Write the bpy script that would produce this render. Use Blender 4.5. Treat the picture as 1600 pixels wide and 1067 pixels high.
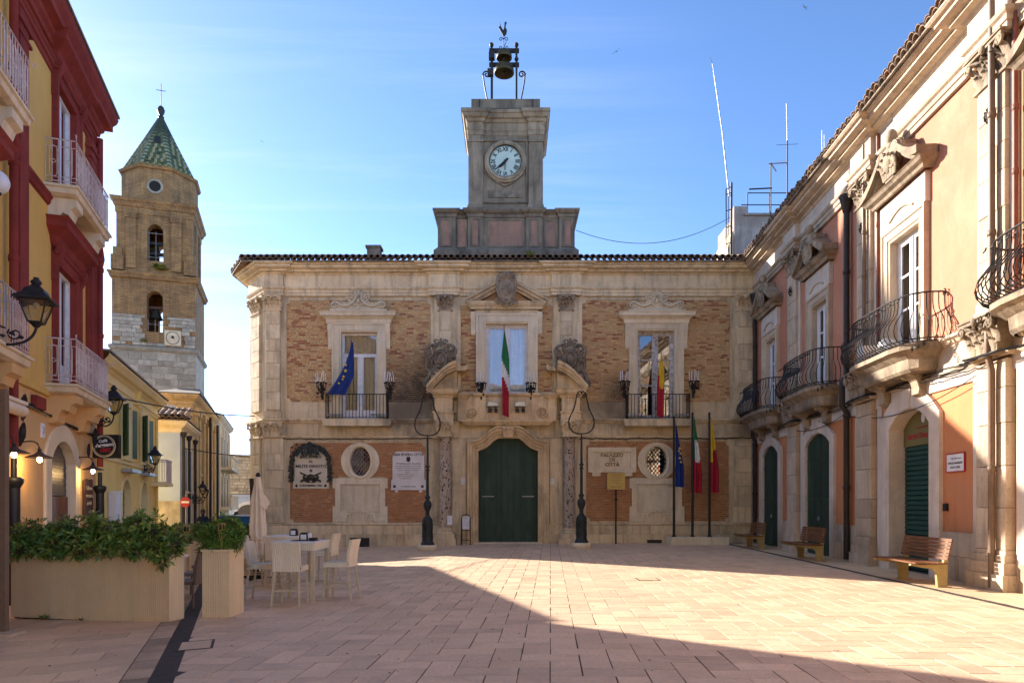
import bpy, math, random
from mathutils import Vector, Matrix, noise
from mathutils.geometry import tessellate_polygon
random.seed(7)
R = math.radians
S = bpy.context.scene
COL = S.collection
for o in list(bpy.data.objects):
    bpy.data.objects.remove(o)

# ---------------------------------------------------------------- camera, sky, sun, exposure
F = 1066.7
cam_d = bpy.data.cameras.new('camera'); cam = bpy.data.objects.new('camera', cam_d); COL.objects.link(cam)
cam.location = (0, 0, 1.6); cam.rotation_euler = (R(90), 0, 0)
cam_d.lens = 24; cam_d.sensor_width = 36; cam_d.shift_y = 0.159; cam_d.shift_x = 0.0
cam_d.clip_start = 0.1; cam_d.clip_end = 2000
S.camera = cam

SUN_AZ = Vector((-1.0, 0.79))             # direction towards the sun on the ground
SUN_EL = R(21.5)
w = bpy.data.worlds.new('World'); S.world = w; w.use_nodes = True
nt = w.node_tree; nt.nodes.clear()
def wn(t, **k):
    n = nt.nodes.new(t)
    for a, b in k.items(): setattr(n, a, b)
    return n
sky = wn('ShaderNodeTexSky', sky_type='NISHITA', sun_disc=False)
sky.sun_elevation = SUN_EL
sky.sun_rotation = math.atan2(SUN_AZ.x, SUN_AZ.y)
sky.altitude = 90; sky.air_density = 0.36; sky.dust_density = 0.12; sky.ozone_density = 0.7
bg = wn('ShaderNodeBackground'); bg.inputs['Strength'].default_value = 0.088
out = wn('ShaderNodeOutputWorld')
tc = wn('ShaderNodeTexCoord')
sep = wn('ShaderNodeSeparateXYZ'); nt.links.new(tc.outputs['Generated'], sep.inputs[0])
def wmath(op, a, b=None, c=None):
    n = wn('ShaderNodeMath', operation=op)
    for i, q in enumerate((a, b, c)):
        if q is None: continue
        if isinstance(q, (int, float)): n.inputs[i].default_value = q
        else: nt.links.new(q, n.inputs[i])
    return n.outputs[0]
zc = wmath('MAXIMUM', sep.outputs[2], 0.06)
px_ = wmath('DIVIDE', sep.outputs[0], zc); py_ = wmath('DIVIDE', sep.outputs[1], zc)
cmb = wn('ShaderNodeCombineXYZ'); nt.links.new(px_, cmb.inputs[0]); nt.links.new(py_, cmb.inputs[1])
mp = wn('ShaderNodeMapping'); mp.inputs['Rotation'].default_value = (0, 0, R(38)); mp.inputs['Scale'].default_value = (0.35, 1.9, 1)
nt.links.new(cmb.outputs[0], mp.inputs['Vector'])
n1 = wn('ShaderNodeTexNoise'); n1.inputs['Scale'].default_value = 1.15; n1.inputs['Detail'].default_value = 9; n1.inputs['Roughness'].default_value = 0.62
n1.inputs['Distortion'].default_value = 0.5
nt.links.new(mp.outputs[0], n1.inputs['Vector'])
n2 = wn('ShaderNodeTexNoise'); n2.inputs['Scale'].default_value = 0.45; n2.inputs['Detail'].default_value = 2
nt.links.new(cmb.outputs[0], n2.inputs['Vector'])
cr = wn('ShaderNodeMapRange'); nt.links.new(n1.outputs['Fac'], cr.inputs['Value'])
cr.inputs['From Min'].default_value = 0.44; cr.inputs['From Max'].default_value = 0.74
cr2 = wn('ShaderNodeMapRange'); nt.links.new(n2.outputs['Fac'], cr2.inputs['Value'])
cr2.inputs['From Min'].default_value = 0.36; cr2.inputs['From Max'].default_value = 0.58
cf = wmath('MULTIPLY', cr.outputs[0], cr2.outputs[0])
# cirrus thins out towards the right of the view (+X)
cr3 = wn('ShaderNodeMapRange'); nt.links.new(sep.outputs[0], cr3.inputs['Value'])
cr3.inputs['From Min'].default_value = 0.25; cr3.inputs['From Max'].default_value = -0.35
cf = wmath('MULTIPLY', cf, cr3.outputs[0]); cf = wmath('MULTIPLY', cf, 0.8)
hs = wn('ShaderNodeHueSaturation'); hs.inputs['Saturation'].default_value = 1.12
nt.links.new(sky.outputs[0], hs.inputs['Color'])
mx = wn('ShaderNodeMix', data_type='RGBA'); nt.links.new(cf, mx.inputs['Factor'])
nt.links.new(hs.outputs[0], mx.inputs['A']); mx.inputs['B'].default_value = (2.3, 2.4, 2.55, 1)
nt.links.new(mx.outputs['Result'], bg.inputs['Color'])
nt.links.new(bg.outputs[0], out.inputs[0])

sd = bpy.data.lights.new('sun', 'SUN'); sd.energy = 2.35; sd.angle = R(0.55); sd.color = (1.0, 0.90, 0.80)
sun = bpy.data.objects.new('sun', sd); COL.objects.link(sun)
sv = Vector((SUN_AZ.x, SUN_AZ.y, 0)).normalized() * math.cos(SUN_EL) + Vector((0, 0, math.sin(SUN_EL)))
sun.rotation_euler = sv.to_track_quat('Z', 'Y').to_euler(); sun.location = (-30, 30, 40)

S.view_settings.view_transform = 'Standard'; S.view_settings.look = 'None'
S.view_settings.exposure = 2.75; S.view_settings.gamma = 1.0; S.view_settings.use_curve_mapping = False
S.render.engine = 'CYCLES'
S.cycles.max_bounces = 8; S.cycles.diffuse_bounces = 5; S.cycles.transparent_max_bounces = 12

# ---------------------------------------------------------------- mesh builder
def mitres(path, closed=False, d0=None, d1=None):
    n = len(path); P = [Vector(p) for p in path]; seg = []
    for i in range(n if closed else n - 1):
        seg.append((P[(i + 1) % n] - P[i]).normalized())
    res = []
    for i in range(n):
        if closed: a, b = seg[i - 1], seg[i]
        else:
            a = seg[i - 1] if i else (Vector(d0).normalized() if d0 else seg[0])
            b = seg[i] if i < n - 1 else (Vector(d1).normalized() if d1 else seg[-1])
        na, nb = Vector((a.y, -a.x)), Vector((b.y, -b.x))
        k = 1 + na.dot(nb)
        res.append((na + nb) / max(k, 0.25))
    return P, res

class MB:
    def __init__(s):
        s.v = []; s.f = []; s.c = []; s.m = []; s.sm = []; s.tone = 0.0; s.mi = 0
    def add(s, vs, fs, sm=False, tone=None):
        k = len(s.v); s.v.extend(tuple(p) for p in vs)
        t = s.tone if tone is None else tone
        for f in fs:
            s.f.append(tuple(i + k for i in f)); s.c.append(t); s.m.append(s.mi); s.sm.append(sm)
        return s
    def box(s, x0, x1, y0, y1, z0, z1, tone=None):
        return s.add([(x0,y0,z0),(x1,y0,z0),(x1,y1,z0),(x0,y1,z0),(x0,y0,z1),(x1,y0,z1),(x1,y1,z1),(x0,y1,z1)],
                     [(0,3,2,1),(4,5,6,7),(0,1,5,4),(1,2,6,5),(2,3,7,6),(3,0,4,7)], tone=tone)
    def obox(s, M, sx, sy, sz, tone=None):
        vs = [M @ Vector((a*sx/2, b*sy/2, c*sz/2)) for c in (-1,1) for a, b in ((-1,-1),(1,-1),(1,1),(-1,1))]
        return s.add(vs, [(0,3,2,1),(4,5,6,7),(0,1,5,4),(1,2,6,5),(2,3,7,6),(3,0,4,7)], tone=tone)
    def bar(s, a, b, wx, wy=None, up=(0,0,1), tone=None):
        a, b = Vector(a), Vector(b); d = b - a; L = d.length; d.normalize(); u = Vector(up)
        if abs(d.dot(u)) > .98: u = Vector((1,0,0))
        x = d.cross(u).normalized(); y = x.cross(d)
        M = Matrix.Translation((a+b)/2) @ Matrix((x, d, y)).transposed().to_4x4()
        return s.obox(M, wx, L, wy or wx, tone)
    def prism(s, poly, y0, y1, holes=(), back=True, sm=False):
        loops = [list(poly)] + [list(h) for h in holes]
        tris = tessellate_polygon([[Vector((p[0], p[1], 0)) for p in l] for l in loops])
        flat = [p for l in loops for p in l]; n = len(flat)
        vs = [(p[0], y0, p[1]) for p in flat] + [(p[0], y1, p[1]) for p in flat]
        fs = []
        for t in tris:
            a, b, c = (Vector(flat[i]) for i in t)
            if (b-a).cross(c-a) < 0: t = (t[0], t[2], t[1])
            fs.append(tuple(t))
            if back: fs.append((t[0]+n, t[2]+n, t[1]+n))
        k = 0
        for li, l in enumerate(loops):
            m = len(l)
            ar = sum(l[i][0]*l[(i+1)%m][1]-l[(i+1)%m][0]*l[i][1] for i in range(m))
            for i in range(m):
                i0, i1 = k+i, k+(i+1)%m
                q = (i0, i0+n, i1+n, i1)
                if (ar < 0) != (li > 0): q = q[::-1]
                fs.append(q)
            k += m
        return s.add(vs, fs, sm)
    def grid(s, rows, closed=False, sm=True):
        n = len(rows[0]); vs = [p for r in rows for p in r]; fs = []
        for i in range(len(rows)-1):
            for j in range(n if closed else n-1):
                a = i*n+j; b = i*n+(j+1)%n
                fs.append((a, b, b+n, a+n))
        return s.add(vs, fs, sm)
    def plan(s, path, prof, d0=None, d1=None, closed=False, caps=False):
        P, N = mitres(path, closed, d0, d1)
        rows = [[(p.x+n.x*d, p.y+n.y*d, z) for d, z in prof] for p, n in zip(P, N)]
        if closed: rows.append(rows[0])
        s.grid(rows, sm=False)
        if caps:
            m = len(prof); k = len(s.v)
            s.add(rows[0], [tuple(range(m))]); s.add(rows[-1], [tuple(range(m))[::-1]])
        return s
    def face(s, path, prof, closed=False, sm=False, d0=None, d1=None):
        P, N = mitres(path, closed, d0, d1)
        rows = [[(p.x+n.x*o, y, p.y+n.y*o) for o, y in prof] for p, n in zip(P, N)]
        if closed: rows.append(rows[0])
        s.grid(rows, sm=sm)
        if not closed:
            m = len(prof); s.add(rows[0], [tuple(range(m))]); s.add(rows[-1], [tuple(range(m))[::-1]])
        return s
    def tube(s, pts, r, n=6, closed=False, sm=True):
        P = [Vector(p) for p in pts]; m = len(P); rows = []
        for i in range(m):
            a = P[i-1] if (i or closed) else P[i]; b = P[(i+1) % m] if (i < m-1 or closed) else P[i]
            d = (b-a)
            if d.length < 1e-9: d = Vector((0,0,1))
            d.normalize()
            u = Vector((0,0,1)) if abs(d.z) < .9 else Vector((0,1,0))
            x = d.cross(u).normalized(); y = x.cross(d)
            rr = r[i] if isinstance(r, (list, tuple)) else r
            rows.append([P[i] + (x*math.cos(2*math.pi*k/n) + y*math.sin(2*math.pi*k/n))*rr for k in range(n)])
        if closed: rows.append(rows[0])
        s.grid(rows, closed=True, sm=sm and n > 4)
        if not closed:
            s.add(rows[0], [tuple(range(n))[::-1]]); s.add(rows[-1], [tuple(range(n))])
        return s
    def lathe(s, prof, n=16, c=(0,0,0), M=None, sm=True):
        rows = []
        for r, z in prof:
            row = [Vector((c[0]+r*math.cos(2*math.pi*k/n), c[1]+r*math.sin(2*math.pi*k/n), c[2]+z)) for k in range(n)]
            if M: row = [M @ p for p in row]
            rows.append(row)
        return s.grid(rows, closed=True, sm=sm)
    def ell(s, c, r, n=10, m=6, M=None):
        rows = []
        for i in range(m+1):
            t = math.pi*i/m
            row = [Vector((r[0]*math.sin(t)*math.cos(2*math.pi*k/n), r[1]*math.sin(t)*math.sin(2*math.pi*k/n), -r[2]*math.cos(t))) for k in range(n)]
            rows.append([(M @ p if M else p) + Vector(c) for p in row])
        return s.grid(rows, closed=True)
    def mesh(s, name):
        me = bpy.data.meshes.new(name); me.from_pydata(s.v, [], s.f)
        me.polygons.foreach_set('use_smooth', s.sm)
        if any(s.m): me.polygons.foreach_set('material_index', s.m)
        if any(s.c):
            at = me.attributes.new('rnd', 'FLOAT', 'FACE'); at.data.foreach_set('value', s.c)
        me.update(); return me
    def build(s, name, mat=None, parent=None, **props):
        me = s.mesh(name)
        for m in (mat if isinstance(mat, (list, tuple)) else [mat]): me.materials.append(m)
        return link(name, me, parent, **props)

def link(name, me, parent=None, **props):
    o = bpy.data.objects.new(name, me); COL.objects.link(o)
    if parent is not None: o.parent = parent
    for k, v in props.items(): o[k] = v
    return o
def thing(name, label, cat, loc=(0,0,0), rotz=0.0, group=None):
    o = bpy.data.objects.new(name, None); COL.objects.link(o); o.location = loc; o.rotation_euler = (0,0,rotz)
    o.empty_display_size = .2
    o['label'] = label; o['category'] = cat
    if group: o['group'] = group
    return o
def tag(o, label, cat, group=None, kind=None):
    o['label'] = label; o['category'] = cat
    if group: o['group'] = group
    if kind: o['kind'] = kind
    return o
def dup(root, loc, rotz=None, label=None, group=None):
    kids = {}
    for o in bpy.data.objects:
        if o.parent: kids.setdefault(o.parent.name, []).append(o)
    def cp(o, par):
        c = o.copy(); COL.objects.link(c)
        if par is not None: c.parent = par
        for ch in kids.get(o.name, []): cp(ch, c)
        return c
    r = cp(root, None); r.location = loc
    if rotz is not None: r.rotation_euler = (0,0,rotz)
    if label: r['label'] = label
    if group: r['group'] = group
    return r
def part(name, parent):
    o = bpy.data.objects.new(name, None); COL.objects.link(o); o.parent = parent; o.empty_display_size = .1; return o
def text(name, body, size, loc, mat, parent, ext=0.004, sx=1.0, rotz=0.0, bold=0.0, shear=0.0, tilt=0.0, align='CENTER'):
    cu = bpy.data.curves.new(name, 'FONT'); cu.body = body; cu.size = size; cu.extrude = ext; cu.align_x = align; cu.align_y = 'CENTER'
    cu.offset = bold; cu.shear = shear; cu.resolution_u = 2
    t = bpy.data.objects.new(name, cu); COL.objects.link(t)
    bpy.context.view_layer.update()
    me = bpy.data.meshes.new_from_object(t.evaluated_get(bpy.context.evaluated_depsgraph_get()))
    bpy.data.objects.remove(t)
    me.transform(Matrix.Translation(loc) @ Matrix.Rotation(rotz, 4, 'Z') @ Matrix.Rotation(R(90), 4, 'X') @ Matrix.Rotation(tilt, 4, 'Z') @ Matrix.Diagonal((sx,1,1,1)))
    me.materials.clear(); me.materials.append(mat); me.name = name
    return link(name, me, parent)
def arc_open(x0, x1, z0, zs, rise, n=10):
    """counter-clockwise outline of an opening with a segmental arch, from bottom right"""
    w = (x1-x0)/2; cx = (x0+x1)/2
    if rise <= 0: return [(x1,z0),(x1,zs),(x0,zs),(x0,z0)]
    r = (w*w+rise*rise)/(2*rise); cz = zs+rise-r; a = math.asin(min(1, w/r))
    if rise > w: a = math.pi-a
    return [(x1,z0)] + [(cx+r*math.sin(a-2*a*i/n), cz+r*math.cos(a-2*a*i/n)) for i in range(n+1)] + [(x0,z0)]
def ellipse(cx, cz, rx, rz, n=28):
    return [(cx+rx*math.cos(2*math.pi*k/n), cz+rz*math.sin(2*math.pi*k/n)) for k in range(n)]
def rect(x0, x1, z0, z1): return [(x1,z0),(x1,z1),(x0,z1),(x0,z0)]
def spiral(cx, cz, y, r, a0, turns, n=18, dirn=1, shrink=.82, dy=0):
    return [(cx+r*(1-shrink*t/n)*math.cos(a0+dirn*2*math.pi*turns*t/n), y+dy*t/n, cz+r*(1-shrink*t/n)*math.sin(a0+dirn*2*math.pi*turns*t/n)) for t in range(n+1)]
def bez(p0, p1, p2, p3, n=10):
    P = [Vector(p) for p in (p0,p1,p2,p3)]
    return [P[0]*(1-t)**3+P[1]*3*t*(1-t)**2+P[2]*3*t*t*(1-t)+P[3]*t**3 for t in (i/n for i in range(n+1))]

def gz(x, y=0.0):
    """the ground falls gently to the left and down the side street"""
    z = 0.025*min(0.0, x)
    if y > 29: z -= 0.028*(min(y, 60)-29)
    return z
# ---------------------------------------------------------------- materials
def srgb(r, g, b):
    f = lambda c: (c/255/12.92 if c <= 10 else ((c/255+.055)/1.055)**2.4)
    return (f(r), f(g), f(b), 1)
def M(name, a, b=None, scale=1.2, rough=.85, bump=.25, bscale=18, streak=0.0, streakcol=None, speck=.25, rnd=.0, metal=0.0,
      stops=None, dirt=0.0, dirtcol=(.06,.05,.04,1), spots=None, spec=.3, bdist=.02, grainscale=55):
    m = bpy.data.materials.new(name); m.use_nodes = True; t = m.node_tree; N = t.nodes; L = t.links
    bs = N['Principled BSDF']; bs.inputs['Roughness'].default_value = rough; bs.inputs['Metallic'].default_value = metal
    bs.inputs['Specular IOR Level'].default_value = spec
    def nd(ty, **k):
        n = N.new(ty)
        for q, v in k.items(): setattr(n, q, v)
        return n
    def mt(op, x, y=None):
        n = nd('ShaderNodeMath', operation=op)
        for i, q in enumerate((x, y)):
            if q is None: continue
            if isinstance(q, (int, float)): n.inputs[i].default_value = q
            else: L.new(q, n.inputs[i])
        return n.outputs[0]
    geo = nd('ShaderNodeNewGeometry'); oi = nd('ShaderNodeObjectInfo'); at = nd('ShaderNodeAttribute', attribute_name='rnd')
    tone = mt('FRACT', mt('ADD', oi.outputs['Random'], at.outputs['Fac']))
    off = nd('ShaderNodeVectorMath', operation='ADD'); L.new(geo.outputs['Position'], off.inputs[0])
    if rnd or stops:
        sc = mt('MULTIPLY', tone, 31.0); cb = nd('ShaderNodeCombineXYZ'); L.new(sc, cb.inputs[0]); L.new(sc, cb.inputs[2]); L.new(cb.outputs[0], off.inputs[1])
    V = off.outputs[0]
    def noi(scale, detail=6, rough=.6, vec=None, dist=0):
        n = nd('ShaderNodeTexNoise'); n.inputs['Scale'].default_value = scale; n.inputs['Detail'].default_value = detail
        n.inputs['Roughness'].default_value = rough; n.inputs['Distortion'].default_value = dist; L.new(vec or V, n.inputs['Vector']); return n.outputs['Fac']
    def rng(x, a0, a1, b0=0, b1=1):
        n = nd('ShaderNodeMapRange'); L.new(x, n.inputs['Value'])
        for k, v in zip(('From Min','From Max','To Min','To Max'), (a0,a1,b0,b1)): n.inputs[k].default_value = v
        return n.outputs[0]
    def mix(f, x, y, mode='MIX'):
        n = nd('ShaderNodeMix', data_type='RGBA', blend_type=mode)
        for nm, q in (('Factor', f), ('A', x), ('B', y)):
            if isinstance(q, (int, float)): n.inputs[nm].default_value = q
            elif isinstance(q, tuple): n.inputs[nm].default_value = q
            else: L.new(q, n.inputs[nm])
        return n.outputs['Result']
    b = b or tuple(c*.7 for c in a[:3])+(1,)
    if stops:
        r_ = nd('ShaderNodeValToRGB'); el = r_.color_ramp.elements
        while len(el) < len(stops): el.new(.5)
        for e, (p, c) in zip(el, stops): e.position = p; e.color = c
        r_.color_ramp.interpolation = 'LINEAR'; L.new(tone, r_.inputs[0])
        base = mix(rng(noi(scale), .35, .7, 0, .35), r_.outputs[0], b)
    else:
        base = mix(rng(noi(scale), .32, .68), a, b)
    if rnd:
        g = mt('ADD', mt('MULTIPLY', tone, rnd), 1-rnd/2); cc = nd('ShaderNodeCombineColor')
        for i in range(3): L.new(g, cc.inputs[i])
        base = mix(1.0, base, cc.outputs[0], 'MULTIPLY')
    if speck:
        g = rng(noi(grainscale, 3, .7), .3, .7, 1-speck, 1+speck*.5); cc = nd('ShaderNodeCombineColor')
        for i in range(3): L.new(g, cc.inputs[i])
        base = mix(1.0, base, cc.outputs[0], 'MULTIPLY')
    if streak:
        mpn = nd('ShaderNodeMapping'); mpn.inputs['Scale'].default_value = (2.6, 2.6, .28); L.new(V, mpn.inputs['Vector'])
        f = rng(noi(1.6, 7, .65, mpn.outputs[0]), .48, .72, 0, streak)
        base = mix(f, base, streakcol or dirtcol)
    if dirt:
        f = rng(noi(.55, 8, .72, dist=.6), .5, .7, 0, dirt); base = mix(f, base, dirtcol)
    for (c, r, k) in (spots or []):
        vd = nd('ShaderNodeVectorMath', operation='DISTANCE'); L.new(geo.outputs['Position'], vd.inputs[0]); vd.inputs[1].default_value = c
        dn = mt('ADD', vd.outputs['Value'], rng(noi(1.7, 6, .7), 0, 1, -r*.75, r*.75))
        base = mix(rng(dn, r*1.1, r*.2, 0, k), base, dirtcol)
    L.new(base, bs.inputs['Base Color'])
    if bump:
        bn = nd('ShaderNodeBump'); bn.inputs['Strength'].default_value = bump; bn.inputs['Distance'].default_value = bdist
        h = mt('ADD', noi(bscale, 6, .7), mt('MULTIPLY', noi(bscale*.18, 4, .6), 1.5))
        L.new(h, bn.inputs['Height']); L.new(bn.outputs[0], bs.inputs['Normal'])
    return m
def P(name, c, rough=.6, metal=0.0, spec=.4, var=.12):
    return M(name, c, tuple(x*.75 for x in c[:3])+(1,), scale=3, rough=rough, metal=metal, bump=.06, bscale=40, speck=var, spec=spec)
def emis(name, c, st):
    m = bpy.data.materials.new(name); m.use_nodes = True; b = m.node_tree.nodes['Principled BSDF']
    b.inputs['Base Color'].default_value = c; b.inputs['Emission Color'].default_value = c; b.inputs['Emission Strength'].default_value = st; return m
def glassmat(name, tint=(.97,.98,.98,1), refl=.08, rough=.01):
    m = bpy.data.materials.new(name); m.use_nodes = True; t = m.node_tree; N = t.nodes; L = t.links; N.clear()
    o = N.new('ShaderNodeOutputMaterial'); mx = N.new('ShaderNodeMixShader'); tr = N.new('ShaderNodeBsdfTransparent'); gl = N.new('ShaderNodeBsdfGlossy')
    tr.inputs[0].default_value = tint; gl.inputs['Roughness'].default_value = rough
    lw = N.new('ShaderNodeLayerWeight'); lw.inputs[0].default_value = .35
    mr = N.new('ShaderNodeMapRange'); L.new(lw.outputs['Fresnel'], mr.inputs['Value']); mr.inputs['To Min'].default_value = refl; mr.inputs['To Max'].default_value = 1
    nz = N.new('ShaderNodeTexNoise'); nz.inputs['Scale'].default_value = 1.4; bp = N.new('ShaderNodeBump'); bp.inputs['Strength'].default_value = .05; bp.inputs['Distance'].default_value = .02
    g = N.new('ShaderNodeNewGeometry'); L.new(g.outputs['Position'], nz.inputs['Vector']); L.new(nz.outputs['Fac'], bp.inputs['Height']); L.new(bp.outputs[0], gl.inputs['Normal'])
    L.new(mr.outputs[0], mx.inputs[0]); L.new(tr.outputs[0], mx.inputs[1]); L.new(gl.outputs[0], mx.inputs[2]); L.new(mx.outputs[0], o.inputs[0]); return m
def leafmat(name, stops, rough=.45):
    m = M(name, stops[0][1], scale=6, rough=rough, bump=0, speck=.1, stops=stops, spec=.4)
    b = m.node_tree.nodes['Principled BSDF']
    return m
def wickermat(name, a, b):
    m = M(name, a, b, scale=2, rough=.7, bump=0, speck=.1, rnd=.12, streak=.3, streakcol=tuple(q*.55 for q in a[:3])+(1,), dirt=.3, dirtcol=tuple(q*.62 for q in a[:3])+(1,))
    t = m.node_tree; N = t.nodes; L = t.links; bs = N['Principled BSDF']
    tcn = N.new('ShaderNodeTexCoord'); sp = N.new('ShaderNodeSeparateXYZ'); L.new(tcn.outputs['Object'], sp.inputs[0])
    def mt(op, x, y=None):
        n = N.new('ShaderNodeMath'); n.operation = op
        for i, q in enumerate((x, y)):
            if q is None: continue
            if isinstance(q, (int, float)): n.inputs[i].default_value = q
            else: L.new(q, n.inputs[i])
        return n.outputs[0]
    u = mt('ADD', sp.outputs[0], sp.outputs[1])
    fx = mt('SINE', mt('MULTIPLY', u, 2*math.pi/.036))
    row = mt('MULTIPLY', sp.outputs[2], 1/.015)
    par = mt('MULTIPLY', mt('MODULO', mt('FLOOR', row), 2.0), math.pi)
    weave = mt('SINE', mt('ADD', mt('MULTIPLY', u, 2*math.pi/.036), par))
    rr = mt('SINE', mt('MULTIPLY', row, 2*math.pi))
    h = mt('ADD', mt('MULTIPLY', weave, .5), mt('MULTIPLY', rr, .3))
    h = mt('ADD', h, mt('MULTIPLY', fx, .5))
    bn = N.new('ShaderNodeBump'); bn.inputs['Strength'].default_value = .8; bn.inputs['Distance'].default_value = .006; L.new(h, bn.inputs['Height']); L.new(bn.outputs[0], bs.inputs['Normal'])
    base = bs.inputs['Base Color'].links[0].from_socket
    mr = N.new('ShaderNodeMapRange'); L.new(h, mr.inputs['Value']); mr.inputs['From Min'].default_value = -1.1; mr.inputs['From Max'].default_value = .3; mr.inputs['To Min'].default_value = .78; mr.inputs['To Max'].default_value = 1
    cc = N.new('ShaderNodeCombineColor')
    for i in range(3): L.new(mr.outputs[0], cc.inputs[i])
    mx = N.new('ShaderNodeMix'); mx.data_type = 'RGBA'; mx.blend_type = 'MULTIPLY'; mx.inputs['Factor'].default_value = 1
    L.new(base, mx.inputs['A']); L.new(cc.outputs[0], mx.inputs['B']); L.new(mx.outputs['Result'], bs.inputs['Base Color'])
    return m

YF = 28.44
m_stone = M('limestone_warm', (.77,.63,.405,1), (.60,.465,.28,1), scale=.9, streak=.7, streakcol=(.20,.16,.11,1), dirt=.5, dirtcol=(.15,.125,.09,1), bump=.7, bscale=9, rnd=.18,
            spots=[((-3.9,YF,5.9), 1.5, .95), ((3.9,YF,5.7), 1.1, .8), ((-4.6,YF,5.45), 1.1, .8), ((4.8,YF,5.5), .9, .8), ((9.6,YF,4.7), .8,.7)])
m_stone_pale = M('limestone_pale', (.79,.68,.485,1), (.68,.565,.385,1), scale=1.4, streak=.35, streakcol=(.25,.2,.15,1), dirt=.2, bump=.3, bscale=14, rnd=.15)
m_stone_dark = M('limestone_weathered', (.33,.265,.19,1), (.10,.083,.062,1), scale=3.2, streak=.5, dirt=.5, dirtcol=(.05,.045,.04,1), bump=.6, bscale=12)
m_stone_grey = M('limestone_sooty', (.31,.25,.175,1), (.125,.103,.075,1), scale=.8, streak=.75, streakcol=(.055,.047,.042,1), dirt=.5, dirtcol=(.05,.043,.04,1), bump=.5, bscale=10, rnd=.1)
m_stone_pit = M('pitted_travertine', (.50,.41,.32,1), (.40,.31,.22,1), scale=3, streak=.3, bump=.6, bscale=10)
def add_pits(m):
    t = m.node_tree; N = t.nodes; L = t.links; bs = N['Principled BSDF']
    g = N.new('ShaderNodeNewGeometry'); mp = N.new('ShaderNodeMapping'); mp.inputs['Scale'].default_value = (15,15,10); L.new(g.outputs['Position'], mp.inputs[0])
    nz = N.new('ShaderNodeTexNoise'); nz.inputs['Scale'].default_value = 1.0; nz.inputs['Detail'].default_value = 2; L.new(mp.outputs[0], nz.inputs['Vector'])
    mr = N.new('ShaderNodeMapRange'); L.new(nz.outputs['Fac'], mr.inputs['Value']); mr.inputs['From Min'].default_value = .585; mr.inputs['From Max'].default_value = .63
    base = bs.inputs['Base Color'].links[0].from_socket
    mx = N.new('ShaderNodeMix'); mx.data_type = 'RGBA'; L.new(mr.outputs[0], mx.inputs['Factor']); L.new(base, mx.inputs['A']); mx.inputs['B'].default_value = (.06,.045,.035,1); L.new(mx.outputs['Result'], bs.inputs['Base Color'])
    bn = N.new('ShaderNodeBump'); bn.inputs['Strength'].default_value = 1; bn.inputs['Distance'].default_value = .04; bn.invert = True; L.new(mr.outputs[0], bn.inputs['Height']); L.new(bn.outputs[0], bs.inputs['Normal'])
add_pits(m_stone_pit)
m_mortar = M('mortar', (.60,.48,.32,1), (.46,.35,.23,1), scale=1.5, bump=.4, bscale=22, dirt=.3)
m_brick_up = M('brick_tan', (.4,.24,.13,1), (.22,.13,.08,1), scale=5, bump=.4, bscale=30, speck=.35,
    stops=[(0,(.66,.46,.22,1)),(.3,(.73,.51,.25,1)),(.55,(.63,.39,.18,1)),(.76,(.67,.42,.20,1)),(.86,(.50,.24,.12,1)),(1,(.37,.14,.075,1))],
    spots=[((-3.95,YF,6.2), 2.0, .95), ((-5.0,YF,5.6), 1.1, .7), ((4.4,YF,6.2), 1.0, .75), ((6.2,YF,5.6), .9,.6)], dirtcol=(.05,.042,.035,1))
m_brick_low = M('brick_red', (.36,.15,.08,1), (.2,.08,.05,1), scale=5, bump=.4, bscale=30, speck=.3,
    stops=[(0,(.42,.18,.08,1)),(.4,(.55,.255,.11,1)),(.75,(.48,.225,.10,1)),(1,(.62,.35,.165,1))])
m_tile = M('terracotta_tile', (.22,.15,.10,1), (.09,.07,.055,1), scale=5, bump=.5, bscale=20, streak=.3,
    stops=[(0,(.42,.29,.19,1)),(.4,(.26,.19,.14,1)),(.7,(.38,.23,.14,1)),(1,(.18,.15,.12,1))])
m_iron = M('wrought_iron', (.022,.021,.022,1), (.04,.034,.03,1), scale=8, rough=.55, bump=.2, bscale=60, metal=.3, speck=.2)
m_castgreen = M('cast_iron_green_black', (.020,.026,.026,1), (.035,.04,.038,1), scale=6, rough=.5, bump=.15, bscale=50, metal=.2)
m_doorgreen = M('green_door_paint', (.011,.040,.024,1), (.022,.052,.033,1), scale=1.6, rough=.55, bump=.3, bscale=14, speck=.3, rnd=.35, streak=.35, streakcol=(.05,.08,.06,1), dirt=.22, dirtcol=(.10,.12,.10,1))
m_white = M('old_white_paint', (.74,.74,.75,1), (.60,.59,.58,1), scale=5, rough=.5, bump=.2, bscale=40, speck=.12)
m_peel = M('peeling_white_paint', (.70,.70,.71,1), (.22,.17,.13,1), scale=9, rough=.6, bump=.4, bscale=30, speck=.2)
m_curtain_cream = M('curtain_cream', (.88,.76,.48,1), (.78,.66,.40,1), scale=2.5, rough=.9, bump=.1, streak=.25, streakcol=(.35,.28,.16,1))
m_curtain_white = M('curtain_white', (.86,.87,.86,1), (.76,.78,.78,1), scale=2.5, rough=.9, bump=.1)
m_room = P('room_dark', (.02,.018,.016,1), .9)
m_glass = glassmat('window_glass')
m_glass_dim = glassmat('window_glass_dark', (.35,.4,.42,1), .5)
m_stucco = M('orange_stucco', (.58,.23,.095,1), (.50,.19,.075,1), scale=.8, streak=.45, streakcol=(.34,.15,.075,1), dirt=.4, dirtcol=(.42,.24,.15,1), bump=.3, bscale=16, speck=.15)
m_stucco_up = M('pale_orange_stucco', (.50,.215,.125,1), (.43,.175,.10,1), scale=.7, streak=.35, streakcol=(.34,.17,.10,1), dirt=.4, dirtcol=(.50,.31,.21,1), bump=.3, bscale=16, speck=.12)
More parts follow.
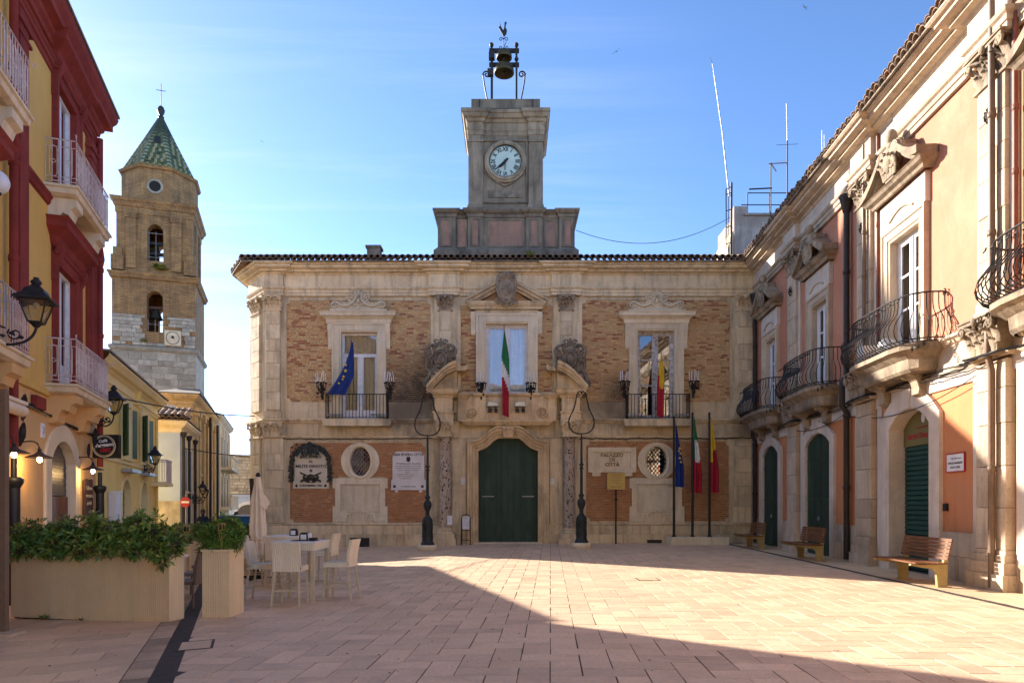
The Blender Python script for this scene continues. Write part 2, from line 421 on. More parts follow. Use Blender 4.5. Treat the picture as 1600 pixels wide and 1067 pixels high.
m_band = M('whitewashed_stone', (.68,.59,.49,1), (.56,.46,.36,1), scale=1.1, streak=.35, streakcol=(.26,.2,.16,1), dirt=.25, bump=.3, bscale=14, rnd=.1)
m_rstone = M('pilaster_limestone', (.60,.48,.34,1), (.47,.35,.24,1), scale=1.5, streak=.5, streakcol=(.19,.14,.1,1), dirt=.35, bump=.5, bscale=10, rnd=.3)
m_ochre = M('ochre_stucco', (.72,.46,.12,1), (.63,.38,.095,1), scale=.7, streak=.2, streakcol=(.3,.17,.06,1), bump=.2, bscale=18, speck=.1)
m_ochre_low = M('ochre_plaster_pale', (.68,.42,.18,1), (.60,.35,.135,1), scale=.8, streak=.2, streakcol=(.36,.2,.1,1), bump=.2, bscale=18, speck=.1)
m_red = M('oxblood_paint', (.28,.052,.038,1), (.20,.036,.03,1), scale=1.2, streak=.5, streakcol=(.13,.035,.03,1), dirt=.35, dirtcol=(.30,.10,.08,1), rough=.95, spec=.1, bump=.35, bscale=20, speck=.12)
m_yellow = M('yellow_stucco', (.88,.66,.21,1), (.80,.56,.16,1), scale=.8, streak=.2, streakcol=(.45,.27,.08,1), bump=.2, speck=.1)
m_yellow_trim = M('pale_yellow_trim', (.85,.68,.32,1), (.76,.58,.25,1), scale=1, bump=.2, speck=.1)
m_cream = M('cream_plaster', (.78,.65,.45,1), (.66,.52,.33,1), scale=.9, streak=.3, bump=.2, speck=.12)
m_blueish = M('blue_white_limewash', (.44,.51,.64,1), (.37,.43,.54,1), scale=.8, bump=.15, speck=.08)
m_warmfac = M('warm_stone_facade', (.68,.46,.19,1), (.52,.33,.13,1), scale=.9, streak=.5, bump=.4, bscale=10)
m_ironwhite = M('pinkish_white_railing', (.66,.55,.50,1), (.52,.40,.35,1), scale=7, rough=.55, bump=.1)
m_wicker = wickermat('cream_wicker', (.84,.64,.36,1), (.78,.58,.32,1))
m_wicker_pale = wickermat('ivory_wicker', (.87,.76,.55,1), (.82,.70,.49,1))
m_wicker_dark = wickermat('taupe_wicker', (.26,.21,.17,1), (.2,.165,.135,1))
m_alu = M('cream_aluminium', (.56,.47,.32,1), (.50,.41,.27,1), scale=4, rough=.4, bump=.05, metal=.1)
m_canvas = M('ecru_canvas', (.76,.63,.46,1), (.68,.55,.39,1), scale=3, rough=.9, bump=.15, bscale=60, speck=.08)
m_pave = M('paving_stone', (.72,.51,.33,1), (.62,.43,.27,1), scale=1.3, rough=.62, bump=.25, bscale=16, speck=.18, rnd=.2, dirt=.5, dirtcol=(.27,.175,.12,1), spec=.45, grainscale=30)
m_pave_l = M('paving_slab_pinkish', (.72,.51,.31,1), (.62,.43,.26,1), scale=1.2, rough=.6, bump=.2, bscale=16, speck=.16, rnd=.2, dirt=.5, dirtcol=(.28,.19,.13,1), spec=.45, grainscale=30)
m_joint = M('paving_joint', (.11,.08,.06,1), (.06,.045,.035,1), scale=4, bump=.3, speck=.3)
m_kerb = M('kerb_stone', (.54,.40,.26,1), (.40,.28,.18,1), scale=2, bump=.4, bscale=14, rnd=.55, dirt=.3)
m_asph = M('dark_channel', (.050,.042,.038,1), (.075,.062,.052,1), scale=6, rough=.8, bump=.6, bscale=40, speck=.4)
m_benchwood = M('bench_wood', (.21,.085,.032,1), (.13,.05,.02,1), scale=4, rough=.5, bump=.2, bscale=30, rnd=.25)
m_benchmetal = M('bench_metal_ochre', (.42,.31,.13,1), (.34,.24,.09,1), scale=3, rough=.5, bump=.05)
m_black = P('black_paint', (.012,.012,.013,1), .5)
m_signbrown = P('brown_board', (.09,.045,.028,1), .7)
m_paper = P('white_paper', (.75,.75,.76,1), .7, var=.04)
m_marble = M('white_marble', (.72,.69,.66,1), (.62,.58,.54,1), scale=2, rough=.5, bump=.05, streak=.2, streakcol=(.4,.35,.3,1), speck=.06)
m_marble_cream = M('cream_marble', (.66,.60,.46,1), (.58,.51,.38,1), scale=2, rough=.5, bump=.05, speck=.06)
m_letter = P('dark_lettering', (.03,.028,.027,1), .6)
m_bronze = M('dark_bronze', (.055,.05,.04,1), (.03,.04,.032,1), scale=9, rough=.5, metal=.4, bump=.2)
m_bell = M('bell_bronze', (.10,.08,.035,1), (.055,.048,.028,1), scale=3, rough=.5, metal=.5, bump=.1)
m_goldsign = M('yellow_sign', (.55,.38,.10,1), (.47,.31,.08,1), scale=3, rough=.45, bump=.03, speck=.06)
m_redplain = P('red_print', (.42,.02,.03,1), .6)
m_whiteplain = P('white_plain', (.78,.78,.78,1), .5, var=.03)
m_dial = M('clock_dial', (.46,.58,.52,1), (.40,.5,.45,1), scale=2, rough=.4, bump=.02, speck=.08)
m_blueflag = P('flag_blue', (.010,.035,.19,1), .85); m_greenflag = P('flag_green', (.02,.17,.05,1), .85); m_whiteflag = P('flag_white', (.72,.70,.68,1), .85)
m_redflag = P('flag_red', (.40,.012,.028,1), .85); m_yelflag = P('flag_yellow', (.72,.46,.02,1), .85); m_star = P('star_yellow', (.75,.55,.05,1), .7)
m_shutgreen = M('green_shutter_paint', (.018,.085,.03,1), (.012,.06,.022,1), scale=3, rough=.5, bump=.1, rnd=.2)
m_rollgreen = M('green_roller', (.012,.062,.05,1), (.01,.05,.04,1), scale=2, rough=.45, bump=.1)
m_rollgrey = M('grey_roller', (.10,.085,.08,1), (.07,.06,.055,1), scale=2, rough=.45, bump=.1)
m_brownwood = M('brown_door', (.15,.05,.025,1), (.09,.03,.015,1), scale=3, rough=.45, bump=.2, rnd=.2)
m_pipe_brown = M('brown_pipe', (.20,.13,.085,1), (.15,.095,.06,1), scale=3, rough=.5, bump=.1)
m_pipe_red = M('red_brown_pipe', (.24,.085,.05,1), (.18,.065,.04,1), scale=3, rough=.5, bump=.1)
m_pipe_dark = M('dark_pipe', (.045,.034,.028,1), (.03,.025,.022,1), scale=3, rough=.5, bump=.1, metal=.2)
m_grey = P('grey_metal', (.33,.34,.35,1), .45, .4)
m_lens = glassmat('lamp_glass', (.85,.83,.76,1), .12)
m_bulb = emis('warm_bulb', (1,.72,.32,1), 5)
m_leaf = leafmat('oleander_leaf', [(0,(.035,.08,.010,1)),(.35,(.095,.165,.018,1)),(.7,(.17,.24,.03,1)),(.93,(.28,.33,.06,1)),(.97,(.22,.15,.05,1)),(1,(.16,.09,.03,1))])
m_leaf2 = leafmat('boxy_leaf', [(0,(.05,.11,.010,1)),(.5,(.10,.19,.014,1)),(1,(.2,.3,.03,1))])
m_twig = P('twig', (.10,.07,.045,1), .8)
m_soil = P('soil', (.05,.035,.025,1), .95)
m_bamboo = P('bamboo', (.46,.29,.10,1), .6)
m_stone_mid = M('limestone_half_sooty', (.45,.36,.24,1), (.17,.135,.09,1), scale=.9, streak=.8, streakcol=(.10,.085,.065,1), dirt=.6, dirtcol=(.07,.06,.05,1), bump=.6, bscale=10)
m_orn = M('carved_stone_weathered', (.44,.345,.235,1), (.20,.15,.10,1), scale=2.4, streak=.7, streakcol=(.09,.07,.05,1), dirt=.5, dirtcol=(.07,.055,.04,1), bump=.8, bscale=11, rnd=.1)
m_stone_gold = M('limestone_golden', (.78,.585,.335,1), (.58,.41,.22,1), scale=1.1, streak=.7, streakcol=(.17,.13,.09,1), dirt=.55, dirtcol=(.13,.105,.075,1), bump=.7, bscale=9, rnd=.15)
m_tbrick = M('tower_brick', (.46,.27,.115,1), (.29,.16,.07,1), scale=1.2, bump=.6, bscale=9, streak=.6, streakcol=(.085,.06,.04,1), dirt=.4, dirtcol=(.1,.075,.05,1))
m_tstone = M('tower_ashlar', (.52,.46,.36,1), (.34,.29,.215,1), scale=2.5, bump=.7, bscale=6, streak=.3, dirt=.5, dirtcol=(.15,.12,.09,1), rnd=.45)
m_pink = M('faded_pink_plaster', (.40,.215,.14,1), (.24,.165,.12,1), scale=1.8, streak=.6, streakcol=(.15,.11,.09,1), dirt=.4, bump=.3)

def add_courses(m, bw, bh, mort):
    t = m.node_tree; N = t.nodes; L = t.links; bs = N['Principled BSDF']
    tc_ = N.new('ShaderNodeTexCoord'); sp = N.new('ShaderNodeSeparateXYZ'); L.new(tc_.outputs['Object'], sp.inputs[0])
    ad = N.new('ShaderNodeMath'); ad.operation = 'ADD'; L.new(sp.outputs[0], ad.inputs[0]); L.new(sp.outputs[1], ad.inputs[1])
    cb = N.new('ShaderNodeCombineXYZ'); L.new(ad.outputs[0], cb.inputs[0]); L.new(sp.outputs[2], cb.inputs[1])
    br = N.new('ShaderNodeTexBrick'); L.new(cb.outputs[0], br.inputs['Vector']); br.inputs['Scale'].default_value = 1; br.inputs['Brick Width'].default_value = bw; br.inputs['Row Height'].default_value = bh; br.inputs['Mortar Size'].default_value = .012; br.inputs['Mortar Smooth'].default_value = .3
    br.inputs['Color1'].default_value = (.80,.80,.80,1); br.inputs['Color2'].default_value = (1.15,1.12,1.08,1); br.inputs['Mortar'].default_value = mort; br.inputs['Bias'].default_value = -.1
    base = bs.inputs['Base Color'].links[0].from_socket; mx = N.new('ShaderNodeMix'); mx.data_type = 'RGBA'; mx.blend_type = 'MULTIPLY'; mx.inputs['Factor'].default_value = 1
    L.new(base, mx.inputs['A']); L.new(br.outputs['Color'], mx.inputs['B']); L.new(mx.outputs['Result'], bs.inputs['Base Color'])
add_courses(m_tbrick, .36, .10, (.50,.48,.42,1))
# ---------------------------------------------------------------- ground and paving
def ground_sheet():
    mb = MB(); xs = [-400,-120,-60,-40,-30,-20,-14,-10,-7,-4,-2,-1,0,1,4,10,20,60,400]; ys = [-200,-60,-20,0,6,12,20,29,35,40,45,50,55,60,80,150,400]
    mb.grid([[(x, y, gz(max(x,-30), y)-.008) for x in xs] for y in ys], sm=False)
    o = mb.build('ground', m_joint); o['kind'] = 'structure'; return o
ground_sheet()
LK = .0562                                     # lean of the right-hand building line
def lat(p): return (p[0]-LK*p[1])/1.00158
def strip_x(y): return -3.08-.402*(y-6.1)      # the dark drainage channel along the left
SD = Vector((-.3729,.9279)); SN = Vector((.9279,.3729))
def clip(poly, a, b, c):
    """keep a*x+b*y <= c"""
    res = []
    for i in range(len(poly)):
        p, q = poly[i], poly[(i+1) % len(poly)]; dp = a*p[0]+b*p[1]-c; dq = a*q[0]+b*q[1]-c
        if dp <= 0: res.append(p)
        if dp*dq < 0:
            t = dp/(dp-dq); res.append((p[0]+(q[0]-p[0])*t, p[1]+(q[1]-p[1])*t))
    return res
def parea(p): return abs(sum(p[i][0]*p[(i+1)%len(p)][1]-p[(i+1)%len(p)][0]*p[i][1] for i in range(len(p))))/2
def inset(poly, g):
    cx = sum(p[0] for p in poly)/len(poly); cy = sum(p[1] for p in poly)/len(poly)
    res = []
    for p in poly:
        dx, dy = p[0]-cx, p[1]-cy; L = math.hypot(dx, dy)
        k = max(.3, 1-g*1.4/max(L, .01)); res.append((cx+dx*k, cy+dy*k))
    return res
def slab_mesh(mb, poly, top, tone, bev=.0018):
    ar = sum(poly[i][0]*poly[(i+1)%len(poly)][1]-poly[(i+1)%len(poly)][0]*poly[i][1] for i in range(len(poly)))
    if ar < 0: poly = poly[::-1]
    n = len(poly); i2 = inset(poly, bev)
    vs = [(x, y, gz(x,y)-.055) for x, y in poly]+[(x, y, gz(x,y)+top-bev*.8) for x, y in poly]+[(x, y, gz(x,y)+top) for x, y in i2]
    fs = [tuple(range(2*n, 3*n))]
    for i in range(n):
        j = (i+1) % n; fs += [(i, j, j+n, i+n), (i+n, j+n, j+2*n, i+2*n)]
    mb.add(vs, fs, tone=tone)
def in_view(c):
    if c[1] < 4.5: return False
    px = 800+c[0]/c[1]*F; py = 788+1.6*F/c[1]
    return -40 < px < 1640 and py < 1120
def pave(name, stones, mat, limit, parentname):
    """stones: list of (polygon, whole?)"""
    rt = bpy.data.objects.new(parentname, None); COL.objects.link(rt); rt['kind'] = 'structure'
    info = []
    for poly, whole in stones:
        c = (sum(p[0] for p in poly)/len(poly), sum(p[1] for p in poly)/len(poly))
        info.append((whole and in_view(c), c[1], poly))
    near = sorted([i for i in info if i[0]], key=lambda q: q[1])[:limit]; ids = set(id(q) for q in near)
    for q in near:
        mb = MB(); poly = q[2]; c = Vector((sum(p[0] for p in poly)/len(poly), sum(p[1] for p in poly)/len(poly), 0))
        slab_mesh(mb, poly, random.uniform(-.0015, .0015), 0)
        mb.v = [tuple(Vector(p)-c) for p in mb.v]
        o = mb.build('paving_stone', mat, rt); o.location = c
    mb = MB()
    for q in info:
        if id(q) not in ids: slab_mesh(mb, q[2], random.uniform(-.0015, .0015), random.random())
    if mb.v:
        o = mb.build('paving_stone', mat, rt); o['kind'] = 'stuff'
    return rt
def square_stones():
    W = .305; e1 = Vector((.9984,-.0561)); e2 = Vector((.0561,.9984)); res = []
    for i in range(-58, 37):
        for j in range(2, 102):
            d = (i-j) % 4
            if d == 0: r = (i, j, 2, 1)
            elif d == 3: r = (i, j, 1, 2)
            else: continue
            x0, y0, a, b = r; g = .006; jx, jy = random.uniform(-.003,.003), random.uniform(-.003,.003)
            loc = [(x0*W+g+jx, y0*W+g+jy), ((x0+a)*W-g+jx, y0*W+g+jy), ((x0+a)*W-g+jx, (y0+b)*W-g+jy), (x0*W+g+jx, (y0+b)*W-g+jy)]
            poly = [tuple(e1*p+e2*q) for p, q in loc]
            a0 = parea(poly)
            poly = clip(poly, 1, -LK, 7.15*1.00158) if poly else poly
            if poly: poly = clip(poly, -1, -.402, 3.08-.402*6.1-.02)     # x >= strip_x(y)+.02
            if poly: poly = clip(poly, 0, 1, 29.2)
            if len(poly) < 3 or parea(poly) < .012: continue
            c0 = poly[0]
            if c0[1] < 3: continue
            res.append((poly, parea(poly) > a0*.99))
    return res
pave('paving_stone', square_stones(), m_pave, 215, 'square_paving')
def left_stones():
    res = []; base = Vector((strip_x(6.1), 6.1)); L, W = 1.02, .47
    for j in range(-9, 75):
        x = -.47-.012; k = 0; o = (j % 3)*.34+random.uniform(-.06,.06)
        n0 = -.47 - 15
        u = -.47 + 0.0
        first = o if o > .15 else L
        while u > n0:
            l = first if k == 0 else L*random.choice((1, 1, .8, .62)); k += 1
            a, b = u-l+.004, u-.004; v0, v1 = j*W+.004, (j+1)*W-.004
            u -= l
            poly = [tuple(base+SN*p+SD*q) for p, q in ((a,v0),(b,v0),(b,v1),(a,v1))]
            c = poly[0]
            if lat2(c) < -1.2 or c[1] < 3 or c[1] > 34: continue
            res.append((poly, True))
    return res
def lat2(p): return p[0]+.328*p[1]+5.17         # >0 on the street side of the left-hand house front
pave('paving_stone', left_stones(), m_pave_l, 75, 'side_paving')
def kerb_strip():
    base = Vector((strip_x(6.1), 6.1)); st = []; v = -4.0
    while v < 30:
        l = random.uniform(.34,.5); st.append(([tuple(base+SN*p+SD*q) for p, q in ((-.46,v+.011),(-.215,v+.011),(-.215,v+l-.011),(-.46,v+l-.011))], True)); v += l
    rt = pave('kerb_stone', st, m_kerb, 0, 'kerb_strip')
    mb = MB(); rows = []
    for k in range(90):
        q = -4+k*.4; jag = .02*math.sin(k*2.3)+random.uniform(-.018,.018)
        rows.append([(lambda p: (p.x, p.y, gz(p.x,p.y)-.003))(base+SN*s+SD*q) for s in (-.2,-.1,.06+jag)])
    mb.grid(rows); o = mb.build('drain_channel', m_asph); o['kind'] = 'structure'
kerb_strip()
def right_pavement():
    st = []; v = 2.0; O = Vector((0,0)); e1 = Vector((.9984,-.0561)); e2 = Vector((.0561,.9984))
    while v < 28.3:
        l = random.uniform(.9,1.3)
        for a, b in ((7.32,7.94),(7.95,8.62)):
            dv = .35 if a > 7.5 else 0
            st.append(([tuple(e1*p+e2*q) for p, q in ((a,v+dv+.004),(b,v+dv+.004),(b,v+dv+l-.004),(a,v+dv+l-.004))], True))
        v += l
    pave('paving_stone', st, m_pave_l, 24, 'right_pavement')
    mb = MB(); rows = []
    for k in range(120):
        q = 1.5+k*.225; rows.append([(lambda p: (p.x,p.y,gz(p.x,p.y)-.002+random.uniform(-.002,.002)))(e1*s+e2*q) for s in (7.15,7.19,7.235,7.28,7.325)])
    mb.grid(rows, sm=False); o = mb.build('gutter_strip', m_asph); o['kind'] = 'structure'
right_pavement()
# ---------------------------------------------------------------- shared ornament builders (face at -y, local x right, z up)
def leaf_orn(mb, cx, z0, h, wd, d, curl, lean=0.0):
    prof = [(0,0,.9),(.35,.12,1.0),(.7,.45,.95),(.95,1.0,.65),(.86,1.35,.25)]
    rows = []
    for t, c, k in prof:
        y = -(d+curl*c); z = z0+h*t; x = cx+lean*t
        rows.append([(x-wd*k/2, y+.03, z), (x-wd*k*.25, y-.012, z), (x, y+.008, z), (x+wd*k*.25, y-.012, z), (x+wd*k/2, y+.03, z)])
    mb.grid(rows)
def capital(mb, x0, x1, z0, z1, d, dep=.0):
    h = z1-z0; wd = x1-x0; cx = (x0+x1)/2
    mb.box(x0, x1, -d, dep, z0, z1-.13*h)
    mb.box(x0-.05, x1+.05, -d-.05, dep, z0-.02, z0+.05*h)
    mb.box(x0-.09, x1+.09, -d-.17, dep, z1-.14*h, z1-.05*h); mb.box(x0-.12, x1+.12, -d-.2, dep, z1-.048*h, z1)
    n = 4
    for i in range(n): leaf_orn(mb, x0+wd*(i+.5)/n, z0+.06*h, .38*h, wd/n*1.02, d+.005, .09)
    for i in range(n+1): leaf_orn(mb, x0+wd*i/n, z0+.26*h, .44*h, wd/n*.95, d+.02, .12)
    for s in (-1, 1):
        c = (cx+s*(wd/2+.02), z1-.26*h)
        mb.tube([(cx+s*wd*.12, -d-.06, z0+.55*h), (cx+s*wd*.3, -d-.1, z1-.22*h)]+spiral(c[0], c[1], -d-.15, .15*h, R(90), 1.6, 14, -s), [.035]*2+[.035*(1-.5*i/14) for i in range(15)], 5)
        mb.ell((c[0], -d-.13, c[1]), (.05,.05,.05), 6, 4)
        mb.tube([(cx+s*.03, -d-.08, z0+.55*h)]+spiral(cx+s*wd*.14, z1-.24*h, -d-.12, .09*h, R(90), 1.3, 10, s), .02, 4)
    mb.ell((cx, -d-.17, z1-.1*h), (.08,.06,.09), 8, 5)
def cap_small(mb, x0, x1, z0, z1, d):
    """cheaper capital for far or small places"""
    h = z1-z0; wd = x1-x0
    mb.box(x0, x1, -d, 0, z0, z1-.1*h); mb.box(x0-.08, x1+.08, -d-.14, 0, z1-.1*h, z1)
    for i in range(3): leaf_orn(mb, x0+wd*(i+.5)/3, z0+.05*h, .5*h, wd/3, d+.01, .08)
    for i in range(4): leaf_orn(mb, x0+wd*i/3, z0+.3*h, .55*h, wd/3.4, d+.02, .11)
def crest(mb, cx, z0, wd, h, d):
    """acanthus scroll crest over a window head"""
    mb.box(cx-wd/2, cx+wd/2, -d-.06, 0, z0, z0+.11*h)
    body = [(cx-wd*.46, z0+.1*h), (cx+wd*.46, z0+.1*h), (cx+wd*.36, z0+.42*h), (cx+wd*.2, z0+.40*h), (cx+wd*.12, z0+.78*h), (cx, z0+.9*h), (cx-wd*.12, z0+.78*h), (cx-wd*.2, z0+.40*h), (cx-wd*.36, z0+.42*h)]
    mb.prism(body, -d, 0, back=False)
    for s in (-1, 1):
        P0 = bez((cx+s*.02*wd, -d-.05, z0+.72*h), (cx+s*.1*wd, -d-.08, z0+.2*h), (cx+s*.26*wd, -d-.05, z0+.1*h), (cx+s*.36*wd, -d-.04, z0+.40*h), 8)
        mb.tube(P0[:-1]+[Vector(p) for p in spiral(cx+s*.42*wd, z0+.27*h, -d-.05, .16*h, R(115 if s > 0 else 65), 1.4, 12, -s)], [.045]*8+[.045*(1-.5*i/12) for i in range(13)], 5)
        mb.tube([(cx+s*.05*wd, -d-.04, z0+.25*h)]+[Vector(p) for p in spiral(cx+s*.14*wd, z0+.64*h, -d-.06, .15*h, R(-70 if s > 0 else -110), 1.3, 12, s)], .035, 5)
        for k in range(4): leaf_orn(mb, cx+s*wd*(.2+.07*k), z0+.1*h, h*(.34-.04*k), .09, d+.02, .05, s*.04)
    for k in range(-2, 3): leaf_orn(mb, cx+k*.05*wd, z0+(.62-abs(k)*.05)*h, h*(.42-.07*abs(k)), .085, d+.03, .06, k*.035)
    mb.ell((cx, -d-.07, z0+.45*h), (.07,.05,.1), 8, 5)
def console(mb, cx, z0, z1, wd, d):
    h = z1-z0
    pr = [(0,z1),(-d,z1),(-d*1.05,z1-.12*h),(-d*.85,z1-.3*h),(-d*.5,z1-.5*h),(-d*.4,z1-.75*h),(-d*.45,z0+.08*h),(-d*.2,z0),(0,z0)]
    n = len(pr); vs = [(cx-wd/2, y, z) for y, z in pr]+[(cx+wd/2, y, z) for y, z in pr]
    mb.add(vs, [tuple(range(n)), tuple(range(n, 2*n))[::-1]]+[(i, i+n, (i+1)%n+n, (i+1)%n) for i in range(n)])
    for s in (-1, 1):
        mb.lathe([(0,0),(.3*d,0),(.34*d,.02),(.2*d,.035),(.16*d,.02),(0,.03)], 10, M=Matrix.Translation((cx+s*wd/2, -d*.62, z1-.2*h)) @ Matrix.Rotation(R(90*s), 4, 'Y'))
def cartouche(mb, cx, cz, wd, h, d, flip=1):
    """baroque coat of arms with c-scrolls and leaves"""
    mb.ell((cx, -d, cz), (wd*.27, .10, h*.30), 12, 8)
    mb.ell((cx, -d-.08, cz-.02), (wd*.13, .07, h*.17), 10, 6)
    rnd = random.Random(5)
    mb.face(ellipse(cx, cz-.02, wd*.17, h*.21, 20), [(0,-d-.04),(0,-d-.14),(.035,-d-.15),(.06,-d-.05)], closed=True)
    for k in range(26):
        a = rnd.random()*6.28; q = rnd.uniform(.75,1.05); leaf_orn(mb, cx+wd*.36*q*math.cos(a), cz+h*.36*q*math.sin(a)-.1, rnd.uniform(.16,.3), rnd.uniform(.08,.14), d+rnd.uniform(.02,.12), .07, .12*math.cos(a))
    for s in (-1, 1):
        mb.tube(bez((cx+s*wd*.08,-d-.06,cz+h*.42),(cx+s*wd*.5,-d-.12,cz+h*.46),(cx+s*wd*.56,-d-.1,cz+h*.12),(cx+s*wd*.30,-d-.08,cz+h*.02),10), [.03+.05*math.sin(math.pi*i/10) for i in range(11)], 6)
        mb.tube(spiral(cx+s*wd*.32, cz+h*.02, -d-.1, .15*wd, R(90), 1.4, 14, -s), .04, 5)
        mb.tube(bez((cx+s*wd*.34,-d-.06,cz-h*.02),(cx+s*wd*.55,-d-.1,cz-h*.15),(cx+s*wd*.42,-d-.08,cz-h*.42),(cx+s*wd*.1,-d-.06,cz-h*.46),10), [.025+.045*math.sin(math.pi*i/10) for i in range(11)], 6)
        mb.tube(spiral(cx+s*wd*.13, cz+h*.5, -d-.04, .09*wd, R(180 if s < 0 else 0), 1.2, 10, s), .035, 5)
        for k in range(5):
            a = R(-50+40*k); mb.ell((cx+s*wd*.44*math.cos(a), -d-.05, cz+h*.42*math.sin(a)), (.07+rnd.random()*.05, .07, .06+rnd.random()*.06), 7, 5)
        for k in range(3): leaf_orn(mb, cx+s*wd*(.12+.13*k), cz-h*.1+k*.1, h*.3, .12, d+.06, .08, s*.1)
    mb.ell((cx, -d-.04, cz+h*.45), (.09,.08,.12), 8, 5); mb.ell((cx, -d-.03, cz+h*.57), (.06,.05,.08), 8, 5)
def rail(parent, path, z0, z1, mat, n=None, gap=.13, bulge=0.0, r=.011, top=.022, d0=None, name='railing', belly=None):
    """iron railing along a plan path; every bar is a piece of its own"""
    rl = MB()
    P = [Vector(p) for p in path]
    rl.tube([(p.x,p.y,z1) for p in P], top, 5); rl.tube([(p.x,p.y,z0+.03) for p in P], top*.7, 4)
    if bulge:
        _, N = mitres([(p.x,p.y) for p in P])
        hh = z1-z0
        rl.tube([(p.x+nn.x*bulge*.62, p.y+nn.y*bulge*.62, z0+.055*hh) for p, nn in zip(P, N)], top*.7, 4)
    o = rl.build(name, mat, parent)
    seg = [(P[i+1]-P[i]).length for i in range(len(P)-1)]; tot = sum(seg); k = n or max(2, int(tot/gap))
    for b in range(k+1):
        s = tot*b/k; i = 0
        while i < len(seg)-1 and s > seg[i]: s -= seg[i]; i += 1
        p = P[i].lerp(P[i+1], min(1, s/seg[i])); d = (P[i+1]-P[i]).normalized(); nrm = Vector((d.y,-d.x))
        if bulge and len(P) > 3:
            _, N = mitres([(q.x,q.y) for q in P]); nrm = (N[i].lerp(N[i+1], min(1, s/seg[i]))).normalized()
        mb = MB()
        if bulge:
            pts = []
            for t, bo in ((0,.1),(.05,.62),(.14,.9),(.26,1),(.4,.86),(.54,.45),(.66,.1),(.8,0),(1,0)):
                q = nrm*bulge*bo; pts.append((q.x, q.y, z0+.02+(z1-z0-.02)*t))
            mb.tube(pts, r, 4)
        else:
            mb.tube([(0,0,z0),(0,0,z1)], r, 4)
        c = mb.build('bar', mat, o); c.location = (p.x, p.y, 0)
    return o
def stone_stack(parent, x0, x1, z0, z1, d0, dback, mat, hmin=.35, hmax=.6, seed=1):
    rd = random.Random(seed); z = z0; pl = part('pilaster', parent); k = 0
    while z < z1-.05:
        h = rd.uniform(hmin, hmax)
        if z1-(z+h) < hmin*.6: h = z1-z
        mb = MB(); j = rd.uniform(-.006,.006); g = .005; bv = .008
        a, b, c, e = x0+rd.uniform(0,.006), x1-rd.uniform(0,.006), z+g, z+h-g; y = -d0+j
        vs = [(a,dback,c),(b,dback,c),(b,dback,e),(a,dback,e),(a,y+bv,c),(b,y+bv,c),(b,y+bv,e),(a,y+bv,e),(a+bv,y,c+bv),(b-bv,y,c+bv),(b-bv,y,e-bv),(a+bv,y,e-bv)]
        mb.add(vs, [(8,9,10,11),(4,5,9,8),(5,6,10,9),(6,7,11,10),(7,4,8,11),(0,1,5,4),(1,2,6,5),(2,3,7,6),(3,0,4,7)])
        mb.build('stone_block', mat, pl); z += h
    return pl
def bricks(parent, rects, course, length, y0, mat, excl=(), inside=None, limit=60, seed=3):
    rd = random.Random(seed); L = []
    for (x0, x1, z0, z1) in rects:
        nz = int(round((z1-z0)/course)); ch = (z1-z0)/nz
        for j in range(nz):
            za, zb = z0+j*ch+.008, z0+(j+1)*ch-.008; x = x0-rd.uniform(0, length)
            while x < x1:
                l = length*rd.choice((1,1,1,.9,.75,.5)); a, b = max(x, x0)+.006, min(x+l, x1)-.006; x += l
                segs = [(a, b)]
                for (ex0, ex1, ez0, ez1) in excl:
                    if zb > ez0 and za < ez1:
                        ns = []
                        for (p, q) in segs:
                            if q <= ex0 or p >= ex1: ns.append((p, q)); continue
                            if p < ex0: ns.append((p, ex0))
                            if q > ex1: ns.append((ex1, q))
                        segs = ns
                for (p, q) in segs:
                    if q-p < .03: continue
                    if inside and not inside((p+q)/2, (za+zb)/2): continue
                    L.append((p, q, za, zb))
    order = sorted(range(len(L)), key=lambda i: -(L[i][1]-L[i][0])+rd.uniform(0, .02))[:limit]; ids = set(order)
    unit = None; mb = MB()
    def put(m, p, q, za, zb, y, tone):
        c = .004; m.add([(p,y+.05,za),(q,y+.05,za),(q,y+.05,zb),(p,y+.05,zb),(p+c,y,za+c),(q-c,y,za+c),(q-c,y,zb-c),(p+c,y,zb-c)], [(4,5,6,7),(0,1,5,4),(1,2,6,5),(2,3,7,6),(3,0,4,7)], tone=tone)
    um = MB(); put(um, -.5, .5, -.5, .5, 0, 0)
    um.v = [(x, y, z) for x, y, z in um.v]; ume = None
    for i, (p, q, za, zb) in enumerate(L):
        y = y0+rd.uniform(-.008,.008)
        if i in ids:
            if ume is None:
                ume = um.mesh('brick'); ume.materials.append(mat)
            o = link('brick', ume, parent); o.location = ((p+q)/2, y, (za+zb)/2); o.scale = (q-p, 1, zb-za)
        else: put(mb, p, q, za, zb, y, rd.random())
    if mb.v: mb.build('brick', mat, parent, kind='stuff')
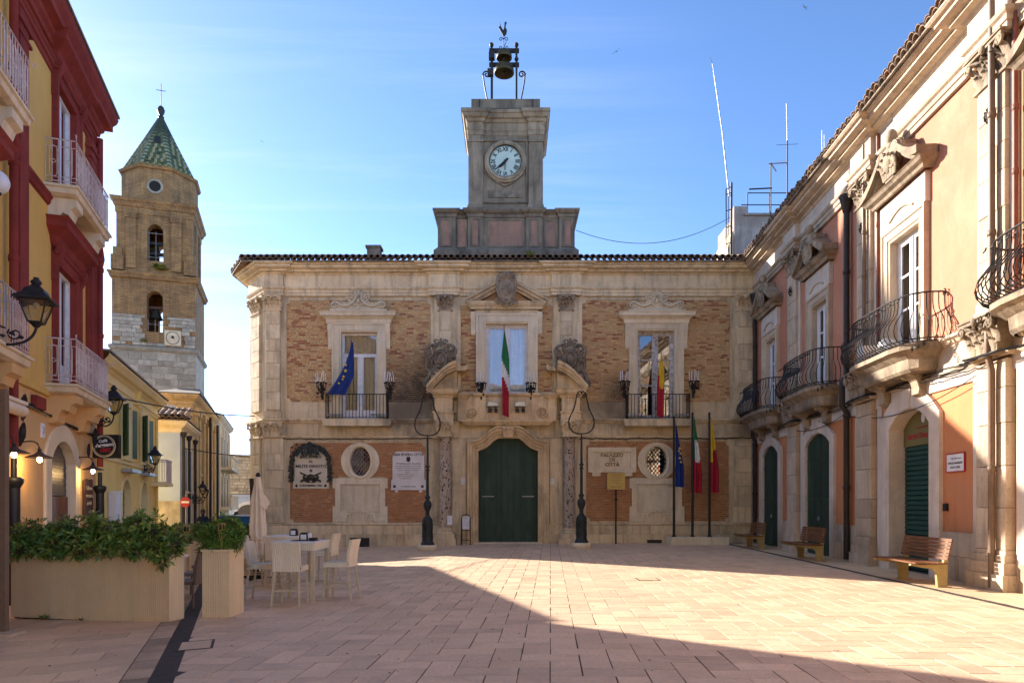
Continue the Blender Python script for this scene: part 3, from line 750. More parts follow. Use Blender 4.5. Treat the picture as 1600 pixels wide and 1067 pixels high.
def tile_row(parent, a, b, mat, pitch=.25, rad=.115, slope=R(17), length=.5, limit=100, seed=2, upv=None):
    """clay barrel tiles side by side along the eave from a to b; upv: horizontal direction up the roof"""
    rd = random.Random(seed); a, b = Vector(a), Vector(b); n = int((b-a).length/pitch); d = (b-a).normalized(); up = Vector(upv).normalized()
    sl = up*math.cos(slope)+Vector((0,0,1))*math.sin(slope)
    nrm = d.cross(sl).normalized()
    if nrm.z < 0: nrm = -nrm
    def barrel(r0, r1, L, inv):
        m = MB(); rows = []
        for t in (0, .5, 1):
            r = r0+(r1-r0)*t
            for th in (0,): pass
            rows.append([d*(r*math.cos(R(180*k/6)))+nrm*((-1 if inv else 1)*r*math.sin(R(180*k/6)))+sl*(L*t) for k in range(7)])
        m.grid(rows)
        m.grid([[p-nrm*.018 for p in r] for r in rows])
        k = 7
        m.grid([rows[0], [p-nrm*.018 for p in rows[0]]], sm=False)
        return m.mesh('roof_tile')
    cov = barrel(rad, rad*.85, length, False); pan = barrel(rad, rad*.9, length, True)
    for q in (cov, pan): q.materials.append(mat)
    for i in range(n+1):
        p = a+d*(i*pitch)
        o = link('roof_tile', cov, parent); o.location = p+nrm*.13+sl*rd.uniform(-.05,.04); o.rotation_euler = (rd.uniform(-.05,.05), rd.uniform(-.04,.04), rd.uniform(-.05,.05))
    mb = MB()
    for i in range(n+1):
        p = a+d*((i+.5)*pitch)+nrm*.09
        for src, off in ((pan, Vector((0,0,0))),):
            mb.add([p+Vector(v.co) for v in src.vertices], [tuple(f.vertices) for f in src.polygons], True, rd.random())
        q = a+d*((i+.5)*pitch)+nrm*.02-sl*.05
        mb.add([q+Vector(v.co) for v in cov.vertices], [tuple(f.vertices) for f in cov.polygons], True, rd.random())
        for kk in range(1, 4):
            q = a+d*(i*pitch)+nrm*.13+sl*(kk*(length-.08))
            mb.add([q+Vector(v.co) for v in cov.vertices], [tuple(f.vertices) for f in cov.polygons], True, rd.random())
    mb.build('roof_tile', mat, parent, kind='stuff')
ENT = [(0,10.24),(.05,10.26),(.05,10.37),(.08,10.385),(.08,10.49),(.13,10.53),(.15,10.60),(.045,10.612),(.045,11.10),(.08,11.12),(.12,11.18),(.27,11.205),(.27,11.265),(.37,11.285),(.46,11.32),(.46,11.39),(.53,11.41),(.58,11.46),(.58,11.485),(0,11.5)]
LEDGE = [(0,4.96),(.05,4.99),(.09,5.06),(.15,5.09),(.15,5.15),(.06,5.17),(0,5.175)]
LOW = [(0,4.34),(.035,4.36),(.06,4.40),(.06,4.44),(0,4.455)]
# ---------------------------------------------------------------- the town palace (front in the plane y = YF)
def PX(p): return (p-800)/37.5
def PZ(p): return (848-p)/37.5
def R4(a, b, c, d): return (PX(a), PX(b), PZ(d), PZ(c))      # x0,x1,z0,z1 from picture left,right,top,bottom
palace = thing('town_palace', 'baroque town hall of brick and pale stone with big green arched door', 'palace', (0, YF, 0))
XR = 10.13; XL = -11.36
def notched(x0, x1, z0, z1, r=.16):
    p = []
    for cx, cz, a0 in ((x1, z0, 180), (x1, z1, 270), (x0, z1, 0), (x0, z0, 90)):
        pts = [(cx+r*math.cos(R(a0-t)), cz+r*math.sin(R(a0-t))) for t in (0, 30, 60, 90)]
        p += pts
    return p
UL, UR, LLp, LRp = R4(448,673,470,628), R4(910,1140,469,628), R4(453,665,692,816), R4(916,1139,690,814)
UCa, UCb = R4(720,744,478,612), R4(840,863,478,612)
winL, winC, winR = R4(533,590,519,654), R4(759,825,506,617), R4(996,1054,517,654)
ovalL, ovalR = (PX(563), PZ(721)), (PX(1026), PZ(720.5))
DOOR = [(PX(841),-.3),(PX(841),PZ(704)),(PX(837),PZ(703)),(PX(829),PZ(699.5)),(PX(822),PZ(694)),(PX(817),PZ(689)),(PX(811),PZ(684.5)),(PX(808),PZ(683)),
        (PX(780),PZ(683)),(PX(777),PZ(684.5)),(PX(771),PZ(689)),(PX(766),PZ(694)),(PX(759),PZ(699.5)),(PX(751),PZ(703)),(PX(747),PZ(704)),(PX(747),-.3)]
def palace_walls():
    hp = []
    for u, wi in ((UL, winL), (UR, winR)):
        x0, x1, z0, z1 = u; p = notched(x0, x1, z0, z1)
        k = p[:]                                   # slot down to the balcony
        k = p[0:12]+[p[12], p[13], p[14], p[15]]
        e = [(wi[0]-.02, z0), (wi[0]-.02, wi[2]), (wi[1]+.02, wi[2]), (wi[1]+.02, z0)]
        # p runs br,tr,tl,bl corners; the bottom edge closes from bl to br
        hp.append(p + e)
    for u in (LLp, LRp): hp.append(notched(*u))
    for u in (UCa, UCb): hp.append(rect(*u))
    hp.append(rect(*winC))
    hp.append(DOOR)
    outer = [(XR,-.6),(XR,11.3),(PX(415),11.3),(PX(415),-.6)]
    mb = MB(); mb.prism(outer, 0, .055, hp, back=False); mb.build('wall', m_stone, palace)
    holes = [rect(*winL), rect(*winR), rect(*winC), DOOR, ellipse(*ovalL, .42, .60), ellipse(*ovalR, .42, .60)]
    mb = MB(); mb.prism(outer, .056, .5, holes, back=True); mb.build('mortar_bed', m_mortar, palace)
    mb = MB()                                      # chamfered corner, side and rear walls
    mb.plan([(XL,16),(XL,1.15),(PX(415)+.001,.0)], [(0,-.8),(0,11.3)])
    mb.plan([(XR,16),(XL,16)], [(0,-.8),(0,11.3)])
    mb.build('side_wall', m_stone, palace)
    mb = MB(); mb.box(XL+.5, XR-.2, .9, .95, -.5, 11); mb.build('inner_wall', m_room, palace)
palace_walls()
def palace_bricks():
    ex = [(winL[0]-.3, winL[1]+.3, 0, PZ(505)), (winR[0]-.3, winR[1]+.3, 0, PZ(503))]
    bricks(palace, [UL], .086, .28, .022, m_brick_up, ex, limit=55, seed=1)
    bricks(palace, [UR], .086, .28, .022, m_brick_up, ex, limit=55, seed=2)
    bricks(palace, [UCa, UCb], .086, .28, .022, m_brick_up, limit=20, seed=4)
    def ins(x, z):
        for c in (ovalL, ovalR):
            if ((x-c[0])/.72)**2+((z-c[1])/.72)**2 < 1: return False
        return True
    exl = [(PX(528), PX(600), PZ(818), PZ(747)), (PX(990), PX(1063), PZ(818), PZ(747)), (PX(465),PX(510),PZ(757),PZ(705)), (PX(615),PX(661),PZ(760),PZ(712)), (PX(922),PX(990),PZ(734),PZ(704))]
    bricks(palace, [LLp], .082, .27, .024, m_brick_low, exl, ins, limit=80, seed=5)
    bricks(palace, [LRp], .082, .27, .024, m_brick_low, exl, ins, limit=80, seed=6)
palace_bricks()
CORN = [(XL-.02, 9), (XL-.02, 1.16), (PX(416), -.14), (PX(443), -.14), (PX(443), -.03), (PX(672), -.03), (PX(672), -.17), (PX(716), -.17), (PX(716), -.03),
        (PX(863), -.03), (PX(863), -.17), (PX(907), -.17), (PX(907), -.03), (XR-.03, -.03)]
ENDD = (-.0561, -.9984)
mb = MB(); mb.plan(CORN, ENT, d1=ENDD); mb.build('entablature', m_stone, palace)
def ledges():
    mb = MB()
    for pth in ([(XL-.01,9),(XL-.01,1.15),(PX(416),-.10),(PX(444),-.10),(PX(444),-.01),(PX(676),-.01)], [(PX(904),-.01),(XR-.02,-.01)]):
        e = ENDD if pth[-1][0] > 5 else None
        mb.plan(pth, LEDGE, d1=e); mb.plan(pth, LOW, d1=e)
    mb.plan([(PX(714),-.01),(PX(866),-.01)], [(0,4.34),(.03,4.36),(.03,4.43),(0,4.44)])
    mb.build('string_course', m_stone, palace)
    for a, b in ((414, 742), (846, 1150)):        # plinth of big blocks
        rd = random.Random(a); x = PX(a)
        while x < PX(b)-.05:
            L = min(rd.uniform(.8,1.6), PX(b)-x); 
            if PX(b)-(x+L) < .4: L = PX(b)-x
            for z0, z1, d in ((-.6,.36,.12),(.362,.74,.075)):
                m = MB(); j = rd.uniform(-.008,.008); m.box(x+.004, x+L-.004, -d+j, .03, z0, z1-.004); m.build('plinth_block', m_stone, palace)
            x += L
    mb = MB(); 
    for p in ([(PX(414),-.06),(PX(742),-.06)], [(PX(846),-.06),(XR-.02,-.06)]): mb.plan(p, [(0,.741),(.03,.745),(.05,.78),(.02,.81),(-.06,.83)])
    mb.build('plinth_moulding', m_stone, palace)
    mb = MB(); mb.plan([(XL-.12,9),(XL-.12,1.1),(PX(414),-.12)], [(0,-.8),(0,.36),(-.05,.37),(-.05,.74),(-.12,.82)]); mb.build('corner_plinth', m_stone, palace)
ledges()
def palace_pilasters():
    for a, b in ((679,720),(865,909),(1148,1178)): mb = MB(); mb.box(PX(a), PX(b), -.06, .02, 5.18, 10.24); mb.build('pilaster_backing', m_stone, palace)
    for k, (a, b, z0, z1) in enumerate(((417,439,5.5,9.64),(687,705,5.2,9.64),(875,894,5.2,9.64),(1152,1174,5.2,9.64))):
        stone_stack(palace, PX(a), PX(b), z0, z1, .15, 0, m_stone, .45, .8, 20+k)
        mb = MB(); capital(mb, PX(a)-.02, PX(b)+.02, 9.64, 10.25, .13); mb.build('capital', m_orn if k in (1,2) else m_stone, palace)
    # angled corner pilaster (chamfer)
    import mathutils
    mid = Vector(((XL+PX(415))/2, .575, 0)); ang = math.atan2(-1.15, PX(415)-XL)
    for nm, z0, z1 in (('capital', 9.64, 10.25), ('capital', 4.4, 5.05)):
        mb = MB(); capital(mb, -.42, .42, z0, z1, .1, .3); o = mb.build(nm, m_stone, palace); o.location = mid; o.rotation_euler = (0,0,ang)
    pl = stone_stack(palace, -.40, .40, 5.5, 9.64, .11, .1, m_stone, .45, .8, 31); pl.location = mid; pl.rotation_euler = (0,0,ang)
    pl = stone_stack(palace, -.40, .40, .83, 4.38, .09, .1, m_stone, .45, .8, 32); pl.location = mid; pl.rotation_euler = (0,0,ang)
    stone_stack(palace, PX(416), PX(444), .83, 4.38, .09, 0, m_stone, .45, .9, 33)
    stone_stack(palace, PX(1146), PX(1176), .83, 4.38, .05, 0, m_stone, .45, .9, 34)
    mb = MB(); capital(mb, PX(415), PX(440), 4.42, 5.0, .13); mb.build('capital', m_stone, palace)
    mb = MB(); mb.box(PX(414), PX(441), -.16, 0, 5.18, 5.48); mb.build('pilaster_base', m_stone, palace)
palace_pilasters()
def window(parent, wi, kind, mullion_rows, fm, curtain, y=.22):
    """joinery set in the opening wi; kind: list of vertical divisions"""
    x0, x1, z0, z1 = wi; w = part('window', parent)
    mb = MB(); t = .1
    mb.face([(x1,z0),(x1,z1),(x0,z1),(x0,z0)], [(0,y+.1),(0,y-.02),(-t,y-.02),(-t,y+.1)])
    xm = (x0+x1)/2
    zt = z1-t
    zb = z0+.03
    if kind == 'transom':
        zt2 = z1-.9; mb.box(x0+t, x1-t, y, y+.07, zt2-.04, zt2+.04); top = zt2-.04
    else: top = zt
    mb.box(xm-.07, xm+.07, y-.03, y+.07, zb, top)
    for a, b in ((x0+t, xm-.07), (xm+.07, x1-t)):
        mb.box(a, a+.06, y, y+.06, zb, top); mb.box(b-.06, b, y, y+.06, zb, top)
        mb.box(a+.06, b-.06, y+.002, y+.058, zb, zb+(.35 if kind == 'transom' else .14)); mb.box(a+.06, b-.06, y+.002, y+.058, top-.06, top)
        for k in range(1, mullion_rows):
            z = zb+.3+(top-zb-.3)*k/mullion_rows; mb.box(a+.06, b-.06, y+.003, y+.05, z-.025, z+.025)
    mb.build('window_frame', fm, w)
    for a, b in ((x0+t+.03, xm-.1), (xm+.1, x1-t-.03)):
        m = MB(); m.box(a, b, y+.025, y+.032, zb+.03, top-.03); m.build('pane', m_glass, w)
    if kind == 'transom':
        m = MB(); m.box(x0+t-.02, x1-t+.02, y+.025, y+.032, zt2+.02, zt+.02); m.build('pane', m_glass, w)
    if curtain:
        m = MB(); n = 44
        m.grid([[(x0+t*.5+(x1-x0-t)*i/n, y+.11+.02*math.sin(i*1.35)+.01*math.sin(i*.6), z) for i in range(n+1)] for z in (z0, z1)]); m.build('curtain', curtain, w)
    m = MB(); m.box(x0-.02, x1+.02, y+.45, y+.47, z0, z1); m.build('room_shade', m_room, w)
    return w
def surround(parent, wi, ow, mat, d=.1, yin=.22):
    x0, x1, z0, z1 = wi
    mb = MB(); mb.face([(x1,z0),(x1,z1),(x0,z1),(x0,z0)], [(-.008,yin),(-.008,-d*.6),(.05,-d*.75),(.06,-d),(ow*.75,-d),(ow*.78,-d-.03),(ow,-d-.03),(ow,.02)])
    mb.build('window_surround', mat, parent)
def upper_windows():
    for (wi, l, kind, rows, fm, cur) in ((winL, 0, 'transom', 1, m_white, m_curtain_cream), (winR, 1, 'tall', 3, m_peel, None)):
        surround(palace, wi, .36, m_stone_pale); window(palace, wi, kind, rows, fm, cur)
        cx = (wi[0]+wi[1])/2; zt = PZ(507)
        mb = MB(); hw = PX(561)-PX(512)
        mb.box(cx-hw, cx+hw, -.11, .01, PZ(519)+.36, zt+.02)
        mb.plan([(cx-hw, .0), (cx-hw, -.1), (cx+hw, -.1), (cx+hw, .0)], [(0,zt),(.04,zt+.03),(.06,zt+.17),(.12,zt+.22),(.16,zt+.26),(.24,zt+.3),(.24,zt+.38),(.28,zt+.46),(-.1,zt+.48)])
        mb.build('window_cornice', m_stone_pale, palace)
        mb = MB(); crest(mb, cx, zt+.48, 2.35, .95, .16); mb.build('scroll_crest', m_stone_pale, palace)
        for s in (-1, 1): mb = MB(); console(mb, cx+s*1.2, zt-1.05, zt, .18, .16); mb.build('console', m_stone_pale, palace)
        mb = MB(); mb.prism([(cx-1.35,4.82),(cx+1.35,4.82),(cx+1.42,5.0),(cx+1.42,5.1),(cx-1.42,5.1),(cx-1.42,5.0)], -.5, .0); mb.build('balcony_slab', m_stone, palace)
        x = (PX(513), PX(607)) if not l else (PX(978), PX(1074))
        rail(palace, [(x[0],.0),(x[0],-.42),(x[1],-.42),(x[1],.0)], 5.14, 6.12, m_iron, n=24, r=.013, top=.02)
        for xx in ((x[0]+.35), (x[1]-.35)):
            mb = MB(); mb.box(xx-.32, xx+.32, -.36, -.24, 5.26, 5.33); mb.build('light_bar', m_grey, palace)
upper_windows()
def centre_window():
    surround(palace, winC, .40, m_stone_pale, .13); window(palace, winC, 'tall', 1, m_white, m_curtain_white)
    x0, x1 = PX(731), PX(852); z = PZ(486); cx = PX(791.5)
    mb = MB(); mb.box(PX(743), PX(841), -.16, .01, PZ(506)+.4, z)
    prof = [(0,z),(.04,z+.02),(.06,z+.1),(.13,z+.16),(.18,z+.24),(.2,z+.3),(0,z+.31)]
    mb.plan([(x0+.15,0),(x0+.15,-.22),(x1-.15,-.22),(x1-.15,0)], prof)
    mb.build('window_cornice', m_stone, palace)
    mb = MB(); za = PZ(440); zb = z+.3
    for s in (-1, 1):
        e = x0-.06 if s < 0 else x1+.06
        for o0, o1, d in ((0,.13,.42),(-.13,.0,.36),(-.24,-.13,.28)):
            P = [(cx, za+o1*1.1), (cx, za+o0*1.1), (e-s*(-.02 if o0 == 0 else o0*1.3), zb+o0*.2+.0), (e, zb+max(o1,.0)*.9)]
            if o0 < 0: P = [(cx, za+o1*1.1), (cx, za+o0*1.1), (e+s*o0*2.0, zb), (e+s*o1*2.0, zb)]
            mb.prism(P, -d, 0)
    mb.build('pediment', m_stone_gold, palace)
    mb = MB(); mb.prism([(x0+.5,zb),(x1-.5,zb),(cx,za-.3)], -.1, 0); mb.build('tympanum', m_brick_low, palace)
    mb = MB(); cy = PZ(457)
    mb.prism([(cx,cy-.62),(cx+.26,cy-.32),(cx+.36,cy+.1),(cx+.3,cy+.42),(cx-.3,cy+.42),(cx-.36,cy+.1),(cx-.26,cy-.32)], -.5, -.1)
    mb.ell((cx,-.5,cy), (.2,.06,.30), 12, 6); mb.box(cx-.015,cx+.015,-.58,-.5,cy-.3,cy+.3); mb.box(cx-.2,cx+.2,-.575,-.5,cy-.02,cy+.02)
    for k in range(5): leaf_orn(mb, cx+(k-2)*.16, cy-.75+.05*abs(k-2), .3, .13, .5, .08, (k-2)*.08)
    for s in (-1, 1):
        mb.tube(bez((cx,-.52,cy-.6),(cx+s*.42,-.54,cy-.4),(cx+s*.44,-.54,cy+.1),(cx+s*.34,-.52,cy+.45),8), .05, 5)
        mb.tube(spiral(cx+s*.3, cy+.42, -.52, .12, R(0 if s < 0 else 180), 1.2, 10, s), .035, 5)
    for k in range(-3, 4): mb.ell((cx+k*.105, -.52-.02*(3-abs(k)), cy+.58-.012*k*k), (.075,.08,.11), 7, 5)
    mb.box(cx-.36, cx+.36, -.56, -.3, cy+.42, cy+.50)
    mb.build('coat_of_arms', m_orn, palace)
    for s in (-1, 1): mb = MB(); console(mb, cx+s*1.38, PZ(524), PZ(489), .2, .2); mb.build('console', m_stone_pale, palace)
centre_window()
def portal():
    # moulded stone frame that follows the mixtilinear door head
    mb = MB()
    prof = [(-.012,.29),(-.012,-.10),(.10,-.12),(.11,-.17),(.21,-.19),(.225,-.25),(.34,-.27),(.36,-.33),(.43,-.33),(.43,.02)]
    base = [(PX(841),-.05)]+DOOR[1:-1]+[(PX(747),-.05)]
    mb.face(base, prof); mb.build('door_surround', m_stone_gold, palace)
    mb = MB(); cx = PX(794); mb.prism([(cx-.13,PZ(685)),(cx+.13,PZ(685)),(cx+.24,PZ(668)),(cx-.24,PZ(668))], -.42, -.1)
    for k in range(-2, 3): leaf_orn(mb, cx+k*.07, PZ(684), .4-.04*abs(k), .1, .42, .06, k*.03)
    mb.build('keystone', m_stone_gold, palace)
    # door leaves of vertical planks
    for s, (a, b) in ((-1, (747, 794)), (1, (794, 841))):
        lf = part('door_leaf', palace); n = 5; x0, x1 = PX(a)+.0, PX(b)
        for k in range(n):
            xa, xb = x0+(x1-x0)*k/n+.003, x0+(x1-x0)*(k+1)/n-.003
            def top(x):
                pts = sorted(p for p in DOOR[1:-1])
                for (p, q) in zip(pts, pts[1:]):
                    if p[0] <= x <= q[0]: return p[1]+(q[1]-p[1])*(x-p[0])/max(1e-6, q[0]-p[0])
                return PZ(704)
            P = [(xa,-.1),(xb,-.1)]+[(x, top(x)+.04) for x in (xb-.001, (xa+xb)/2, xa+.001)]
            m = MB(); m.prism(P, .3+random.uniform(-.004,.004), .36); m.build('door_plank', m_doorgreen, lf)
        m = MB(); x = (x0+.16 if s < 0 else x1-.16)
        m.box(min(x,x+.5*-s)-.0, max(x,x+.5*-s), .275, .3, PZ(776), PZ(774.5)); m.build('door_bolt', m_grey, lf)
    mb = MB(); mb.box(PX(770), PX(793), .285, .31, PZ(840), PZ(840)+.02); mb.box(PX(770), PX(771), .285, .31, PZ(840), PZ(766)); mb.box(PX(770), PX(793), .285, .31, PZ(766)-.02, PZ(766)); mb.build('wicket_edge', m_doorgreen, palace)
    # stone scuffs: doorstep
    mb = MB(); mb.box(PX(741), PX(847), -.3, .35, -.2, .03); mb.build('doorstep', m_stone_pale, palace)
    # wall pilasters beside the door and columns
    for a, b in ((707,729),(859,879)): mb = MB(); mb.box(PX(a), PX(b), -.09, .01, .4, 4.33); mb.build('portal_jamb', m_stone, palace)
    for a, b in ((676,718),(868,908)): mb = MB(); mb.box(PX(a), PX(b), -.14, .0, 4.34, 5.1); mb.build('portal_block', m_stone, palace)
    for cx in (PX(697.5), PX(888)):
        c = part('column', palace); c.location = (cx, -.5, 0)
        m = MB(); m.box(-.46,.46,-.44,.5,-.2,.22); m.box(-.4,.4,-.38,.5,.22,.40); m.build('pedestal', m_stone, c)
        m = MB(); m.lathe([(.36,.40),(.37,.44),(.36,.48),(.30,.5),(.28,.53),(.31,.56),(.31,.6),(.25,.63)], 20); m.build('column_base', m_stone, c)
        m = MB(); m.lathe([(.245,.62),(.25,1.2),(.25,2.2),(.235,3.4),(.225,4.28),(.26,4.30),(.26,4.35),(.22,4.37)], 24); m.build('column_shaft', m_stone_pit, c)
        m = MB(); capital(m, -.27, .27, 4.37, 5.02, .27, .3); m.build('capital', m_stone, c)
    # entablature blocks over the columns
    for s, cx in ((-1, PX(696)), (1, PX(889.5))):
        mb = MB(); hw = .40
        mb.box(cx-hw, cx+hw, -.82, .0, 5.02, 5.3); mb.box(cx-hw-.04, cx+hw+.04, -.86, 0, 5.3, 5.36)
        mb.box(cx-hw+.04, cx+hw-.04, -.78, 0, 5.36, 5.92)
        mb.plan([(cx-hw,0),(cx-hw,-.8),(cx+hw,-.8),(cx+hw,0)], [(-.04,5.92),(.02,5.94),(.05,6.0),(.15,6.06),(.2,6.14),(.2,6.2),(.24,6.26),(-.3,6.28)])
        # inner set-back block
        xi = cx-s*.55
        mb.box(min(xi,cx-s*.9), max(xi,cx-s*.9), -.4, 0, 5.02, 5.95)
        mb.plan([(min(xi,cx-s*.95),0),(min(xi,cx-s*.95),-.42),(max(xi,cx-s*.95),-.42),(max(xi,cx-s*.95),0)], [(0,5.93),(.05,6.0),(.13,6.1),(.13,6.16),(0,6.2)])
        mb.build('portal_entablature', m_stone_gold, palace)
        # broken curved pediment: rises inwards
        def arcp(k, o): 
            t = k/8; x = cx+s*(.68-1.22*t); z = 6.27+1.0*math.sin(t*R(80))/math.sin(R(80)); 
            return (x, z+o)
        mb = MB()
        for o0, o1, d in ((0,.14,.98),(-.12,0,.9),(-.22,-.12,.8)):
            P = [arcp(k, o0) for k in range(9)]+[arcp(k, o1) for k in range(8,-1,-1)]
            mb.prism(P, -d, -.05)
        xe, ze = arcp(8, 0)
        P = [(xe,ze-.22),(xe,ze+.14),(xe-s*.18,ze-.08),(xe-s*.42,ze+.03),(xe-s*.44,ze-.14),(xe-s*.3,ze-.2)]
        mb.prism(P, -.62, -.05)
        P = [(cx+s*.5,6.27),(cx-s*.5,6.27)]+[arcp(k,-.2) for k in (8,6,4,2)]
        mb.prism(P, -.45, 0)
        mb.build('broken_pediment', m_stone_gold, palace)
        mb = MB(); cartouche(mb, PX(691) if s < 0 else PX(889), PZ(566), 1.32, 1.4, .55, s)
        mb.tube(bez((cx+s*.62,-.7,6.35),(cx+s*.8,-.7,6.8),(cx+s*.45,-.7,7.0),(cx+s*.35,-.6,7.2),8), [.05,.09,.1,.1,.09,.08,.07,.06,.05], 6)
        mb.tube(spiral(cx+s*.66, 6.5, -.75, .16, R(90), 1.4, 12, -s), .05, 5)
        mb.build('cartouche', m_stone_dark, palace)
    # parapet block between the columns with scrolls
    mb = MB(); mb.box(PX(728), PX(857), -.34, 0, 4.98, 6.08)
    mb.box(PX(716), PX(869), -.26, 0, 5.0, 5.2)
    mb.plan([(PX(728),0),(PX(728),-.34),(PX(857),-.34),(PX(857),0)], [(0,4.84),(.05,4.88),(.1,4.95),(.14,5.0),(.14,5.06),(0,5.08)])
    mb.plan([(PX(742),0),(PX(742),-.34),(PX(841),-.34),(PX(841),0)], [(0,6.02),(.04,6.04),(.1,6.1),(.1,6.17),(-.34,6.18)])
    mb.build('portal_parapet', m_stone_gold, palace)
    for s, cx in ((-1, PX(738)), (1, PX(847))):
        mb = MB(); mb.tube(bez((cx+s*.1,-.36,6.0),(cx+s*.42,-.36,5.95),(cx+s*.4,-.36,5.55),(cx+s*.2,-.36,5.3),8)[:-1]+[Vector(p) for p in spiral(cx, 5.4, -.37, .24, R(-20 if s > 0 else 200), 1.7, 18, -s)], .04, 5); mb.build('volute', m_stone_gold, palace)
    mb = MB(); mb.box(PX(727), PX(740), -.3, 0, 6.1, 6.16); mb.build('sill', m_stone, palace)
portal()
def ovals():
    for (cx, cz), lab in ((ovalL, 'a'), (ovalR, 'b')):
        ow = part('oval_window', palace)
        mb = MB(); n = 40
        pts = []
        for k in range(n):
            a = 2*math.pi*k/n; rr = (.80, .78)
            pts.append((cx+rr[0]*math.cos(a), cz+rr[1]*math.sin(a)))
        mb.prism(pts, -.05, .03, [ellipse(cx, cz, .5, .67, n)], back=False)
        mb.face(ellipse(cx, cz, .42, .60, n), [(0,.3),(0,-.02),(.02,-.07),(.09,-.10),(.12,-.09),(.13,-.05)], closed=True, sm=False)
        mb.build('window_surround', m_stone_pale, ow)
        m = MB(); m.prism(ellipse(cx, cz, .43, .61), .2, .21); m.build('pane', m_glass_dim, ow)
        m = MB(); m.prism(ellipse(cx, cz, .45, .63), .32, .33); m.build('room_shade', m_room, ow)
        def inside(x, z): return ((x-cx)/.42)**2+((z-cz)/.6)**2 < 1
        for dr in (1, -1):
            for k in range(-6, 7):
                off = k*.155; P = []
                for t in range(-60, 61):
                    x = cx+t*.012+off*.5; z = cz+dr*(t*.012)*1.25-dr*off*.62
                    if inside(x, z): P.append((x, z))
                if len(P) > 4:
                    m = MB(); m.tube([(P[0][0],.12,P[0][1]),(P[-1][0],.12,P[-1][1])], .010, 4); m.build('grille_bar', m_iron if lab == 'b' else m_grey, ow)
        # blind panel below
        pn = part('stone_panel', palace)
        x0, x1, z0, z1 = cx-1.14, cx+1.14, PZ(819), PZ(747)
        mb = MB(); ear = .1
        O = [(x1-ear,z0),(x1,z0),(x1,z0+.75),(x1-ear,z0+.75),(x1-ear,z1-.42),(x1,z1-.42),(x1,z1),(x0,z1),(x0,z1-.42),(x0+ear,z1-.42),(x0+ear,z0+.75),(x0,z0+.75),(x0,z0),(x0+ear,z0)]
        I = rect(cx-.80, cx+.80, PZ(798), PZ(757)); mb.prism(O, -.055, .03, [I], back=False)
        mb.face(I, [(0,.0),(0,-.05),(.03,-.075),(.06,-.058)], closed=True)
        mb.build('panel_frame', m_stone_pale, pn)
        mb = MB(); mb.box(cx-.80, cx+.80, -.012, .03, PZ(798), PZ(757)); mb.build('panel_field', m_stone_pale, pn)
        mb = MB()
        for k in range(-4, 5): leaf_orn(mb, cx+k*.085, PZ(819)+.03, .56-.045*abs(k), .11, .06, .05, k*.045)
        for s in (-1, 1): mb.tube([(cx+s*1.05,-.07,PZ(814)),(cx+s*.6,-.07,PZ(814))]+spiral(cx+s*.5, PZ(811), -.07, .1, R(-90), .6, 8, s), .025, 5)
        mb.build('shell_relief', m_stone_pale, pn)
    for a, b, c, d in ((548,578,839,848),(1010,1033,842,848)): mb = MB(); mb.box(PX(a), PX(b), -.135, -.05, PZ(d)-.2, PZ(c)-.02); mb.build('cellar_vent', m_black, palace)
ovals()
def palace_roof():
    rf = part('roof', palace); sl = math.tan(R(17))
    mb = MB(); e = -.62
    xs = (XL+.3, XR-.5)
    mb.add([(xs[0],e,11.49),(xs[1],e,11.49),(xs[1]+4,8,11.49+8.6*sl),(xs[0]+5,8,11.49+8.6*sl),(XL-.65,1.0,11.49),(XL-.65,15,11.49)], [(0,1,2,3),(0,3,5,4)])
    mb.build('roof_slope', m_tile, rf)
    mb = MB(); mb.plan([(XL-.66,9),(XL-.66,1.0),(PX(388),-.64),(XR-.5,-.64)], [(0,11.47),(.06,11.47),(.06,11.52),(0,11.53)]); mb.build('eave_board', m_stone_dark, rf)
    tile_row(rf, (PX(389),-.68,11.52), (XR-.35,-.68,11.52), m_tile, upv=(0,1,0), seed=3)
    tile_row(rf, (XL-.68,1.0,11.50), (PX(387),-.66,11.50), m_tile, upv=(.75,.66,0), seed=4)
    ch = part('chimney', palace); m = MB(); x, y = PX(573), 1.6
    m.box(x-.36, x+.36, y-.3, y+.3, 11.6, 12.45); m.box(x-.28, x+.28, y-.24, y+.24, 12.45, 12.8); m.box(x-.34, x+.34, y-.3, y+.3, 12.8, 12.9); m.build('chimney_stack', m_stone_dark, ch)
    # side balcony on the left flank
    b = part('side_balcony', palace); m = MB(); m.box(XL-.55, XL, 3.0, 4.6, 5.0, 5.18); m.build('balcony_slab', m_stone, b)
    x = XL; 
    m = MB(); pth = [(x-.02,4.55),(x-.5,4.5),(x-.5,3.1),(x-.02,3.05)]
    m.tube([(p[0],p[1],6.15) for p in pth], .025, 5)
    for k in range(12):
        t = k/11; yy = 4.5-1.4*t; m.tube([(x-.5-.2*bo, yy, 5.2+.95*z) for z, bo in ((0,.2),(.15,.9),(.35,1),(.55,.4),(.75,0),(1,0))], .014, 4)
    m.build('side_railing', m_iron, b)
palace_roof()
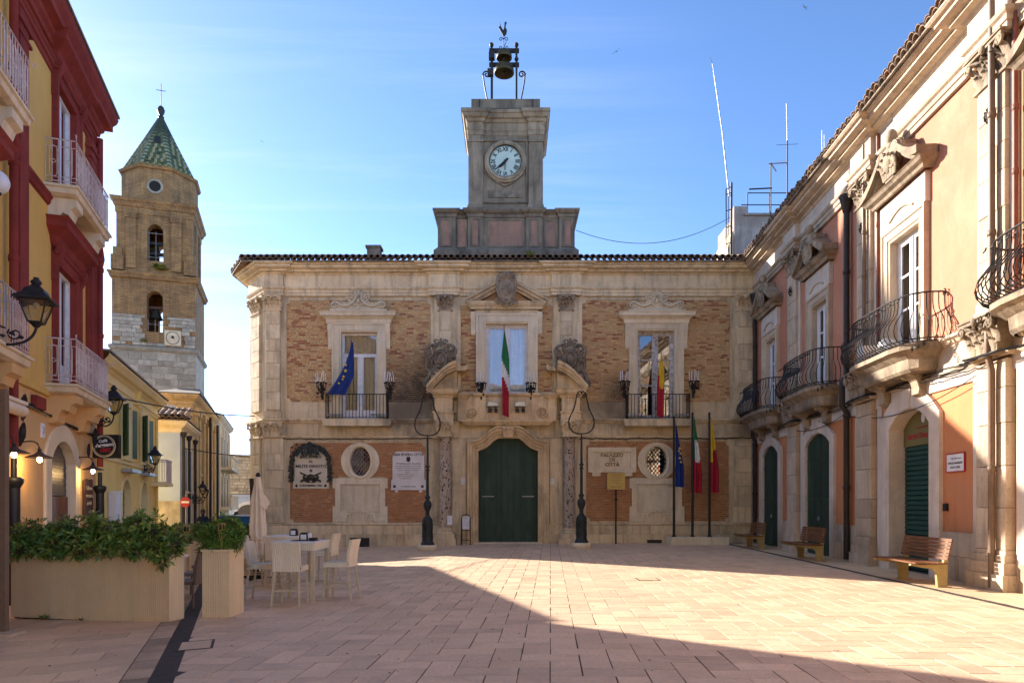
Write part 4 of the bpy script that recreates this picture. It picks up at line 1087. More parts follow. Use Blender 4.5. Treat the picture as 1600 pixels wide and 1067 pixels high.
# ---------------------------------------------------------------- clock tower on the palace roof
TY = YF+.55
ct = thing('clock_tower', 'sooty stone clock tower with bells and weathercock above the palace roof', 'clock tower', (0, TY, 0))
def TX(p): return (p-800)/F*TY
def TZ(p): return 1.6+(788-p)/F*TY
def clock_tower():
    cx = TX(791); zb0, zb1 = TZ(396)-.6, TZ(338)
    hw = TX(898)-cx; D = 3.6
    # base block with ressauts
    path = [(cx-hw,D),(cx-hw,0),(TX(712),0),(TX(712),.12),(TX(731),.12),(TX(731),-.03),(TX(754),-.03),(TX(754),.05),(TX(822),.05),(TX(822),-.03),(TX(846),-.03),(TX(846),.12),(TX(874),.12),(TX(874),0),(cx+hw,0),(cx+hw,D),]
    mb = MB(); mb.plan(path, [(.16,zb0),(.16,TZ(393)),(.06,TZ(389)),(.0,TZ(386)),(0,zb1-.02)]); mb.plan([(cx+hw,D),(cx-hw,D)], [(0,zb0),(0,zb1)]); mb.build('tower_base', m_stone_grey, ct)
    mb = MB(); mb.plan(path, [(0,zb1-.06),(.04,zb1-.04),(.06,zb1+.08),(.14,zb1+.12),(.2,zb1+.2),(.2,zb1+.27),(.02,zb1+.34)]); mb.box(cx-hw+.15, cx+hw-.15, .14, D, zb1+.2, zb1+.345); mb.build('base_cornice', m_stone_grey, ct)
    for a, b, d in ((691,702,.0),(716,727,.12),(738,747,-.03),(765,816,.05),(830,839,-.03),(853,868,.12),(882,892,0)):
        p = part('base_panel', ct)
        m = MB(); x0, x1, z0, z1 = TX(a), TX(b), TZ(383), TZ(345); m.box(x0, x1, d-.012, d+.05, z0, z1); m.build('panel_field', m_pink, p)
        m = MB(); m.face(rect(x0,x1,z0,z1), [(0,d+.01),(0,d-.02),(.03,d-.045),(.08,d-.04),(.09,d+.01)], closed=True); m.build('panel_frame', m_stone_grey, p)
    # shaft
    s0, s1 = TX(731), TX(849); y0, y1 = .35, 3.55; zs0, zs1 = zb1+.3, TZ(204)
    mb = MB()
    mb.plan([(s0+.12,y1),(s0+.12,y0+.1),(s1-.12,y0+.1),(s1-.12,y1),(s0+.12,y1)], [(0,zs0),(0,zs1+1.6)])
    mb.build('tower_shaft', m_stone_grey, ct)
    k = 0
    for (a, b, ya, yb) in ((s0,s0+.62,y0,y0+.5),(s1-.62,s1,y0,y0+.5),(s0,s0+.62,y1-.5,y1),(s1-.62,s1,y1-.5,y1)):
        m = MB()
        m.box(a, b, ya, yb, zs0, zs1+.1); m.box(a-.07, b+.07, ya-.07, yb+.07, zs0, zs0+.22); m.box(a-.035, b+.035, ya-.035, yb+.035, zs0+.22, zs0+.34)
        m.box(a-.04, b+.04, ya-.04, yb+.04, zs1-.3, zs1-.22)
        m.build('corner_pilaster', m_stone_grey, ct)
    # panel with clock
    x0, x1 = TX(753), TX(825); zc = TZ(245.5); xc = TX(789.5)
    mb = MB(); I = rect(x0+.06, x1-.06, TZ(309), TZ(213))
    mb.face(I, [(0,y0+.1),(0,y0+.03),(.05,y0+.03),(.07,y0+.1)], closed=True)
    mb.tube(bez((x0+.1,y0+.08,TZ(262)),(x0+.5,y0+.06,TZ(275)),(xc-.25,y0+.05,TZ(280)),(xc,y0+.05,TZ(284)),8), .04, 5)
    mb.tube(bez((x1-.1,y0+.08,TZ(262)),(x1-.5,y0+.06,TZ(275)),(xc+.25,y0+.05,TZ(280)),(xc,y0+.05,TZ(284)),8), .04, 5)
    mb.build('clock_panel', m_stone_grey, ct)
    mb = MB(); mb.box(x0+.25, x1-.25, y0+.06, y0+.1, TZ(302), TZ(290)); mb.build('inscription_slab', m_stone_dark, ct)
    ck = part('clock', ct)
    mb = MB(); mb.face(ellipse(xc,zc,.70,.70,40), [(0,y0+.08),(0,y0-.06),(.05,y0-.09),(.12,y0-.085),(.15,y0-.02),(.2,y0-.0),(.205,y0+.1)], closed=True); mb.build('clock_rim', m_stone_mid, ck)
    mb = MB(); mb.prism(ellipse(xc,zc,.71,.71,40), y0+.02, y0+.05); mb.build('dial', m_dial, ck)
    mb = MB(); mb.face(ellipse(xc,zc,.665,.665,40), [(0,y0+.02),(0,y0-.01),(.04,y0-.01),(.04,y0+.02)], closed=True); mb.build('dial_ring', m_black, ck)
    NUM = ['XII','I','II','III','IIII','V','VI','VII','VIII','IX','X','XI']
    for i, s in enumerate(NUM):
        a = 2*math.pi*i/12
        text('numeral', s, .25, (xc+.515*math.sin(a), y0+.012, zc+.515*math.cos(a)), m_black, ck, .004, .8, tilt=-a, bold=.006)
    mb = MB()
    for i in range(60):
        a = 2*math.pi*i/60; M_ = Matrix.Translation((xc+.635*math.sin(a), y0+.012, zc+.635*math.cos(a))) @ Matrix.Rotation(a, 4, 'Y'); mb.obox(M_, .018, .008, .035)
    mb.build('minute_mark', m_black, ck)
    def hand(a, L, wd, y):
        m = MB(); d = Vector((math.sin(a),0,math.cos(a))); c = Vector((xc,y,zc)); p = Vector((d.z,0,-d.x))
        P = [c-d*.16-p*wd, c-d*.16+p*wd, c+d*L*.6+p*wd*1.3, c+d*L, c+d*L*.6-p*wd*1.3]
        m.prism([(q.x,q.z) for q in P], y, y+.012); m.build('clock_hand', m_black, ck)
    hand(R(229), .58, .028, y0-.03); hand(R(222), .40, .045, y0-.015)
    mb = MB(); mb.prism(ellipse(xc,zc,.06,.06,12), y0-.04, y0); mb.build('hand_boss', m_black, ck)
    mb = MB(); mb.bar((xc,y0-.01,zc-.05),(xc-.02,y0-.01,zc-.38),.035); mb.build('weight_rod', m_brownwood, ck)
    # top entablature
    q = .0; cs = []
    def ring(e): return [(s0-e,y1+e),(s0-e,y0-e),(s0+.62+e,y0-e),(s0+.62+e,y0+.1-e),(s1-.62-e,y0+.1-e),(s1-.62-e,y0-e),(s1+e,y0-e),(s1+e,y1+e),(s0-e,y1+e)]
    mb = MB(); mb.plan(ring(.0), [(0,zs1-.02),(.03,zs1),(.03,zs1+.16),(.06,zs1+.2),(.06,zs1+.3),(.02,zs1+.32),(.02,zs1+.52),(.08,zs1+.56),(.12,zs1+.66),(.2,zs1+.7),(.26,zs1+.84),(.3,zs1+.86),(.3,zs1+1.0),(.2,zs1+1.06)])
    mb.build('tower_entablature', m_stone_mid, ct)
    zt = zs1+1.06
    mb = MB(); mb.box(TX(731), TX(844), y0+.1, y1-.1, zt, TZ(160)); mb.box(TX(721), TX(855), y0-.1, y1+.1, zt-.02, TZ(172.5)); mb.box(TX(752), TX(822), y0+.5, y1-.5, TZ(160), TZ(148)); mb.box(TX(749), TX(825), y0+.45, y1-.45, TZ(150)+.02, TZ(148)+.06)
    mb.build('tower_cap', m_stone_dark, ct)
    # bell frame of iron (in the middle of the tower)
    ym = (y0+y1)/2; k = (TY+ym)/TY
    def X(p): return (p-800)/F*(TY+ym)
    def Z(p): return 1.6+(788-p)/F*(TY+ym)
    zf = TZ(148)
    bf = part('bell_frame', ct); xa, xb = X(768.5), X(807)
    m = MB()
    for x in (xa, xb):
        for yy in (ym-.35, ym+.35): m.bar((x,yy,zf),(x,yy,Z(78)),.085)
        m.bar((x,ym-.5,Z(80)),(x,ym+.5,Z(80)),.1); m.bar((x,ym-.5,Z(102)),(x,ym+.5,Z(102)),.1)
    for z in (Z(80), Z(102)): m.bar((xa-.12,ym,z),(xb+.12,ym,z),.12,.16)
    for z in (Z(80), Z(102)):
        for x in (xa, xb): m.ell((x, ym-.4, z), (.1,.1,.1), 8, 5)
    m.build('frame_post', m_iron, bf)
    m = MB()
    for s, x in ((-1, xa), (1, xb)):
        m.tube([(x+s*.05,ym,zf+.1)]+bez((x+s*.05,ym,zf+.3),(x+s*.2,ym,zf+.8),(x+s*.42,ym,Z(122)),(x+s*.38,ym,Z(116)),8)+[Vector(p) for p in spiral(x+s*.24, Z(117), ym, .17, R(0 if s > 0 else 180), 1.3, 12, s)], .035, 5)
        m.tube([(x+s*.02,ym,zf+.35)]+[Vector(p) for p in spiral(x+s*.2, zf+.2, ym, .19, R(120 if s > 0 else 60), 1.2, 12, -s)], .032, 5)
        m.tube([(x+s*.3,ym,zf+.32),(x+s*.42,ym,zf+.2),(x+s*.5,ym,zf+.14)], [.03,.05,.06], 5)
        m.bar((TX(791)+s*1.15,y0+.1,zf-.3),(TX(791)+s*1.15,y0+.1,zf+.06),.04); m.bar((TX(791)+s*1.15,y0+.1,zf+.0),(TX(791)+s*.85,y0+.3,zf-.15),.03)
    m.build('scroll_brace', m_iron, bf)
    m = MB(); m.box(xa-.12, xa+.14, ym-.6, ym-.35, Z(104), Z(95)); m.box(xa-.18,xa+.08,ym-.5,ym-.3,Z(128),Z(118)); m.build('hammer', m_iron, bf)
    for z0, z1, r in ((92,78.5,.36),(115.5,100,.46)):
        b = part('bell', ct); m = MB(); zz0, zz1 = Z(z0), Z(z1); h = zz1-zz0
        prof = [(r*.97,0),(r,.02),(r*.985,h*.2),(r*.95,h*.42),(r*.85,h*.65),(r*.66,h*.84),(r*.35,h*.97),(.02,h)]
        m.lathe(prof, 22, (xa/2+xb/2, ym, zz0)); m.lathe([(r*.97,0),(r*.86,.03),(r*.75,h*.5),(.02,h*.85)], 22, (xa/2+xb/2, ym, zz0))
        m.build('bell_body', m_bell, b)
        m = MB(); m.ell(((xa+xb)/2, ym, zz0+.04), (.07,.07,.08), 8, 6); m.build('clapper', m_iron, b)
    # weathercock
    wc = part('weathercock', ct); xw = X(787); m = MB()
    m.tube([(xw,ym,Z(79)),(xw,ym,Z(52))], .022, 5)
    for s in (-1, 1):
        m.tube(spiral(xw+s*.13, Z(75), ym, .11, R(180 if s > 0 else 0), 1.2, 12, s), .018, 4)
        m.tube(spiral(xw+s*.12, Z(62), ym, .1, R(180 if s > 0 else 0), 1.2, 12, -s), .018, 4)
    m.tube([(xw+.02,ym,Z(74)),(xw+.12,ym,Z(66))], .015, 4)
    m.build('vane_rod', m_iron, wc)
    m = MB(); z = Z(49)
    body = [(-.06,-.2),(.02,-.24),(.1,-.14),(.13,.0),(.1,.1),(.06,.14),(.09,.32),(.12,.36),(.07,.42),(.02,.36),(.0,.1),(-.04,.02),(-.14,.18),(-.24,.46),(-.2,.2),(-.26,.16),(-.14,-.05)]
    m.prism([(xw+.02+a, z+b) for a, b in body], ym-.025, ym+.025); m.build('cockerel', m_iron, wc)
clock_tower()
# weeds on the cornice
def sprig(name, label, cat, c, r, n, mat, parent=None, group=None, h=None):
    rd = random.Random(int(abs(c[0])*97+abs(c[2])*31)); m = MB()
    for i in range(n):
        a = rd.random()*6.28; e = rd.uniform(.2,1.2); L = r*rd.uniform(.5,1.1); d = Vector((math.cos(a)*math.cos(e), math.sin(a)*math.cos(e), math.sin(e)*(h or 1)))
        p = Vector(c)+d*L*.2; q = Vector(c)+d*L; u = d.cross(Vector((0,0,1))).normalized()*r*.14
        m.add([p, (p+q)/2+u, q, (p+q)/2-u], [(0,1,2,3)], tone=rd.random())
    o = m.build(name, mat, parent); tag(o, label, cat, group); return o
sprig('weed', 'green weed tuft growing at the foot of the clock tower base', 'weed', (TX(828), YF-.35, 11.62), .42, 60, m_leaf)
# ---------------------------------------------------------------- things on and in front of the palace
def PY(d): return YF-d
def plaque_poly(cx, z0, z1, hw, r=.18, foot=.06, footh=.4):
    p = [(cx+hw+foot,z0),(cx+hw+foot,z0+footh),(cx+hw,z0+footh+.05)]
    p += [(cx+hw-r+r*math.cos(R(t)), z1-r+r*math.sin(R(t))) for t in (0,30,60,90)]
    p += [(cx-hw+r+r*math.cos(R(t)), z1-r+r*math.sin(R(t))) for t in (90,120,150,180)]
    p += [(cx-hw,z0+footh+.05),(cx-hw-foot,z0+footh),(cx-hw-foot,z0)]
    return p
def plaques():
    t = thing('memorial_plaque', 'cream war memorial plaque under a dark wreath with crossed rifles', 'plaque', (PX(486.5), PY(0), PZ(730)))
    z0, z1 = -.88, .85; m = MB(); m.prism(plaque_poly(0, z0, z1, .68, .28), -.06, .0); m.build('slab', m_marble_cream, t)
    for s, z, sz, sx in (('SAN SEVERO', .42, .155, 1.0), ('AL', .235, .145, 1.1), ('MILITE IGNOTO', .035, .175, 1.02), ('4 NOVEMBRE 1921', -.765, .10, 1.15)):
        text('lettering', s, sz, (0,-.064,z), m_letter, t, .006, sx, bold=.004)
    m = MB(); st = []
    for k in range(10):
        a = R(90+36*k); r = .09 if k % 2 == 0 else .037; st.append((r*math.cos(a), -.14+r*math.sin(a)))
    m.prism(st, -.075, -.06); m.build('star', m_bronze, t)
    m = MB()
    for s in (-1, 1):
        m.bar((s*-.42,-.09,-.60),(s*.44,-.09,-.22),.06,.05); m.bar((s*-.42,-.09,-.58),(s*-.2,-.09,-.47),.10,.05)
        for k in range(6): leaf_orn(m, s*(.06+.035*k), -.6+.01*k, .16, .07, .07, .03, s*.1)
    m.ell((0,-.08,-.42), (.17,.09,.14), 12, 6); m.box(-.2,.2,-.14,-.07,-.45,-.42)
    for s in (-1, 1): m.tube(bez((s*.02,-.09,-.62),(s*.3,-.09,-.6),(s*.34,-.09,-.38),(s*.22,-.09,-.3),8), [.02,.045,.05,.05,.05,.045,.04,.03,.02], 5)
    m.build('emblem', m_bronze, t)
    for s in (-1, 1):
        m = MB(); m.lathe([(0,0),(.055,0),(.05,.02),(0,.03)], 12, M=Matrix.Translation((s*.6,-.06,-.765)) @ Matrix.Rotation(R(90), 4, 'X')); m.build('stud', m_bronze, t)
    w = thing('laurel_wreath', 'dark laurel garland hung over the cream memorial plaque', 'wreath', (PX(486.5), PY(.06), PZ(730)))
    rd = random.Random(3); m = MB()
    pts = bez((-.80,-.04,-.55),(-.84,-.06,.35),(-.75,-.06,.82),(0,-.08,.92),18)+bez((0,-.08,.92),(.75,-.06,.82),(.84,-.06,.35),(.80,-.04,-.55),18)
    m.tube(pts, .055, 6)
    for p in pts:
        for k in range(9):
            a = rd.random()*6.28; d = Vector((math.cos(a), -.35, math.sin(a))); L = rd.uniform(.09,.17); q = p+d*L; u = d.cross(Vector((0,1,0))).normalized()*.035
            m.add([p, p+d*L*.5+u, q, p+d*L*.5-u], [(0,1,2,3)], tone=rd.random()*.3)
    for k in range(120):
        p = Vector((rd.gauss(0,.27), -.12-rd.random()*.08, .80+rd.gauss(0,.10)-.10*abs(rd.gauss(0,1)))); a = rd.random()*6.28; d = Vector((math.cos(a)*.7,-.3,-abs(math.sin(a)))); u = d.cross(Vector((0,1,0))).normalized()*.045; L = rd.uniform(.1,.2)
        m.add([p, p+d*L*.5+u, p+d*L, p+d*L*.5-u], [(0,1,2,3)], tone=rd.random()*.3)
    m.build('garland', m_bronze, w)
    t = thing('city_plaque', 'white marble plaque with many lines of text beside the left lamp post', 'plaque', (PX(638.5), PY(0), PZ(735.5)))
    m = MB(); m.prism(plaque_poly(0, -.80, .80, .66, .22), -.06, 0); m.build('slab', m_marble, t)
    m = MB(); m.box(-.56,-.44,-.055,0,-.90,-.80); m.box(.44,.56,-.055,0,-.90,-.80); m.build('bracket', m_marble, t)
    text('lettering', 'SAN SEVERO CITTÀ', .155, (0,-.064,.67), m_letter, t, .004, .92, bold=.003)
    m = MB(); m.prism([(0,.36),(.07,.4),(.085,.5),(.06,.58),(-.06,.58),(-.085,.5),(-.07,.4)], -.07, -.06); m.build('crest', m_letter, t)
    text('lettering', 'Il Presidente della Repubblica', .095, (0,-.064,.30), m_letter, t, .003, .92, shear=.3)
    lines = ['vista la domanda del Consiglio Comunale di San Severo', 'intesa ad ottenere il riconoscimento del titolo di Città', 'visti gli atti e il parere della Giunta Provinciale', 'DECRETA', 'al Comune di San Severo è concesso', 'il titolo di Città con tutti gli onori', 'e le prerogative di legge']
    for k, s in enumerate(lines): text('lettering', s, .058, (-.02 if k < 4 else -.12,-.064,.195-.085*k), m_letter, t, .002, .82)
    text('lettering', '31 MARZO 2006', .085, (0,-.064,-.655), m_letter, t, .003, 1.0)
    for s in (-1, 1):
        m = MB(); m.box(s*.58-.05, s*.58+.05, -.08, -.055, -.70, -.60); m.build('stud', m_bronze, t)
    t = thing('palace_sign', 'raised stone nameplate reading PALAZZO DI CITTÀ right of the door', 'nameplate', (PX(956), PY(0), PZ(718.5)))
    m = MB(); I = rect(-.77,.77,-.33,.33); m.prism(rect(-1.0,1.0,-.52,.52), -.09, .0, [I], back=False); m.face(I, [(0,-.02),(0,-.07),(.06,-.1),(.08,-.09)], closed=True); m.build('frame', m_stone_pale, t)
    m = MB(); m.box(-.77,.77,-.035,0,-.33,.33); m.build('slab', m_stone_pale, t)
    for s, z in (('PALAZZO', .20), ('DI', 0.0), ('CITTÀ', -.20)): text('lettering', s, .205, (0,-.05,z), m_orn, t, .022, 1.05 if len(s) > 3 else 1.1, bold=.004)
    m = MB(); m.box(-.83,-.48,-.1,0,-.68,-.522); m.box(.5,.84,-.1,0,-.68,-.522); m.build('bracket', m_stone_pale, t)
plaques()
def info_sign():
    t = thing('information_sign', 'yellow information board on a thin black post under the nameplate', 'sign', (PX(958), PY(.75), 0))
    m = MB(); m.tube([(0,0,0),(0,0,2.4)], .035, 8); m.build('post', m_black, t)
    m = MB(); m.box(-.36,.36,-.07,-.04,2.22,2.86); m.build('board', m_goldsign, t)
    m = MB(); m.box(-.38,.38,-.075,-.035,2.86,2.885); m.box(-.38,.38,-.075,-.035,2.2,2.22); m.build('edge', m_benchmetal, t)
    for k in range(5): text('lettering', ['PALAZZO DI CITTÀ', 'antico convento, edificato', 'nel XVII secolo, sede del', 'municipio dal 1812', 'Città di San Severo'][k], .062 if k in (0,4) else .048, (0,-.073,2.79-.1*k if k < 4 else 2.31), m_letter, t, .001, .85)
    m = MB(); m.box(-.06,.06,-.05,.05,1.75,1.85); m.build('clamp', m_black, t)
info_sign()
def lamp_post(x, y, label):
    t = thing('lamp_post', label, 'lamp post', (x, y, gz(x,y)), 0, 'cast iron lamp posts before the town hall')
    m = MB(); m.lathe([(0,.0),(.37,.0),(.37,.17),(.35,.2),(0,.2)], 24, (0,0,0)); m.build('stone_base', m_stone_pale, t)
    m = MB(); m.lathe([(.25,.2),(.25,.26),(.225,.28),(.2,.34),(.195,.4),(.2,.44),(.185,.5),(.175,.7),(.17,.9),(.185,1.0),(.195,1.08),(.18,1.14),(.13,1.2),(.09,1.26),(.07,1.3),(.085,1.33),(.07,1.36),(.075,1.42),(.12,1.52),(.15,1.62),(.155,1.68),(.14,1.72),(.145,1.76),(.09,1.8),(.065,1.86),(.10,1.92),(.105,1.95),(.06,1.99),(.052,2.1)], 16); m.build('pedestal', m_castgreen, t)
    m = MB(); m.lathe([(.055,2.08),(.05,2.9),(.075,2.92),(.075,2.95),(.05,2.97),(.05,3.03),(.09,3.05),(.09,3.08),(.048,3.11),(.042,3.4),(.036,4.08),(.02,4.12),(.02,4.2)], 12); m.build('shaft', m_castgreen, t)
    for k in range(8):
        a = 2*math.pi*k/8; m = MB(); m.tube([(.19*math.cos(a),.19*math.sin(a),.46),(.178*math.cos(a),.178*math.sin(a),.7),(.19*math.cos(a),.19*math.sin(a),1.0)], .018, 5); m.build('fluting_rib', m_castgreen, t)
    P = []
    for s in (1, -1):
        q = bez((0,0,4.2),(s*.42,0,4.16),(s*.6,0,4.55),(s*.36,0,4.95),10)+bez((s*.36,0,4.95),(s*.22,0,5.2),(s*.22,0,5.4),(s*.17,0,5.62),8)[1:]+bez((s*.17,0,5.62),(s*.12,0,5.8),(s*-.02,0,5.78),(s*.0,0,5.66),6)[1:]
        m = MB(); m.tube(q, .026, 6); m.tube(spiral(s*.1, 5.62, 0, .09, R(90), 1.3, 12, -s), .016, 4); m.build('lyre_arm', m_iron, t)
    return t
def on_ground(px, py, it=6):
    """a point of the ground plane seen at this place of the photograph (metres)"""
    y = 20
    for _ in range(it):
        x = (px-800)/F*y; y = (1.6-gz(x, min(y, 28)))*F/(py-788)
    return ((px-800)/F*y, y)
for px, lab in ((668, 'dark cast iron lamp post with lyre top, left of the door by the white plaque'), (908.5, 'dark cast iron lamp post with lyre top, right of the door by the nameplate')):
    p = on_ground(px, 859.5 if px < 800 else 856); lamp_post(p[0], p[1], lab)
# ---- flags
def flag_mesh(name, corners, bands, parent, mats, nu=10, nv=26, fold=.05, waves=2.3, seed=1):
    """hanging cloth: corners(v) -> (left point, right point); bands(u,v) -> material index"""
    rd = random.Random(seed); ph = rd.random()*6; m = MB(); rows = []
    for j in range(nv+1):
        v = j/nv; a, b = corners(v); row = []
        for i in range(nu+1):
            u = i/nu; p = Vector(a).lerp(Vector(b), u); p.y += fold*math.sin(u*waves*6.28+ph+v*1.8)*(.25+.75*v); row.append(p)
        rows.append(row)
    k = nu+1; vs = [p for r in rows for p in r]
    for j in range(nv):
        for i in range(nu):
            m.mi = bands((i+.5)/nu, (j+.5)/nv); 
            m.add([rows[j][i], rows[j][i+1], rows[j+1][i+1], rows[j+1][i]], [(0,1,2,3)], True)
    # weld
    me = m.mesh(name)
    import bmesh
    bm = bmesh.new(); bm.from_mesh(me); bmesh.ops.remove_doubles(bm, verts=bm.verts, dist=1e-5); bm.to_mesh(me); bm.free()
    for q in mats: me.materials.append(q)
    return link(name, me, parent)
def star_at(m, p, r, nrm=(0,-1,0)):
    st = []
    for k in range(10):
        a = R(90+36*k); q = r if k % 2 == 0 else r*.42; st.append((p[0]+q*math.cos(a), p[2]+q*math.sin(a)))
    m.prism(st, p[1]-.006, p[1])
def flags():
    # leaning staffs with flags at the three windows
    t = thing('european_flag', 'blue flag with yellow stars drooping from the left balcony window', 'flag', (0, PY(.7), 0))
    A, B = (PX(555.5), 0, PZ(541)), (PX(540), 0, PZ(618))
    def cor(v):
        return ((PX(554.5)-(PX(555)-PX(518.5))*v**1.6, .0, PZ(541)-(PZ(541)-PZ(619))*v), (PX(556)+(.05+.05*math.sin(v*3)) - max(0, v-.62)*.85, .0, PZ(541)-(PZ(541)-PZ(622))*v*(1 if v < .62 else 1)))
    flag_mesh('cloth', cor, lambda u, v: 0, t, [m_blueflag], fold=.05)
    for px, py, r in ((547,576,.075),(547,585,.085),(544,594,.075),(542.5,598,.06),(537,604,.06)): m = MB(); star_at(m, (PX(px), -.075, PZ(py)), r); m.build('star', m_star, t)
    m = MB(); m.tube([(PX(555),.5,PZ(618)),(PX(555.5),0,PZ(538))], .014, 5); m.build('staff', m_iron, t)
    t = thing('italian_flag', 'green, white and red flag hanging over the arched door', 'flag', (0, PY(.75), 0))
    def cor(v):
        x = PX(788)+.02*math.sin(v*2); w0 = .02+.12*min(1, v*3)+.025*math.sin(v*5)
        return ((x-w0*.8, 0, PZ(528)-(PZ(528)-PZ(652))*v), (x+w0*1.1+.05*v, 0, PZ(524)-(PZ(524)-PZ(656))*v))
    flag_mesh('cloth', cor, lambda u, v: 0 if v < .30+.24*u else (1 if v < .52+.1*u+.1*u*u else 2), t, [m_greenflag, m_whiteflag, m_redflag], fold=.05, seed=4, nu=12)
    m = MB(); m.tube([(PX(789),.5,PZ(560)),(PX(788),0,PZ(515))], .014, 5); m.build('staff', m_iron, t)
    t = thing('city_flag', 'yellow and dark red flag hanging at the right balcony window', 'flag', (0, PY(.7), 0))
    def cor(v):
        x = PX(1028)-.05*v; w0 = .03+.13*min(1, v*2.5)
        return ((x-w0, 0, PZ(565)-(PZ(565)-PZ(653))*v), (x+w0*.9, 0, PZ(560)-(PZ(560)-PZ(656))*v))
    flag_mesh('cloth', cor, lambda u, v: 0 if (v < .55 and u > .1+.5*v) or v < .3 else 1, t, [m_yelflag, m_redflag], fold=.05, seed=6)
    m = MB(); m.tube([(PX(1029),.5,PZ(620)),(PX(1028),0,PZ(548))], .014, 5); m.build('staff', m_iron, t)
    # three flagpoles on a low stone step
    st = thing('flagpole_step', 'low stone step that carries the three flagpoles', 'stone step', (PX(1080), PY(1.0), 0))
    rd = random.Random(8); x = -1.15
    while x < 1.1:
        L = min(rd.uniform(.5,.8), 1.15-x); m = MB(); m.box(x+.004, x+L-.004, -.38, .6, 0, .3+rd.uniform(-.006,.006)); m.build('stone_block', m_stone_pale, st); x += L
    Y = PY(1.0); k = Y/YF
    for px, lab, nm, fl, mats, bands in (
        (1053, 'flagpole on the stone step flying the blue starred flag', 'blue flag with yellow stars limp on the first of three poles', 'european_flag', [m_blueflag], lambda u, v: 0),
        (1082, 'flagpole on the stone step flying the green, white and red flag', 'green, white and red flag limp on the middle of three poles', 'italian_flag', [m_greenflag, m_whiteflag, m_redflag], lambda u, v: (0 if v < .24+.25*u*(1 if u < .5 else .4) else (1 if v < .62-.05*u and u > .15 else (0 if u < .15 and v < .58 else 2)))),
        (1108.5, 'flagpole on the stone step flying the yellow and red flag', 'yellow over red flag limp on the pole nearest the corner', 'city_flag', [m_yelflag, m_redflag], lambda u, v: 0 if v < .5-.1*u+(.12 if u < .25 else 0) else 1)):
        x = (px-800)/F*Y
        t = thing('flagpole', lab, 'flagpole', (x, Y, .29), 0, 'flagpoles before the palace')
        zt = 1.6+(788-(654 if px < 1060 else 648))/F*Y-.29
        m = MB(); m.tube([(0,0,0),(0,0,zt)], [.055,.04], 8); m.build('pole', m_iron, t)
        m = MB(); m.ell((0,0,zt+.04), (.05,.05,.07), 8, 5); m.build('finial', m_iron, t)
        m = MB(); m.lathe([(.1,0),(.1,.03),(.06,.08)], 10); m.build('base_collar', m_iron, t)
        f = thing(fl, nm, 'flag', (x+.03, Y-.03, .29)); h = 2.62 if px < 1060 else 3.0
        def cor(v, zt=zt, h=h):
            w0 = .04+.32*min(1, v*1.4)*(1 if v < .9 else 1)
            return ((.0+.02, 0, zt-.1-h*v), (w0, -.0, zt-.1-h*v*(1.02)))
        flag_mesh('cloth', cor, bands, f, mats, fold=.08, waves=1.7, seed=px, nu=12, nv=30)
        if px < 1060:
            for a, b in ((.17,.42),(.2,.5),(.17,.57),(.22,.63),(.14,.46)): m = MB(); star_at(m, (a, -.10, zt-.1-h*b), .06); m.build('star', m_star, f)
flags()
def candelabra(px, py, d, label):
    x, z = PX(px), PZ(py)
    t = thing('candle_bracket', label, 'candle bracket', (x, PY(d), z), 0, 'iron candle brackets at the windows')
    m = MB(); m.tube([(0,.0,-.55),(0,-.05,-.2),(0,-.12,.05)], [.05,.07,.05], 6)
    rd = random.Random(int(px))
    for k in range(5):
        a = R(200+35*k); c = (.2*math.cos(a), -.12+.18*math.sin(a)*.8, .08+.02*(k % 2))
        m.tube(bez((0,-.1,-.1),(c[0]*.6,c[1],-.2),(c[0]*1.1,c[1],-.12),c,6), .017, 4); m.lathe([(.0,-.02),(.045,0),(.055,.035),(.03,.05)], 8, c)
    for k in range(16): m.ell((rd.gauss(0,.08), -.1+rd.gauss(0,.05), -.12+rd.gauss(0,.14)), (.045,.04,.05), 6, 4)
    m.build('bracket', m_iron, t)
    for k in range(5):
        a = R(200+35*k); c = Vector((.2*math.cos(a), -.12+.18*math.sin(a)*.8, .12)); lean = rd.uniform(-.08,.08)
        m = MB(); m.tube([c, c+Vector((lean,0,.42+rd.uniform(-.06,.04)))], .017, 6); m.build('candle', m_whiteplain, t)
for px, py, d, lab in ((508,606,.4,'iron bracket with white candles at the left end of the left balcony'),(612.5,606,.4,'iron bracket with white candles at the right end of the left balcony'),
        (752.5,606,.3,'iron bracket with white candles left of the central window'),(829,606,.3,'iron bracket with white candles right of the central window'),
        (973,604,.4,'iron bracket with white candles at the left end of the right balcony'),(1079,604,.4,'iron bracket with white candles at the right end of the right balcony')):
    candelabra(px, py, d, lab)
for px, lab in ((770.5, 'grey floodlight on the parapet left of the hanging flag'), (812.5, 'grey floodlight on the parapet right of the hanging flag')):
    t = thing('floodlight', lab, 'floodlight', (PX(px), PY(.36), PZ(636)), 0, 'floodlights over the door')
    m = MB(); m.prism([(-.24,-.06),(.24,-.06),(.2,.13),(-.2,.13)], -.28, -.05); m.build('housing', m_grey, t)
    m = MB(); m.add([(-.2,-.285,-.03),(.2,-.285,-.03),(.17,-.285,.11),(-.17,-.285,.11)], [(0,1,2,3)]); m.build('lens', m_glass, t)
    m = MB(); m.bar((-.12,-.15,-.06),(-.12,-.02,-.22),.04); m.bar((.12,-.15,-.06),(.12,-.02,-.22),.04); m.box(-.2,-.03,-.14,0,-.27,-.14); m.box(.06,.2,-.12,0,-.27,-.14); m.build('mount', m_black, t)
